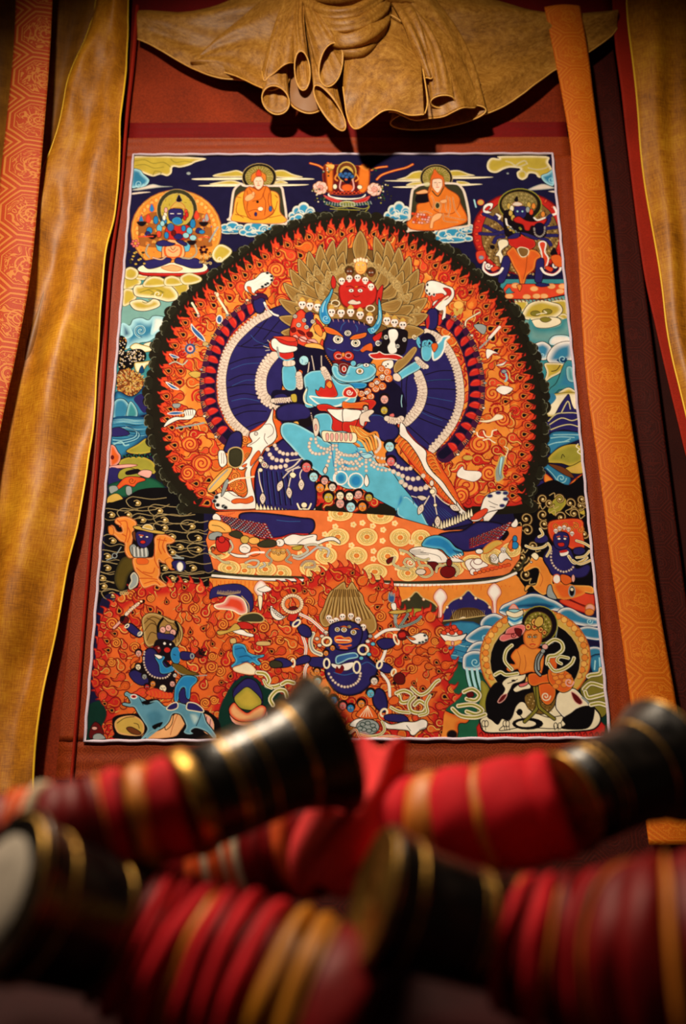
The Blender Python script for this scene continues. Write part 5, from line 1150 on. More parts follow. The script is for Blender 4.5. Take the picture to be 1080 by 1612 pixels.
for x, y in ((360,210), (385,188), (410,165), (435,145), (455,130)): ell(x, y, 11, 9, 'cr', 'fld', .7)
ell(325, 275, 34, 30, 'maro', 'dk', 1); fill('290,260 310,240 330,250 310,290', 'dk', None)
fill('560,560 600,545 640,560 620,600 650,640 700,620 720,640 700,670 640,690 600,680 590,620', 'cyad', 'dk', 1.1, g=('cyan', 2)); fill('555,540 600,545 620,560 590,575', 'wh', 'ln', .9)
fill('690,500 720,480 755,500 765,560 740,610 700,600 680,550', 'cyad', 'dk', 1.1, g=('cyan', 2)); line('750,500 770,540 760,590', 3, 'org'); line('705,540 720,545', 1, 'dk')
fill('760,520 820,520 870,540 860,570 800,585 760,570', 'navy', 'dk', 1.1); ell(848, 552, 12, 18, None, 'gry', 1.6); fill('870,540 910,500 940,520 930,560 890,565', 'maro', 'dk', 1)
for a in ((900,490), (930,495), (950,520), (955,550)): line([(905, 535), a], 2.2, 'dk')
fill('690,610 760,620 820,660 900,690 870,700 780,700 720,660', (110,86,30), 'dk', 1); line('700,640 760,690 860,705 960,700', 1.4, 'gry')
fill('770,710 830,700 880,715 885,750 840,800 830,880 790,880 790,800 760,810 740,900 710,900 710,830 720,780', 'cyad', 'dk', 1.2, g=('cyan', 3)); fill('750,830 790,800 800,870 830,900 790,920 750,900', 'navy', 'dk', 1)
fill('650,960 680,925 730,910 735,950 690,970', 'navy', 'cr', 1.1); fill('805,940 820,910 880,920 930,960 930,985 860,975 810,965', 'navy', 'cr', 1.1)
for x, y, r, c in ((432,635,26,'cr'), (435,530,28,'pink'), (480,710,24,'gry'), (545,765,26,'orl'), (622,800,34,'cr'), (695,765,26,'pink'), (500,790,24,'red'), (715,700,18,'wh')): head(x, y, r, c)
fill('370,600 400,560 440,570 400,600 380,620', 'org', 'redd', .9); fill('490,830 560,800 640,830 700,840 690,880 600,880 520,860', 'redl', 'redd', .9)
for k in range(7): line([(510+k*28, 820+k*3), (520+k*28, 850+k*3), (505+k*28, 870)], 1.4, 'org')
# ---------------------------------------------------------------- dark guardian in the middle, bottom
V(330, 920, .2037)
fill('860,300 850,240 880,180 900,120 930,60 980,20 1040,-20 1060,30 1100,-20 1140,40 1180,80 1200,150 1240,200 1280,260 1290,340 1240,380 1140,330 1000,290 900,330', 'gold', 'gld', 1.2, g=('glh', 4))
for k in range(13): line([(880+k*30, 300-abs(k-6)*6), (900+k*26, 200), (925+k*20+(k % 2)*8, 120), (960+k*15, 40)], 1.4, 'gld'); 
for k in range(12): line([(892+k*30, 290-abs(k-6)*6), (912+k*26, 200), (940+k*20, 100)], .9, 'glh')
# scarves
for s in ('700,230 780,270 850,330 900,380', '720,400 745,480 740,540', '770,600 740,650 735,740'):
    line(s, 5, 'dk'); line(s, 4, 'wh'); line(s, 1, 'redl')
scarf('800,380 780,440 800,510 860,540', 6, 'cr', 'gry')
V(530, 920, .2037)
for s in ('300,405 380,355 480,345', '380,500 360,560 340,600', '350,690 400,760 410,860', '360,600 350,680'):
    line(s, 5, 'dk'); line(s, 4, 'wh')
for s, w in (('550,230 480,330 450,280 470,220', 3.4), ('490,330 560,310 620,280 650,250', 3.4)): line(s, w+1.4, 'dk'); line(s, w, 'gry'); line(s, 1, 'grn')
V(330, 920, .2037)
fill('960,320 1000,300 1100,290 1200,330 1230,400 1200,460 1210,540 1270,600 1300,660 1250,760 1180,830 1080,860 980,830 920,760 890,680 900,600 880,560 900,480 960,440', 'navy', 'dk', 1.3, g=('navd', 4))
fill('770,570 830,560 890,570 890,640 780,630', 'navy', 'dk', 1.1)
# left arms
fill('680,330 720,305 770,330 790,380 770,410 720,400 690,370', 'navy', 'dk', 1.2, g=('navd', 2)); fill('620,290 650,270 690,250 700,290 660,320 630,320', 'navy', 'dk', 1); ell(672, 300, 34, 18, None, 'cr', 2, rot=-40); fill('600,270 620,220 660,190 690,210 680,250 650,285', 'red', 'dk', 1); fill('600,200 640,170 680,180 680,220 640,220', 'maro', 'dk', 1)
ell(640, 150, 74, 66, None, 'ln', 5); ell(640, 150, 74, 66, None, 'cr', 3.6)
for k in range(26):
    t = k*.2417; ell(640+76*math.cos(t), 150+68*math.sin(t), 11, 9, 'cr', 'fld', .6)
fill('470,185 490,180 540,220 580,245 600,240 560,270 520,275 480,240', 'wh', 'dk', 1)
for k in range(7): ell(478+k*14, 190+k*13+(-(k-3)**2)*2, 10, 8, 'wh', 'dk', .8)
fill('660,600 680,570 740,545 780,560 770,600 700,620 670,625', 'navy', 'dk', 1.2, g=('navd', 2)); ell(645, 605, 14, 30, None, 'cr', 2); fill('500,580 560,565 620,590 640,620 590,640 520,635', 'navy', 'dk', 1.2); fill('465,600 500,585 555,600 560,635 500,645 468,630', 'smm', 'dk', 1.2)
ell(905, 610, 22, 36, None, 'cr', 2)
# right arms
V(530, 920, .2037)
fill('310,440 360,415 430,420 460,440 440,480 370,505 325,480', 'navy', 'dk', 1.2, g=('navd', 2)); ell(460, 425, 16, 40, None, 'cr', 2, rot=-20); fill('470,380 500,350 550,370 560,400 510,430 475,420', 'maro', 'dk', 1.1); fill('480,380 520,370 530,400 490,410', 'red', None)
fill('535,400 580,400 640,375 690,385 705,420 670,455 610,460 570,440', 'wh', 'dk', 1.1); fill('545,405 590,410 610,425 580,430', 'org', 'ln', .8)
for x, y in ((680,395), (690,430), (665,445), (640,450)): ell(x, y, 11, 9, 'blk', 'gry', .7)
fill('315,620 350,600 400,615 435,650 420,680 370,685 325,655', 'navy', 'dk', 1.2, g=('navd', 2)); ell(440, 680, 16, 26, None, 'cr', 2, rot=20); ell(330, 620, 18, 30, None, 'cr', 2, rot=20); fill('445,700 490,680 525,710 520,765 470,770 440,740', 'maro', 'dk', 1.1)
line('455,290 445,200 430,130', 4.4, 'gry'); fill('420,150 455,145 460,195 430,195', 'wh', 'ln', .9); fill('400,120 408,60 420,90 425,60 435,90 445,70 445,120 430,140', 'blu', 'gry', 1); fill('400,220 440,200 540,200 520,220 460,230', 'och', 'dk', .9)
# face
for x, y in ((-60,260), (0,280), (-5,280), (45,250), (110,245), (165,275), (205,330), (-40,290)): skull(x, y, 28)
fill('-60,330 0,290 90,280 170,310 200,360 190,430 160,480 80,510 0,500 -50,440', 'navy', 'dk', 1.2, g=('navd', 3))
for x, y, r in ((-5,350,0), (57,350,24), (97,328,16), (130,370,25), (5,348,22)):
    if r: ell(x, y, r, r*.9, 'wh', 'dk', 1); ell(x, y, r*.5, None, 'och', 'dk', .8)
fill('20,330 60,318 90,335 50,330', 'org', 'dk', .7); fill('110,350 150,335 180,350 150,348', 'org', 'dk', .7); fill('-10,410 30,400 60,415 100,412 110,440 60,450 0,445', 'red', 'orl', 1.8); line('0,428 100,432', 1.8, 'cr'); 
for s in ('20,470 60,480 110,470', '30,490 80,495'): line(s, 2.4, 'org')
ell(205, 505, 38, 36, None, 'ln', 4); ell(205, 505, 38, 36, None, 'cr', 2.4); ell(-240+0, 440, 1, 1, None, None)
for x, y in ((260,400), (240,440), (280,460), (250,540), (190,570)): ell(x, y, 18, 15, rnd.choice(['bone', 'gry', 'cyan']), 'dk', .9)
fill('0,560 60,540 140,530 160,560 90,575 40,600 0,610', 'blu', 'wal', 1.4); 
fill('-40,610 20,620 60,610 130,600 120,640 80,665 20,660 -30,640', 'wh', 'dk', 1); fill('0,630 20,650 40,620 60,650 30,690 -10,680', 'redd', None); ell(155, 640, 26, 44, None, 'cr', 2)
beads('-60,690 -20,750 50,790 120,780 170,740 185,680', 10); line('-20,680 60,700 140,680', 1, 'blu'); line('190,620 240,600 300,640', 1, 'blu')
fill('280,840 320,800 370,830 395,920 380,980 340,985 290,940 275,890', 'navy', 'dk', 1.2, g=('navd', 3)); ell(365, 990, 24, 30, None, 'cr', 2.2, rot=30)
fill('370,1010 440,1000 520,1010 555,1050 500,1065 400,1055 370,1040', 'navy', 'dk', 1.2)
fill('355,1050 420,1080 520,1060 600,1060 660,1040 700,1060 690,1110 640,1130 600,1165 570,1160 550,1130 460,1120 380,1110', 'wh', 'dk', 1.2, g=('cr', 2)); line('540,1090 570,1130', 1, 'ln')
for k in range(5): line([(640+k*10, 1120-k*4), (660+k*8, 1145-k*6)], 1, 'ln')
fill('100,1085 150,1040 230,1040 200,1110 150,1105', 'wh', 'dk', 1); fill('150,1000 240,930 320,1020 280,1040 180,1030', 'org', 'dk', 1)
for k in range(5): line([(180+k*24, 1020), (240, 940)], .9, 'cr', sm=0)
ell(240, 1100, 90, 60, 'gry', 'dk', 1.1); 
for x, y in ((200,1080), (240,1070), (280,1090), (210,1120), (250,1130), (290,1120), (180,1110)): ell(x, y, 20, 15, 'gry', 'grd', 1)
scarf('170,1150 240,1170 330,1160 370,1120 350,1060', 3.4, 'cr', 'olv'); scarf('100,1150 150,1120 180,1180 260,1190 400,1170 540,1190', 3, 'cr', 'ora')
for x, y, r, c in ((290,745,34,'bone'), (262,840,36,'cyan'), (190,920,34,'orl'), (108,955,34,'cyad'), (45,940,34,'red'), (-10,900,30,'pnk'), (-100,960,30,'orl'), (-60,1010,30,'cyan')): head(x, y, r, c)
for s, w in (('460,840 520,820 580,850 560,900 500,910 480,860', 5.5), ('580,800 640,850 700,830 760,760 790,740', 5), ('600,870 560,920 580,980 660,990 690,940 640,900 600,930', 5.5), ('420,950 480,980 560,990', 4.5), ('640,1010 700,990 690,920 720,860', 4.5)): scarf(s, w, 'cr', 'olv', 'grd')
fill('400,900 440,860 480,880 470,920 420,930', 'org', 'redd', 1)
V(330, 920, .2037)
for s, w in (('370,680 430,690 460,740 440,780 500,790 560,770', 6), ('560,770 600,750 650,760', 6), ('490,930 470,880 520,820 580,820 600,870', 6), ('420,740 440,780 480,800', 4)): scarf(s, w, 'cr', 'olv', 'grd')
for x, y, r, c in ((835,745,34,'cyan'), (830,670,28,'orl'), (1030,935,34,'pnk'), (960,890,34,'cyad'), (900,830,32,'bone'), (900,530,24,'orl'), (950,490,24,'orl')): head(x, y, r, c)
for x, y in ((830,420), (870,400), (900,370), (850,470)): ell(x, y, 18, 14, 'bone', 'dk', .9)
ell(905, 440, 34, 32, None, 'ln', 4); ell(905, 440, 34, 32, None, 'cr', 2.4)
# ---------------------------------------------------------------- golden rider on the white lion, lower right
V(730, 920, .2222)
for s, a in (('250,190 270,150 320,125 400,90 470,65 540,70 600,95 660,120 710,160 690,190 600,180 560,170 420,175 320,220 270,210', 0), ('660,200 700,165 760,165 820,200 880,225 950,240 960,290 900,300 820,290 740,270 690,250', 0), ('800,320 860,295 920,300 970,320 975,390 900,390 840,370', 0), ('120,260 160,220 220,205 280,230 300,260 240,310 160,320 120,300', 0), ('10,380 60,330 140,290 220,300 260,330 200,400 120,420 40,410', 0), ('20,470 60,420 120,400 180,420 160,470 80,480 30,490', 0), ('-10,560 0,500 60,470 140,480 170,530 120,600 60,610 0,600', 0), ('850,480 900,440 970,450 985,520 920,540', 0)):
    fill(s, 'wat', 'wad', 1.1, g=('wh', 6.5)) if s[0] != '8' else fill(s, 'wat', 'wad', 1.1, g=('wh', 5))
for x, y, r in ((150,375,26), (80,550,34), (120,560,1), (890,260,22), (330,150,1)): spiral(x, y, r+1, 1.3, 0, 1, 1.2, 'cyal')
fill('250,190 320,150 420,130 560,120 650,150 600,180 420,170', 'wad', None, g=('wat', 5))
for x in (0, 40, 80): line([(20+x*.9, 600), (30+x*.9, 660), (50+x*.9, 740)], 4, 'cyal'); line([(10+x*.9, 610), (20+x*.9, 680), (40+x*.9, 740)], 1, 'blk')
fill('890,520 980,500 1000,640 920,640', 'wat', 'dk', 1, g=('wad', 4)); line('930,540 925,600', 2, 'cyal'); line('960,520 965,600', 2, 'cyal')
fill('120,680 180,740 170,840 150,930 90,920 120,800', 'olv', None, g=('cyd', 5)); fill('830,720 960,620 1010,720 1020,900 900,960 850,820', 'cyd', 'dk', 1)
ell(505, 520, 392, 350, 'och', 'fld', 1.4, n=30); ell(505, 520, 384, 342, None, 'orl', 1.2, n=30)
for i in range(30):
    t = math.radians(150+i*8.2); ell(505+352*math.cos(t), 500+310*math.sin(t), 22, 22, 'yel' if i % 2 else 'orl', 'fld', .8); 
for i in range(60):
    t = math.radians(150+i*4.1); ell(505+(376-(i % 2)*48)*math.cos(t), 500+(332-(i % 2)*44)*math.sin(t), 7, 7, 'glh' if i % 2 else 'fld', None, n=6)
ell(505, 540, 322, 290, 'blk', 'glh', 1.4, n=30)
fill('530,180 600,200 660,260 655,350 640,400 600,420 470,420 420,300 430,200', 'dk', 'gry', 1.2); ell(535, 285, 128, 132, 'dk', 'olv', 1.2, n=24); ell(525, 290, 98, 98, 'cyd', 'gld', 1, n=24)
for i in range(60):
    t = i*2.4; q = (i/60)**.5*90; ell(525+q*math.cos(t), 290+q*math.sin(t), 6, 6, 'glh' if i % 2 else 'gld', None, n=6)
# banner
fill('320,180 345,140 370,150 385,185', 'pink', 'org', 1); fill('310,190 340,175 400,180 420,200 410,270 380,300 340,300 315,270', 'wal', 'dk', 1.1); fill('305,185 360,200 415,180 415,215 360,235 305,215', 'cr', 'dk', .9); line('315,240 360,260 410,235', 3, 'cyad'); line('320,265 360,290 405,265', 2.6, 'wh')
fill('330,300 400,280 440,300 420,350 380,380 330,390 280,405 250,390 260,360 290,345 300,320', 'pnk', 'dk', 1, g=('pink', 3)); line('280,350 330,350 380,340', 1.4, 'maro'); fill('360,310 410,320 400,370 370,350', 'maro', 'dk', .8); spiral(350, 360, 20, 1.2, 0, 1, 1.3, 'maro')
# red seat and lion
fill('90,1010 110,980 960,960 1000,1000 995,1085 100,1088', 'red', 'redd', 1, sm=0)
for i in range(22): line([(110+i*41, 1060), (125+i*41, 1045), (135+i*41, 1070)], 1.6, 'redd')
fill('115,980 120,950 180,900 260,860 500,850 850,840 940,890 970,950 940,1010 860,1035 600,1045 300,1050 150,1045', 'cr', 'dk', 2)
fill('160,900 155,830 175,760 220,700 270,690 330,680 470,700 480,780 420,860 370,920 310,960 270,950 240,990 200,960 170,940', 'blk', 'dk', 1.2)
fill('270,700 300,665 350,645 400,640 430,622 440,640 430,670 400,690 350,705 330,740 300,790 260,835 240,825 270,780 290,740', 'cr', 'dk', 1.3); fill('350,740 400,700 440,700 470,705 470,735 420,745 370,762', 'cr', 'dk', 1.1); fill('390,705 440,690 450,655 460,690 440,715 400,725', 'pnk', 'dk', 1); fill('435,690 445,650 460,680', 'yel', 'dk', .9); ell(352, 680, 16, 8, 'dk', None); fill('240,830 270,785 305,775 290,810 260,835', 'maro', 'pink', .9); line('310,700 340,690 380,670', 1.2, 'dk')
fill('370,860 420,830 500,900 600,940 700,930 680,990 640,1020 420,1010 300,1030 250,1030 290,990 340,940', 'cr', 'dk', 1.1)
ell(452, 985, 108, 40, 'blk', 'dk', 1); ell(440, 985, 74, 26, 'cr', 'dk', 1); ell(395, 903, 22, 24, 'blk', None); line('370,900 410,940 430,970', 1.2, 'dk')
fill('650,860 660,780 700,750 780,735 840,790 890,860 880,900 800,880 780,920 720,945 670,900', 'cr', 'dk', 1.2, g=('wh', 3)); fill('760,760 800,780 840,830 820,850 780,820', 'maro', 'pink', 1); line('840,800 890,850 880,910', 3, 'gry')
fill('700,950 760,910 800,880 860,860 920,870 920,930 900,990 860,1020 760,1025 690,1015 720,990', 'blk', 'dk', 1)
for x in (140, 160, 290, 310, 650, 680): ell(x, 985 if x < 600 else 1000, 13, 22, 'cr', 'dk', 1)
for x in (130, 150, 285, 300, 320, 640, 665): line([(x, 1000), (x+4, 1030)], 1, 'dk')
# rider
fill('430,820 440,780 500,760 620,760 650,800 640,860 590,910 520,915 460,880', (120,92,40), 'dk', 1.1)
for i in range(40): ell(450+(i*37) % 180, 790+(i*53) % 110, 5, 5, 'glh' if i % 2 else 'gld', None, n=6)
for s in ('500,730 520,850 500,900 430,970', '520,730 530,850 560,890 640,950'): line(s, 6, 'dk'); line(s, 3.6, 'cyd')
fill('530,690 580,690 640,720 650,780 620,840 580,850 540,800', 'org', 'dk', 1.1, g=('orl', 3)); spiral(580, 790, 34, 1.5, 0, 1, 1.6, 'cr')
fill('380,450 420,420 480,440 560,460 570,520 560,600 540,640 480,620 400,640 380,600 330,620 300,600 320,560 360,560 330,510 360,460', 'orl', 'dk', 1.2, g=('org', 4)); line('430,500 440,560 430,610', 1, 'fld'); line('380,470 400,530 390,600', 1, 'fld')
fill('455,640 500,625 560,640 640,610 690,640 650,690 560,700 500,720 460,700', 'org', 'dk', 1.2, g=('orl', 3)); fill('600,600 660,590 740,620 780,680 760,740 700,765 640,730 600,680', 'org', 'dk', 1.1, g=('orl', 3))
for x, y in ((650,660), (690,650), (720,680), (670,690), (710,710), (740,650), (690,620), (640,630), (760,690), (650,720)): ell(x, y, 22, 18, 'orl', 'fld', 1)
spiral(745, 690, 34, 1.3, 0, 1, 2, 'pink')
for s in ('560,470 520,520 510,600 540,640', '560,480 530,540 530,600'): line(s, 6, 'dk'); line(s, 2.6, 'gry')
fill('590,530 640,500 660,560 650,600 600,590', 'org', 'dk', 1); 
for s, w in (('340,430 300,470 290,540 340,600', 5), ('220,640 260,620 300,640 380,630', 5), ('590,420 640,390 690,410 700,460 650,500 600,510 590,560', 5.5), ('600,560 640,610 700,600 760,560 780,520', 5), ('690,560 660,540 680,510 740,520', 4.5), ('880,650 900,640 960,630 970,600', 6), ('850,740 900,700 980,720', 6), ('860,760 880,800 940,790 1010,770', 6), ('900,850 960,840 1020,860', 6)): scarf(s, w, 'cr', 'olv', 'grd')
fill('430,340 470,318 530,320 550,350 545,410 520,445 480,455 440,430 425,390', 'orl', 'fld', 1.3, g=('org', 3))
for x in (465, 503): ell(x, 370, 14, 7, 'cr', 'ln', .9); ell(x, 370, 5, None, 'dk', None, n=7)
line('487,370 482,402 495,404', 1, 'fld'); line('468,425 487,420 505,425', 1.6, 'red'); line('470,432 487,438 502,432', .9, 'fld'); line('452,357 470,352 480,358', 1, 'ln'); line('495,358 508,352 520,358', 1, 'ln')
for x, y, r in ((455,300,20), (500,300,20), (545,320,18), (500,265,22), (540,250,26), (570,340,16), (520,285,14)): ell(x, y, r, r*1.1, 'yel', 'gld', 1.1, g=('orl', 2)); ell(x, y, r*.4, None, 'red', 'gld', .6)
fill('500,260 530,225 560,240 560,280 530,300 505,290', 'och', 'dk', 1, g=('yel', 2)); ell(575, 440, 22, 20, 'pink', 'dk', .9); ell(560, 470, 16, None, 'gry', 'dk', .8)
for s, w in (('0,760 60,740 110,780 80,820 20,810', 6), ('-40,860 60,850 130,890 90,920 20,900', 6), ('-80,880 -20,930 80,940 150,920', 6)): scarf(s, w, 'cr', 'olv', 'grd')
fill('20,770 60,760 70,790 30,800', 'maro', 'dk', 1)
V(730, 920, .2222)
fill('-130,330 -90,320 -50,330 -20,360 -60,400 -110,400', 'wh', 'redd', 1.2) 
V(530, 920, .2037)
fill('795,385 850,390 900,400 960,390 1005,380 970,430 900,460 850,450', 'wh', 'dk', 1.2)
for x, y in ((830,372), (860,355), (890,372), (920,352), (950,372), (890,335), (905,330)): ell(x, y, 22, 18, 'redl', 'redd', 1)
fill('850,435 900,440 950,430 960,450 900,475 840,460', 'yel', 'ora', .9); ell(895, 455, 12, 18, 'pink', 'redd', .8)
# ---------------------------------------------------------------- blue guardian on the yellow deer, right
V(740, 780, .2037)
fill('690,820 720,780 800,760 940,740 960,860 920,910 860,900 760,860', 'redl', 'redd', 1, g=('red', 3))
for i in range(16): line([(720+i*14, 800+i*4), (750+i*13, 790+i*6), (780+i*11, 815+i*5)], 1.1, 'redd')
ell(925, 870, 38, 36, 'pink', 'fld', 1, g=('orl', 3)); ell(920, 900, 34, 26, 'orl', 'fld', 1)
fill('600,220 700,185 860,190 870,300 880,400 820,420 640,360', 'redl', 'redd', 1.1, g=('org', 5))
for i in range(6): spiral(660+i*38, 235+(i % 2)*30, 26, 1.4, i*60, 1, 2.4, 'orl'); spiral(660+i*38, 235+(i % 2)*30, 26, 1.4, i*60+20, 1, .9, 'redd')
fill('410,560 450,520 475,470 500,455 520,470 560,480 610,530 640,600 640,680 700,680 760,690 820,690 940,700 950,760 860,750 780,790 700,800 640,790 600,760 560,770 500,730 470,700 430,740 420,720 440,690 500,690 520,640 530,580 500,560 440,585 415,590', 'orl', 'dk', 1.2, g=('yel', 4)); fill('640,690 720,670 860,720 880,760 760,800 690,790', 'org', None, g=('orl', 6)); ell(470, 515, 10, 7, 'wh', 'dk', .9); fill('470,460 500,440 530,470 510,500 480,480', 'cr', 'dk', 1); line('530,580 560,640 540,700', 1, 'fld')
fill('600,700 625,690 640,740 670,800 610,790 590,760', 'gry', 'dk', 1.1); ell(785, 740, 24, 42, 'dk', 'gry', 1.4); ell(785, 725, 14, 14, 'cr', 'dk', .8)
fill('560,480 610,400 650,380 760,400 800,470 820,560 900,530 930,560 900,620 830,640 740,620 640,620 600,560', 'navy', 'dk', 1.2, g=('navd', 3)); fill('500,330 540,300 590,310 600,350 550,370 500,360', 'navy', 'dk', 1.1); fill('800,410 860,400 890,430 850,460 800,450', 'navy', 'dk', 1.1)
beads('625,430 625,500 660,560 720,590 780,570 800,540', 8)
fill('650,300 700,280 750,295 765,340 750,400 700,420 655,400 640,350', 'navy', 'dk', 1.1)
for x in (685, 730): ell(x, 335, 13, 9, 'wh', 'dk', .8)
fill('675,370 720,365 725,390 690,395', 'red', 'dk', .8); line('670,320 690,315', 1.4, 'org'); line('725,315 745,320', 1.4, 'org')
for x, y in ((660,275), (690,255), (725,248), (758,262), (785,295)): skull(x, y, 20)
fill('690,440 720,425 760,430 750,460 700,470', 'wh', 'dk', .9); fill('690,430 740,420 750,435 700,445', 'red', None)
for s, w in (('430,390 490,410 560,400 600,370', 4), ('760,470 800,520 860,510 900,480', 4.5), ('790,500 850,530 930,500', 3.6), ('820,350 880,370 930,400', 4), ('820,480 880,470 920,430', 3.6), ('590,470 620,410 600,370', 3.4), ('540,260 560,300 530,320', 4)): scarf(s, w, 'cr' , 'och', 'dk')
ell(668, 645, 30, 36, 'wh', 'org', 1.2); fill('700,610 760,620 790,660 740,690 700,660', 'org', 'dk', 1); ell(795, 640, 14, 30, 'pink', 'dk', .8)
# ---------------------------------------------------------------- orange-robed dancer with hat, left
V(130, 780, .2037)
fill('245,640 280,520 330,470 400,480 410,560 360,620 330,720 280,730', (84,70,26), 'blk', 1, g=((52,46,24), 6))
fill('255,210 270,175 340,165 400,190 420,220 400,260 390,330 380,400 400,470 360,480 330,430 330,370 290,350 250,310 215,290 220,235 245,240 270,280 310,280 300,240', 'orl', 'fld', 1.2, g=('flesh', 3))
fill('560,330 600,300 660,310 715,345 690,370 650,380 660,440 700,490 680,520 620,520 590,500 600,600 590,640 640,680 650,700 600,710 560,690 480,715 450,680 430,620 400,560 400,480 540,480 560,400', 'orl', 'fld', 1.2, g=('flesh', 3))
for s in ('290,200 340,200 350,260 340,320', '270,190 300,220 290,240', '310,300 340,320 330,360', '350,240 370,290 350,360', '600,330 590,400 610,450', '640,330 620,390 640,440', '560,420 560,500 590,560', '470,590 540,600 560,560', '440,640 520,640 580,650', '480,680 560,660 600,690', '580,340 650,350', '420,560 470,600 540,630'):
    line(s, 1.6, 'ora'); line(s, .7, 'fld')
fill('420,490 460,480 510,500 500,530 430,530', 'org', 'fld', 1); fill('365,400 400,375 440,410 500,400 510,470 450,480 390,470', 'gry', 'dk', 1)
for k in range(8): line([(385+k*15, 400), (390+k*15, 470)], 1, 'wh' if k % 2 else 'gld')
fill('385,290 410,280 415,350 400,340', 'brn', 'dk', 1); fill('415,290 470,275 545,290 540,350 500,395 460,405 425,370', 'navy', 'dk', 1.1); 
for x in (455, 500): ell(x, 320, 12, 7, 'wh', 'dk', .8)
ell(468, 360, 22, 14, 'red', 'dk', .9); line('440,305 470,310', 1.4, 'org')
fill('395,240 440,235 470,250 580,270 640,285 620,300 540,290 460,270 410,260', 'och', 'dk', 1.1); fill('460,250 480,225 520,220 550,245 545,270 480,258', 'och', 'dk', 1, g=('cr', 3))
fill('370,620 400,590 430,620 435,660 420,700 370,730 355,700 375,660', 'gry', 'dk', 1, g=('cr', 3)); fill('205,240 240,250 240,300 210,295', 'orl', 'fld', 1)
fill('640,500 680,480 700,510 690,560 720,570 680,570 650,530', 'orl', 'fld', 1); fill('690,520 730,500 790,510 800,560 770,585 720,575', 'navy', 'dk', 1.1); ell(755, 550, 24, 36, 'wh', 'gry', .9); line('700,480 780,485', 2.4, 'gry'); line('720,460 760,480', 2, 'gry')
line('190,500 250,470 300,400', 1.4, 'gry'); ell(250, 465, 18, 18, 'dk', 'gry', 1)
for k in range(4): ell(300+k*16, 755, 7, 10, None, 'glh', 1)
# ---------------------------------------------------------------- top left: blue seated deity before a round orange aureole
V(180, 230, .1852)
fill('205,1060 260,1020 700,1010 800,1050 760,1090 600,1110 400,1110 240,1100', 'red', 'redd', 1, g=('redd', 4))
ell(528, 720, 382, 345, (232,142,52), 'fld', 1.4, n=32, g=('och', 5))
for i in range(26):
    t = math.radians(175+i*8); ell(528+330*math.cos(t), 715+295*math.sin(t), 16, 18, 'yel', 'fld', .6)
for i in range(90):
    t = i*2.4; q = 130+(i/90)**.5*240; ell(528+q*math.cos(t), 715+q*.92*math.sin(t), 6, 4, 'fld' if i % 2 else 'yel', None, n=6)
fill('205,740 210,640 280,580 380,560 680,560 800,600 830,700 830,820 780,860 260,860 210,800', (134,74,34), None, al=.8)
for i in range(70):
    x_, y_ = 215+(i*97) % 600, 580+(i*61) % 270; spiral(x_, y_, 15, 1.1, i*47, 1, 1.2, 'orl' if i % 3 else 'och'); ell(x_+16, y_+6, 6, 5, ('cyad', 'red', 'och', 'dk')[i % 4], None, n=6)
halo(535, 545, 172, 178, 'cy', 'smm', .2)
fill('200,1050 230,1020 330,1000 700,990 790,1020 770,1065 640,1080 360,1080 240,1075', 'cr', 'dk', 1, g=('wh', 3))
fill('360,860 380,820 620,820 640,880 600,900 400,900', 'cyan', 'dk', .8)
fill('410,860 430,820 480,790 560,790 590,850 600,920 560,960 420,960 405,910', 'flesh', 'redd', 1.2); fill('440,850 560,850 560,930 500,950 440,930', None, 'org', 3); line('460,880 500,905 540,880', 1.6, 'redl'); line('480,860 500,885 520,860', 1.2, 'redd')
fill('250,1010 260,980 330,965 420,950 480,955 480,985 430,1010 360,1035 290,1045', 'navy', 'dk', 1.2); fill('515,970 540,948 620,960 700,955 750,1000 745,1035 660,1040 580,1015 520,995', 'navy', 'dk', 1.2); fill('400,1035 450,1020 500,1010 580,1040 540,1065 460,1060', 'flesh', 'fld', 1)
scarf('330,950 400,965 440,940', 2, 'cr', 'org'); scarf('580,950 650,955 700,910 690,840', 2.2, 'cr', 'gld'); scarf('300,950 270,900 290,840', 2.2, 'cr', 'gld')
for s in ('360,820 420,800 480,820 520,830 480,850 380,850', '600,850 540,820 510,780 530,760 560,790 620,830'): fill(s, 'navy', 'dk', 1.1)
fill('440,700 470,660 540,680 620,670 660,720 640,780 560,800 460,790 430,760', 'red', 'dk', .9)
for x, y, rx, ry, c in ((480,690,30,34,'blu'), (355,630,22,36,'cyad'), (425,640,24,26,'cyad'), (385,700,24,34,'cyan'), (410,660,20,24,'wal'), (590,700,20,26,'cyad'), (668,660,24,40,'cyad'), (640,720,26,30,'cyan'), (610,760,28,24,'wal'), (380,750,22,30,'redl'), (545,770,40,26,'navy'), (300,720,26,30,'cyad'), (285,745,22,20,'navy'), (720,720,30,26,'navy'), (745,730,26,18,'cyad'), (445,760,20,30,'cyad'), (505,740,20,26,'maro'), (670,780,30,24,'wal')):
    ell(x, y, rx, ry, c, 'dk', .9)
fill('460,560 480,535 520,530 580,540 585,600 560,640 520,650 470,630', 'navy', 'dk', 1); fill('490,630 520,605 560,610 580,650 540,670 505,660', 'cyad', 'dk', 1, g=('cyan', 2)); line('480,575 505,575', 1.4, 'wh'); line('540,575 565,575', 1.4, 'wh')
for x, y, c in ((435,585,'cr'), (440,545,'pink'), (610,560,'redl'), (600,610,'red'), (425,610,'wh'), (618,585,'red')): ell(x, y, 15, 24, c, 'dk', .8)
fill('480,530 500,500 540,470 590,500 600,535 540,520', 'och', 'fld', 1, g=('yel', 2)); fill('530,465 540,430 552,415 565,440 575,465 550,475', 'dk', 'navy', .8)
for x, y in ((230,640), (290,630), (320,540), (785,620), (700,600), (760,660)):
    fill([(x-20, y), (x, y-50), (x+22, y), (x, y+24)], rnd.choice(['gry', 'redl', 'cyad']), 'red', 1)
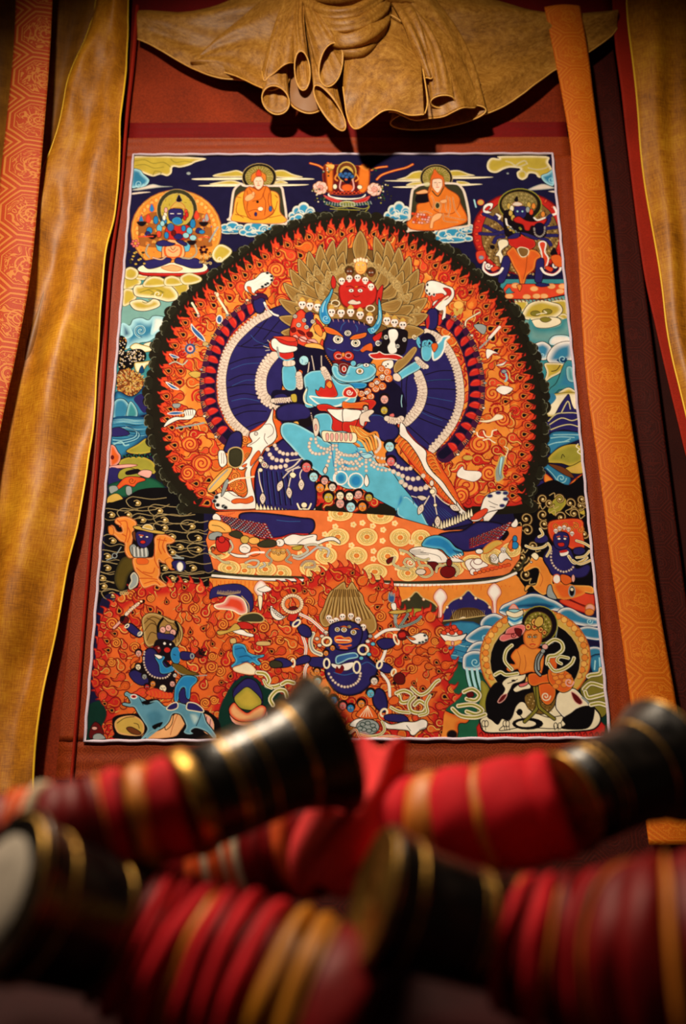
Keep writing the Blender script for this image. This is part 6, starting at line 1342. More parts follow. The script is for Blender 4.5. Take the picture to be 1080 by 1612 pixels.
for x, y in ((235,660), (760,660), (325,770), (660,820)): fill([(x-40, y-14), (x+40, y-14), (x+18, y+20), (x-18, y+20)], 'dk', 'brn', .8)
line('210,772 330,770', 2.4, 'redl'); line('880,690 810,810', 3, 'gry'); line('720,780 780,770 810,780', 2, 'redl')
for x, y in ((180,830), (760,880)): 
    for k in range(6): ell(x+26*math.cos(k), y+24*math.sin(k), 13, 11, 'pnk' if x < 400 else 'dk', 'redd', .7)
for i in range(16): ell(130+(i*47) % 130, 900+(i*31) % 120, 13, 9, rnd.choice(['och', 'dk', 'glh', 'smm']), 'dk', .7)
for i in range(14): spiral(740+(i*37) % 110, 900+(i*29) % 110, 15, 1.2, i*50, 1, 1.3, 'glh' if i % 2 else 'dk')
# ---------------------------------------------------------------- two seated teachers
V(350, 230, .1852)
halo(315, 265, 146, 116, 'cyd', 'smo', .2)
for i in range(28):
    t = math.radians(i*13); line([(315+70*math.cos(t), 265+60*math.sin(t)), (315+108*math.cos(t), 265+86*math.sin(t))], .9, 'glh', sm=0)
fill('70,600 90,420 110,360 160,320 200,340 440,340 500,350 520,420 545,640 480,660 80,630', 'smm', 'bone', 3.2)
fill('75,620 95,560 110,460 140,410 210,380 400,380 480,420 490,560 550,630 480,660 260,655 110,640', 'roby', 'fld', 1.2, g=('yel', 3))
fill('180,470 190,390 230,345 300,370 370,340 410,390 420,500 440,560 400,600 340,625 240,620 200,560', 'robe', 'robd', 1.3)
for s in ('210,380 220,450 210,540 240,600', '230,360 260,400 250,440', '370,350 350,420 370,480 360,590', '400,400 390,470 410,540', '260,470 330,450 350,400', '220,560 280,540 330,560', '130,480 120,560 180,610', '470,470 440,560 360,620', '120,430 160,440', '450,420 470,440', '110,580 200,600 240,620', '500,590 400,610'): line(s, 1.3, 'robd')
fill('190,450 210,420 260,400 280,410 260,450 210,470', 'flesh', 'fld', .9); ell(265, 405, 12, 17, 'flesh', 'fld', .7); ell(300, 475, 12, 12, 'dk', None); ell(325, 535, 24, 18, 'cr', 'fld', .9); ell(410, 535, 14, 24, 'blu', 'dk', .7); ell(285, 580, 12, 18, 'navy', 'dk', .7)
fill('265,290 285,265 330,262 350,290 345,340 310,370 280,350', (250,214,186), 'fld', 1.1); fill('245,300 250,250 280,225 310,200 340,225 370,250 370,300 350,290 330,262 285,265 262,300', 'robe', 'robd', 1.2, g=('och', 2)); fill('285,250 310,200 335,250', 'redl', 'robd', 1)
for x in (292, 324): line([(x-8, 298), (x+8, 298)], 1.1, 'ln')
line('308,300 304,322 312,322', .8, 'fld'); line('298,336 318,336', 1.4, 'red'); line('265,345 310,380 350,340', 2, 'robd')
V(520, 230, .1852)
halo(900, 275, 138, 112, 'cyd', 'smo', .16)
for i in range(28):
    t = math.radians(i*13); line([(900+70*math.cos(t), 270+56*math.sin(t)), (900+108*math.cos(t), 270+84*math.sin(t))], .9, 'glh', sm=0)
fill('670,700 690,420 720,360 800,330 1040,320 1110,350 1150,440 1180,640 1120,690 700,720', 'smm', 'bone', 3.4)
fill('650,660 690,620 730,560 740,500 820,480 900,460 1000,420 1080,440 1110,500 1160,600 1150,650 1040,690 900,720 700,715', 'robe', 'robd', 1.2, g=('org', 3))
fill('720,470 740,415 830,410 860,440 830,480 760,490', 'dk', None)
fill('830,400 850,360 870,330 960,340 1000,370 1080,420 1100,480 1060,560 1000,580 900,560 850,500', 'robe', 'robd', 1.2)
for s in ('990,430 980,520 990,560', '1010,440 1020,520 1000,600', '1040,440 1060,540 1100,600', '960,580 970,640 1080,650', '760,560 820,600 900,600', '720,640 800,660 860,640', '860,430 880,480 870,540', '900,480 940,500 930,560', '730,600 800,560 860,580', '980,600 1080,620 1140,630'): line(s, 2.4, 'flesh'); line(s, 1.0, 'robd')
for i in range(22): ell(700+(i*41) % 140, 580+(i*23) % 90, 13, 11, rnd.choice(['org', 'pink', 'redl']), 'robd', .8)
fill('850,650 870,600 910,575 950,580 930,620 880,650 870,700 845,700', 'flesh', 'fld', 1); fill('930,470 980,455 990,480 950,490', 'flesh', 'fld', .8); ell(910, 510, 20, 26, 'smm', 'glh', 1); fill('730,400 800,375 830,400 750,412', 'flesh', 'fld', .9)
fill('865,300 880,285 940,280 955,310 950,350 915,400 885,380 865,345', (250,214,186), 'fld', 1.1); fill('845,340 855,270 870,240 885,200 920,240 960,270 970,350 955,340 945,285 870,285 862,330 840,400 830,390', 'org', 'robd', 1.2, g=('orl', 2))
for x in (892, 930): line([(x-9, 315), (x+8, 314)], 1.1, 'ln')
line('910,318 905,340 914,340', .8, 'fld'); line('900,354 922,354', 1.4, 'red'); line('865,385 915,430 960,360', 2.2, 'smm'); ell(820, 330, 26, 20, (205,205,150), None, al=.7)
# ---------------------------------------------------------------- small deity at the top centre, flowers and ribbons
V(520, 230, .1852)
for s in ('-170,150 -100,170 -50,200 60,250 90,290', '-20,150 30,180 80,200'): line(s, 5, 'redd'); line(s, 3.4, 'org'); line(s, 1, 'yel')
for s in ('395,290 440,250 540,215 640,190 700,160', '350,210 400,190 480,180'): line(s, 5, 'redd'); line(s, 3.4, 'org'); line(s, 1, 'yel')
fill('-50,170 30,165 250,175 330,185 320,330 260,410 0,410 -60,300', 'maro', 'robd', 1.2); fill('-40,200 -30,170 20,165 20,400 -20,380', 'robe', 'robd', 1, g=('robd', 3)); fill('250,180 325,180 330,330 290,400 240,380', 'robe', 'robd', 1, g=('robd', 3)); fill('-40,165 30,165 20,200', 'yel', None); fill('240,175 328,180 310,215', 'orl', None)
ell(138, 225, 80, 84, 'brn', 'och', 1.6); ell(138, 235, 60, 62, 'och', 'gld', .9)
fill('100,225 130,195 160,210 190,240 180,290 150,330 110,300 80,270', 'navd', 'dk', 1)
for x, y, r in ((90,250,24), (110,260,20), (160,250,26), (185,265,20), (130,240,18), (140,270,18)): ell(x, y, r, r*.8, 'blu', 'dk', .9)
ell(135, 290, 14, 10, 'org', 'dk', .8); fill('100,345 150,330 190,350 180,385 110,385', 'org', 'robd', 1, g=('redl', 2)); line('90,300 80,360 110,390', 2.4, 'pink'); line('190,290 200,360 180,390', 2.4, 'pink'); line('60,240 40,280 60,300', 2.6, 'orl'); line('215,240 240,280 215,305', 2.6, 'orl'); ell(40, 350, 18, 22, 'cr', 'dk', .7); ell(250, 355, 22, 18, 'cr', 'dk', .7)
for i in range(16): ell(0+i*17, 395+(i % 2)*10, 10, 8, 'redl', 'dk', .7)
fill('-10,400 0,425 60,440 160,448 260,440 300,410 290,440 200,462 60,460 -20,430', 'wh', 'dk', .9); fill('-60,420 0,440 100,470 200,470 300,440 340,430 300,480 200,495 60,490 -20,460', 'red', 'redd', 1, g=('pnk', 3)); fill('70,490 140,470 220,490 200,520 100,520', 'olv', 'dk', 1, g=('cr', 3))
for i in range(34): line([(-40+i*11.5, 478+14*math.sin(i*.1)), (-46+i*12, 500+16*math.sin(i*.1))], 1.4, 'gry' if i % 2 else 'grn')
for s in ('-30,500 60,530 160,520 280,540 330,520', '0,540 100,545 250,550', '300,490 330,520 300,560'): line(s, 1.4, 'olv')
for cx, cy in ((-85,360), (375,375)):
    for k in range(7): ell(cx+34*math.cos(k*.9), cy+30*math.sin(k*.9), 30, 26, (238,196,186), 'fld', .8, g=('cr', 2))
    ell(cx, cy, 26, 24, 'pink', 'fld', .8); spiral(cx, cy, 20, 1.2, 0, 1, .9, 'fld')
for cx, cy in ((-130,350), (-30,230), (-40,470), (450,360), (420,460), (350,210), (-90,440), (480,420)):
    for k in range(8): ell(cx+rnd.uniform(-40, 40), cy+rnd.uniform(-40, 40), 8, 7, rnd.choice(['olv', 'smm', 'cr', 'grn', 'smm']), 'dk', .5, n=7)
# ---------------------------------------------------------------- top right: many-armed guardian in an orange apron
V(700, 230, .1852)
ell(640, 740, 405, 350, 'red', 'redd', 1.4, n=30, g=('redd', 4)); ell(640, 760, 330, 320, (128,98,52), 'dk', 1, n=26)
for i in range(380):
    t = i*2.4; q = (i/380)**.5; x, y = 650+q*315*math.cos(t), 800+q*330*math.sin(t)
    if i % 2: spiral(x, y, 10, 1, i*30, 1, 1, 'glh')
    else: line([(x, y), (x+8, y+8), (x+2, y+14)], 1.1, 'dk')
for i in range(14):
    t = math.radians(150+i*9.5 if i < 8 else 270+(i-7)*12); ell(640+368*math.cos(t), 740+335*math.sin(t), 18, 12, 'redl', 'redd', .8, rot=math.degrees(t))
ell(640, 500, 182, 138, 'smo', 'olv', 1.4, n=26); ell(635, 490, 152, 104, (140,124,70), 'gld', 1, n=24)
for i in range(80):
    t = i*2.4; q = (i/80)**.5; ell(635+q*145*math.cos(t), 490+q*98*math.sin(t), 5, 5, 'glh' if i % 2 else 'gld', None, n=6)
fill('325,560 330,510 370,485 410,490 400,530 370,550 400,565 360,575', 'wh', 'dk', 1.1); fill('340,540 370,510 390,520 360,550', 'red', 'dk', .8); line('250,460 265,520', 2.4, 'cyal'); ell(305, 480, 28, 24, 'och', 'red', 1.1); line('930,520 950,570 900,590 840,620', 4, 'wh')
# dark arms
for s in ('520,700 460,640 380,600 330,580', '520,740 440,730 340,680', '500,770 440,780 420,820', '540,690 470,650 430,600', '520,720 420,750 300,745', '760,700 840,640 900,590', '800,720 880,700 950,690', '800,750 880,760 950,760', '800,780 870,800 900,840', '780,690 860,670 890,620'):
    line(s, 7.4, 'dk'); line(s, 6, 'navy')
fill('500,560 560,540 700,540 760,600 860,700 840,780 700,760 540,780 500,700', 'dk', None)
fill('590,520 640,510 690,520 690,590 650,620 600,600', 'navy', 'dk', 1); ell(618, 555, 9, None, 'cyal', 'dk', .6); ell(660, 555, 9, None, 'cyal', 'dk', .6)
for x, y, c in ((545,510,'och'), (570,530,'cr'), (560,570,'och'), (715,500,'och'), (755,510,'orl'), (735,560,'redl'), (705,540,'gry'), (835,580,'orl'), (580,610,'och')): ell(x, y, 18, 26, c, 'dk', .8)
fill('575,500 600,475 640,480 660,500 620,510', 'bone', 'fld', .8); fill('590,460 605,430 620,430 625,465 605,475', 'dk', None)
fill('580,620 630,595 690,630 760,640 840,620 870,620 850,660 800,690 740,680 720,720 680,715 660,670 600,650', 'red', 'dk', 1.1, g=('redd', 3)); 
for s in ('520,620 530,670 560,690', '760,610 790,630 850,610', '440,580 470,600 460,620'): line(s, 3, 'wh')
for i in range(16): ell(540+(i*29) % 110, 690+(i*17) % 60, 12, 10, rnd.choice(['och', 'gry', 'olv', 'smm']), 'dk', .7)
ell(805, 700, 48, 50, 'navd', 'dk', 1); beads('760,700 770,750 810,770 845,740 850,690', 7, 'gry')
fill('540,790 600,760 640,770 650,750 700,780 760,800 770,850 720,880 660,870 600,870 550,840', 'red', 'dk', 1.1, g=('redl', 3)); fill('530,780 600,740 640,745 620,780 560,790', 'navy', 'dk', .9); fill('640,735 700,740 790,780 780,800 700,770', 'navy', 'dk', .9)
fill('450,820 480,795 530,800 540,840 500,870 480,900 500,950 470,1000 460,940 430,930 460,880', 'cr', 'dk', 1, g=('wh', 2)); fill('800,830 830,810 860,830 850,900 880,960 850,1040 830,980 820,900', 'redl', 'wh', 2)
fill('500,940 555,950 550,1040 500,1160 450,1150 470,1050', 'navy', 'dk', 1.2); fill('780,960 840,960 840,1060 820,1160 765,1150 770,1050', 'navy', 'dk', 1.2)
fill('525,910 560,870 590,860 650,940 700,930 720,880 780,890 820,940 780,970 760,1050 700,1100 680,1160 650,1230 635,1150 620,1090 580,1020 550,950', 'org', 'redd', 1.3, g=('orl', 5)); fill('620,880 650,860 710,880 700,930 650,940', (130,96,50), 'cr', 1.2); line('700,930 690,1040 670,1130', 1.2, 'robd')
for x, f in ((390,1), (920,-1)):
    line([(x-50*f, 990), (x-60*f, 1050), (x, 1095), (x+70*f, 1080), (x+100*f, 1040)], 4, 'wh'); line([(x-50*f, 1000), (x-48*f, 1050), (x, 1085), (x+60*f, 1070)], 1.2, 'red'); spiral(x-20*f, 1020, 30, 1.2, 0, f, 3, 'wh'); fill([(x, 1040), (x+50*f, 1020), (x+70*f, 1040), (x+20*f, 1070)], 'redl', 'redd', 1)
ell(405, 860, 22, 20, 'dk', None); fill('900,900 930,860 960,930 900,925', 'dk', None); fill('900,940 980,930 1000,1020 940,1020', 'org', 'redd', 1); fill('270,900 340,890 350,960 300,1000 270,960', 'redl', 'redd', 1, g=('red', 2)); ell(310, 950, 20, 16, 'gry', 'blu', .8)
V(720, 420, .1944)
fill('370,180 400,140 860,140 890,230 700,265 400,265', 'redl', 'dk', 1.1, sm=0)
for x, y in ((470,155), (560,245), (620,180), (760,160), (830,200), (700,240), (420,240), (850,160), (640,240)): ell(x, y, 34, 22, 'flesh', 'org', 1, g=('yel', 2))
line('380,262 560,265 700,262 880,225', 1.6, 'dk'); fill('390,200 420,170 440,200 460,210 400,220', 'teal', 'dk', .8); fill('630,150 660,130 730,140 740,155 680,165', 'navy', 'dk', 1); fill('480,150 490,180 505,200 520,150', 'orl', 'redd', 1)
for i in range(16): line([(420+i*30, 272-i*1.4), (430+i*30, 290-i*1.4)], 1.8, 'redd')
# yellow clouds under the orange aureole, left
V(180, 230, .1852)
for s in ('830,930 870,850 930,840 1000,890 960,950 880,990', '90,1060 140,1030 200,1060 200,1110 150,1140 90,1120', '260,1150 330,1110 420,1130 440,1188 260,1200', '430,1130 490,1105 560,1130 580,1180 440,1190', '560,1120 640,1080 740,1120 720,1160 600,1180'):
    fill(s, 'cy', 'cyd', 1, g=('cr', 6))
spiral(900, 960, 30, 1.2, 0, 1, 1.4, 'cr')
img = np.clip(img, 0, 1)

# ================================================================ the room
def slab(name, x0, x1, y0, y1, z0, z1, mt, parent=None, kind=None, bev=0):
    bm = bmesh.new(); bmesh.ops.create_cube(bm, size=1)
    for v in bm.verts: v.co = Vector(((x0+x1)/2+v.co.x*(x1-x0), (y0+y1)/2+v.co.y*(y1-y0), (z0+z1)/2+v.co.z*(z1-z0)))
    if bev: bmesh.ops.bevel(bm, geom=bm.edges[:], offset=bev, segments=3, affect='EDGES')
    me = bpy.data.meshes.new(name); bm.to_mesh(me); bm.free()
    o = link(name, me, mt, parent, bool(bev)); 
    if kind: o['kind'] = kind
    return o
slab('wall_back', -1.6, 1.6, .030, .13, 0, 2.7, M['wall'], kind='structure')
slab('ceiling', -1.6, 1.6, -1.9, .13, 2.7, 2.75, M['plaster'], kind='structure')
slab('floor', -1.6, 1.6, -1.9, .13, -.05, 0, M['plaster'], kind='structure')

# ================================================================ the painted scroll
t = empty('thangka', (0, .01, PZ-PH/2-.1), 'hanging scroll painting of a blue horned deity in flames, framed in russet brocade', 'painting')
xs = (np.arange(CW)/(CW-1)-.5)*PW; zs = PZ+(.5-np.arange(CH)/(CH-1))*PH
co = np.zeros((CH, CW, 3), np.float32); co[..., 0] = xs[None]; co[..., 2] = zs[:, None]; co[..., 1] = -.0005
co[..., 1] += .0008*np.sin(xs[None]*14+1)*np.sin(zs[:, None]*9)
nf = (CW-1)*(CH-1); me = bpy.data.meshes.new('painted_panel')
me.vertices.add(CW*CH); me.vertices.foreach_set('co', co.ravel())
i0 = (np.arange(CH-1)[:, None]*CW+np.arange(CW-1)[None]).ravel()
li = np.stack([i0, i0+CW, i0+CW+1, i0+1], -1).astype(np.int32).ravel()
me.loops.add(nf*4); me.loops.foreach_set('vertex_index', li)
me.polygons.add(nf); me.polygons.foreach_set('loop_start', np.arange(nf, dtype=np.int32)*4)
me.update(calc_edges=True)
ca = me.color_attributes.new('paint', 'FLOAT_COLOR', 'POINT')
rgba = np.ones((CH*CW, 4), np.float32); rgba[:, :3] = img.reshape(-1, 3); ca.data.foreach_set('color', rgba.ravel())
pm, nt, b = mat('mineral_paint', (1, 1, 1, 1), .8, spec=.04)
at_ = N(nt, 'ShaderNodeVertexColor', layer_name='paint'); cc = cloth_coords(nt, 1, False)
nn = N(nt, 'ShaderNodeTexNoise', i_Scale=60.0, i_Detail=6.0); nt.links.new(cc, nn.inputs['Vector'])
grain = ramp(nt, nn.outputs[0], [(.3, (.80, .79, .78)), (.7, (1, 1, 1))])
mx = N(nt, 'ShaderNodeMix', data_type='RGBA', blend_type='MULTIPLY'); mx.inputs[0].default_value = 1
nt.links.new(at_.outputs[0], mx.inputs[6]); nt.links.new(grain, mx.inputs[7]); nt.links.new(mx.outputs[2], b.inputs['Base Color'])
link('painted_panel', me, pm, t)
hw, hh = PW/2, PH/2
# cord round the painting
c = [(-hw, hh), (hw, hh), (hw, -hh), (-hw, -hh), (-hw, hh)]; P = []
for (x0, z0), (x1, z1) in zip(c, c[1:]):
    for k in range(60):
        u = k/60; P.append((x0+(x1-x0)*u+.0005*math.sin(k*2.1), -.0016, PZ+z0+(z1-z0)*u+.0005*math.sin(k*1.7)))
tube('piping', P, .0019, M['cord'], t, 8, closed=True)
# brocade borders: flat strips sewn round the painting
def strip(name, quad, y, mt, parent=t, th=.002, n=14, wav=.0003):
    """sewn strip between two long edges given as photo pixels on the plane y"""
    A = [at(*p, y) for p in quad[0]]; B = [at(*p, y) for p in quad[1]]
    s = random.random()*9
    return sheet(name, A, B, mt, parent, 12, 70, lambda u, v: (0, wav*math.sin(v*23+s)*math.sin(u*5+s), 0), th)
random.seed(4)
def bar(name, x0, x1, z0, z1, y, mt, parent=t, wav=.0003):
    s = random.random()*9
    return sheet(name, [(x0, y, PZ+z1), (x0, y, PZ+z0)], [(x1, y, PZ+z1), (x1, y, PZ+z0)], mt, parent, 40, 60, lambda u, v: (0, wav*math.sin(v*19+s+u*3)*math.sin(u*11+s), 0), .002)
B1 = .030
bar('brocade_border', -hw-B1, hw+B1, hh, hh+.032, .0022, M['brown'])
bar('brocade_border', -hw-B1, hw+B1, -hh-.042, -hh, .0022, M['brown'])
bar('brocade_border', -hw-B1, -hw, -hh, hh, .0022, M['brown'])
bar('brocade_border', hw, hw+B1, -hh, hh, .0022, M['brown'])
bar('crimson_band', -hw-.01, hw+B1-.004, hh+.032, hh+.060, .0030, M['crim'])
bar('upper_panel', -hw-.02, hw+B1, hh+.060, hh+.215, .0040, M['brownp'])
bar('header_band', -hw-.06, hw+.12, hh+.215, hh+.32, .0045, M['crim'])
# side wings of the mount
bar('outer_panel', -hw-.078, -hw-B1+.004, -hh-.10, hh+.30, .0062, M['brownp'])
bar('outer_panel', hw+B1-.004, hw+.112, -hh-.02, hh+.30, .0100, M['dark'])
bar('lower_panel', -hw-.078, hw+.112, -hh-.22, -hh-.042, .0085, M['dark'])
for k in (0, 1): pass
# thin red edging left
A = [at(*p, -.004) for p in ((213,10), (206,100), (198,180), (188,300), (171,430), (160,600), (151,720), (140,860), (127,1020), (117,1150), (108,1260))]
B = [at(p[0]+q, p[1], -.004) for p, q in (((213,10),7), ((206,100),6), ((198,180),5), ((188,300),4.5), ((171,430),5), ((160,600),5), ((151,720),5), ((140,860),4), ((127,1020),4), ((117,1150),4), ((108,1260),4))]
tag(sheet('ribbon', A, B, M['redstrip'], t, 8, 120, lambda u, v: (0, -.003*math.sin(u*math.pi), 0), .0012), 'narrow red ribbon seen nearly edge on')
# broad orange ribbon right, hanging in front of the mount
A = [at(*p, -.021) for p in ((857,12), (871,80), (884,150), (896,230), (901,300), (912,420), (925,600), (943,740), (960,880), (975,980), (991,1100), (1008,1240), (1020,1330))]
B = [at(*p, -.021) for p in ((913,10), (925,80), (933,150), (942,230), (951,300), (966,420), (986,600), (1005,740), (1025,880), (1041,980), (1062,1100), (1082,1240), (1096,1330))]
rb = tag(sheet('ribbon', A, B, M['orange'], t, 16, 120, lambda u, v: (.0012*math.sin(v*9), -.0035*math.sin(u*math.pi)+.002*math.sin(v*17), 0), .0022), 'broad orange brocade ribbon')
# ---------------------------------------------------------------- gathered silk veil
def L(s, y0=0.0):
    """'px,py,depth_mm ...' -> points in front of the wall"""
    out = []
    for w_ in s.split():
        p = [float(q) for q in w_.split(',')]; out.append(at(p[0], p[1], -p[2]/1000-y0))
    return out
def crump(p, seed, k):
    q = noise.noise(Vector((p.x*20+seed, p.z*26, seed)))*k*2+noise.noise(Vector((p.x*55+seed, p.z*60, seed)))*k
    p.y += q; p.x += q*.4; return p
def loopsheet(name, top, hem, mt, nu=80, nv=40, bulge=.0, parent=t, seed=0, crumple=.0006, power=1.0, pleat=None, hemw=.0010, hemcut=(0, 1)):
    """silk between a gathered top line and a hem line; pleat(u, v) pushes it towards the room"""
    a, b_ = cr(top, nu), cr(hem, nu); V_, F = [], []
    for j in range(nv):
        v = j/(nv-1)
        for i in range(nu):
            p = a[i].lerp(b_[i], v**power); p.y -= bulge*math.sin(math.pi*v)
            if pleat: p.y -= pleat(i/(nu-1), v)
            V_.append(crump(p, seed, crumple))
    for j in range(nv-1):
        for i in range(nu-1):
            k = j*nu+i; F.append((k, k+1, k+nu+1, k+nu))
    o = mesh(name, V_, F, mt, parent); md = o.modifiers.new('thickness', 'SOLIDIFY'); md.thickness = .0006; md.offset = 0
    i0_, i1_ = int(hemcut[0]*nu), int(hemcut[1]*nu)
    if hemw: tube('hem', [V_[(nv-1)*nu+i] for i in range(i0_, i1_)], hemw, M['veilhem'], o, 6)
    return o
def fold(gx, gy, gd, cx, cy, rx, ry, rot, d0, dd, seed, gr=9, bend=(0, 0), nv=36, nu=56):
    """hollow fold of silk: a cone from the knot to an open mouth; its near lip is the upper one"""
    G = []; Mo = []; r = math.radians(rot)
    for k in range(nu+1):
        a = 2*math.pi*k/nu; ex, ey = rx*math.cos(a), ry*math.sin(a)
        x = cx+ex*math.cos(r)-ey*math.sin(r); y = cy+ex*math.sin(r)+ey*math.cos(r)
        Mo.append(at(x, y, -(d0-dd*(y-cy)/max(abs(ry*math.cos(r))+abs(rx*math.sin(r)), 1))/1000))
        G.append(at(gx+gr*math.cos(a), gy, -(gd-gr*.8*math.sin(a))/1000))
    V_, F = [], []
    for j in range(nv):
        v = j/(nv-1)
        for k in range(nu+1):
            p = G[k].lerp(Mo[k], v); s_ = math.sin(math.pi*v); p += Vector((bend[0]*s_, -.006*s_, bend[1]*s_))
            q = .0016*math.sin(k*.9+seed)*s_; p.y += q
            V_.append(crump(p, seed, .0005))
    for j in range(nv-1):
        for k in range(nu): i = j*(nu+1)+k; F.append((i, i+1, i+nu+2, i+nu+1))
    o = mesh('silk_fold', V_, F, M['veil'], t); md = o.modifiers.new('thickness', 'SOLIDIFY'); md.thickness = .0006; md.offset = 0
    tube('hem', [V_[(nv-1)*(nu+1)+k] for k in range(nu)], .0010, M['veilhem'], o, 6, closed=True)
    return o
S = math.sin
# wings spreading to both top corners
loopsheet('silk_veil', L('500,-50,26 440,-30,22 390,-14,18 340,6,14 290,15,12 240,14,11 217,14,8'), L('440,150,18 400,132,16 378,128,14 345,125,14 310,113,13 280,98,12 250,80,10 232,70,9 217,63,8'),
          M['veil'], 120, 60, .006, seed=1, pleat=lambda u, v: .010*S(v*9+.5-u*2)*(1-u*.8)+.004*S(v*21+u*5)*(1-u))
loopsheet('silk_veil', L('505,-30,40 480,-30,38 455,-25,34 420,0,28 385,28,22 345,60,18 318,86,15 300,104,13'), L('452,140,40 438,146,36 424,150,32 405,143,27 388,133,24 370,123,20 342,113,17 318,108,15 302,106,13'),
          M['veil'], 110, 60, .010, seed=3, pleat=lambda u, v: .009*S(v*7+u*2)*(1-u*.7)+.0035*S(v*19+u*6)*(1-u))
loopsheet('silk_veil', L('600,-60,30 660,-40,24 720,-16,18 790,0,14 850,14,11 900,18,9 940,16,8 970,14,6'), L('640,150,24 690,185,22 735,186,20 770,180,18 805,164,15 840,140,13 872,116,11 900,103,9 935,80,8 960,60,7 971,46,6'),
          M['veil'], 130, 60, .008, seed=5, pleat=lambda u, v: .011*S(v*8.5+1-u*2.4)*(1-u*.75)+.0045*S(v*22+u*7)*(1-u))
# right hand falls
fold(640, -20, 34, 690, 184, 76, 17, -8, 30, 14, 6, gr=30, bend=(.014, 0))
loopsheet('silk_veil', L('600,-30,44 625,-20,46 650,-10,42 668,0,38'), L('612,182,36 660,184,42 710,180,44 740,172,42 757,160,40 757,130,36'),
          M['veil'], 90, 60, .014, seed=8, pleat=lambda u, v: .006*S(u*11+v*1.5)*v+.002*S(u*25)*v, hemcut=(0, .72))
fold(622, -12, 44, 697, 160, 19, 10, -4, 52, 9, 7, gr=14, bend=(.016, 0))
loopsheet('silk_veil', L('606,-10,50 618,-6,52 632,-2,52 640,0,48'), L('664,124,52 672,126,56 680,124,58 676,90,52'), M['veil'], 50, 40, .016, seed=11, pleat=lambda u, v: .004*S(u*9)*v)
loopsheet('silk_veil', L('548,20,52 562,18,56 582,18,60 602,22,62 622,32,62 640,44,60 652,62,58 660,84,58'), L('540,140,56 545,172,60 553,196,62 563,201,64 580,191,64 602,179,63 622,177,62 645,181,62 668,180,62'),
          M['veil'], 110, 60, .007, seed=13, crumple=.0008, pleat=lambda u, v: .004*S(u*8+v*2)*v+.0015*S(u*20+v*6)*v)
o_ = L('608,20,61 632,34,61 648,54,60 660,84,60 668,122,62 673,160,63 669,179,63'); tube('hem', o_, .0010, M['veilhem'], t, 6, 50)
# left hand falls
loopsheet('silk_veil', L('470,-20,40 480,-15,44 495,-10,44 510,-5,40'), L('455,160,34 464,170,34 482,178,34 500,176,34 520,160,34'), M['golddk'], 60, 40, .008, seed=15)
fold(470, -20, 42, 519, 170, 13, 42, -33, 46, 10, 31, gr=7, bend=(.004, 0))
fold(468, -20, 44, 434, 158, 20, 24, -38, 42, 11, 23, gr=9, bend=(-.010, 0))
loopsheet('silk_veil', L('455,-20,46 462,-20,50 470,-18,52 480,-16,48'), L('412,112,44 416,128,48 424,118,54 440,108,58 456,102,58 466,98,52 470,90,46'), M['veil'], 80, 50, .010, seed=17, pleat=lambda u, v: .003*S(u*12)*v)
fold(474, -20, 54, 476, 112, 12, 31, -4, 58, 10, 25, gr=6, bend=(-.004, 0))
fold(484, -12, 58, 521, 102, 18, 35, 12, 64, 12, 27, gr=7, bend=(-.006, .002))
# the knot: silk wound round itself
def wind(s, r, seed, fl=1.0):
    P = L(s); o = tube('silk_knot', P, lambda u: r*(.45+.55*math.sin(math.pi*min(max(u, .02), .98))**.6), M['veil'], t, 28, 70)
    c0 = [sum((v.co for v in o.data.vertices[i*28:(i+1)*28]), Vector())/28 for i in range(70)]
    for i in range(70):
        for k in range(28):
            v = o.data.vertices[i*28+k]; a = 2*math.pi*k/28
            q = .0011*math.sin(a*5+i*.05+seed)+.0007*math.sin(a*9+i*.08)+.0009*noise.noise(v.co*60+Vector((seed, 0, 0)))
            v.co += (v.co-c0[i]).normalized()*q
    return o
wind('470,-40,40 484,-20,58 520,-8,72 560,-12,74 590,-28,62 600,-50,40', .016, 1)
wind('474,-6,44 492,16,62 525,26,74 562,22,76 592,4,64 604,-18,44', .0125, 2)
wind('484,22,46 505,38,62 535,46,72 570,40,74 598,22,64 608,2,46', .0125, 3)
wind('505,40,50 522,60,62 545,70,70 575,62,72 600,42,62 607,20,48', .0135, 4)
wind('512,48,46 524,68,54 545,84,62 568,84,64 590,66,58 604,44,46', .0125, 5)
wind('590,-20,50 604,-8,58 622,0,58 645,6,52 668,16,40', .009, 6)
# ================================================================ hangings either side
g = empty('silk_hanging', at(90, 1180, -.03), 'long gold silk hanging folded over at its top, left of the painting', 'drape')
E1 = [(158,-40), (150,0), (134,60), (112,120), (95,200), (66,280), (56,330), (44,400), (32,480), (18,560), (4,650), (-12,760), (-26,900), (-40,1060), (-50,1230), (-60,1460)]
E2 = [(202,-40), (200,20), (197,80), (195,130), (190,190), (187,260), (179,330), (165,400), (158,480), (148,580), (143,660), (134,750), (122,830), (104,900), (92,980), (80,1040), (70,1100), (62,1160), (56,1230), (48,1460)]
def gf(u, v): return (0, -.010*math.sin(u*3.0+.2)+.0045*math.sin(v*29+u*5)+.005*math.sin(v*13+u*7)-.006*math.sin(u*9+v*5)+.003*noise.noise(Vector((u*5, v*26, 2))), 0)
o = sheet('silk_front', [at(*p, -.020) for p in E1], [at(*p, -.020) for p in E2], M['gold'], g, 60, 240, gf, .0008)
dg = o.data; pts_ = [dg.vertices[j*60+59].co.copy() for j in range(240)]; tube('hem', pts_, .0013, M['goldhem'], o, 6)
pts_ = [dg.vertices[j*60].co.copy() for j in range(240)]; tube('hem', pts_, .0011, M['goldhem'], o, 6)
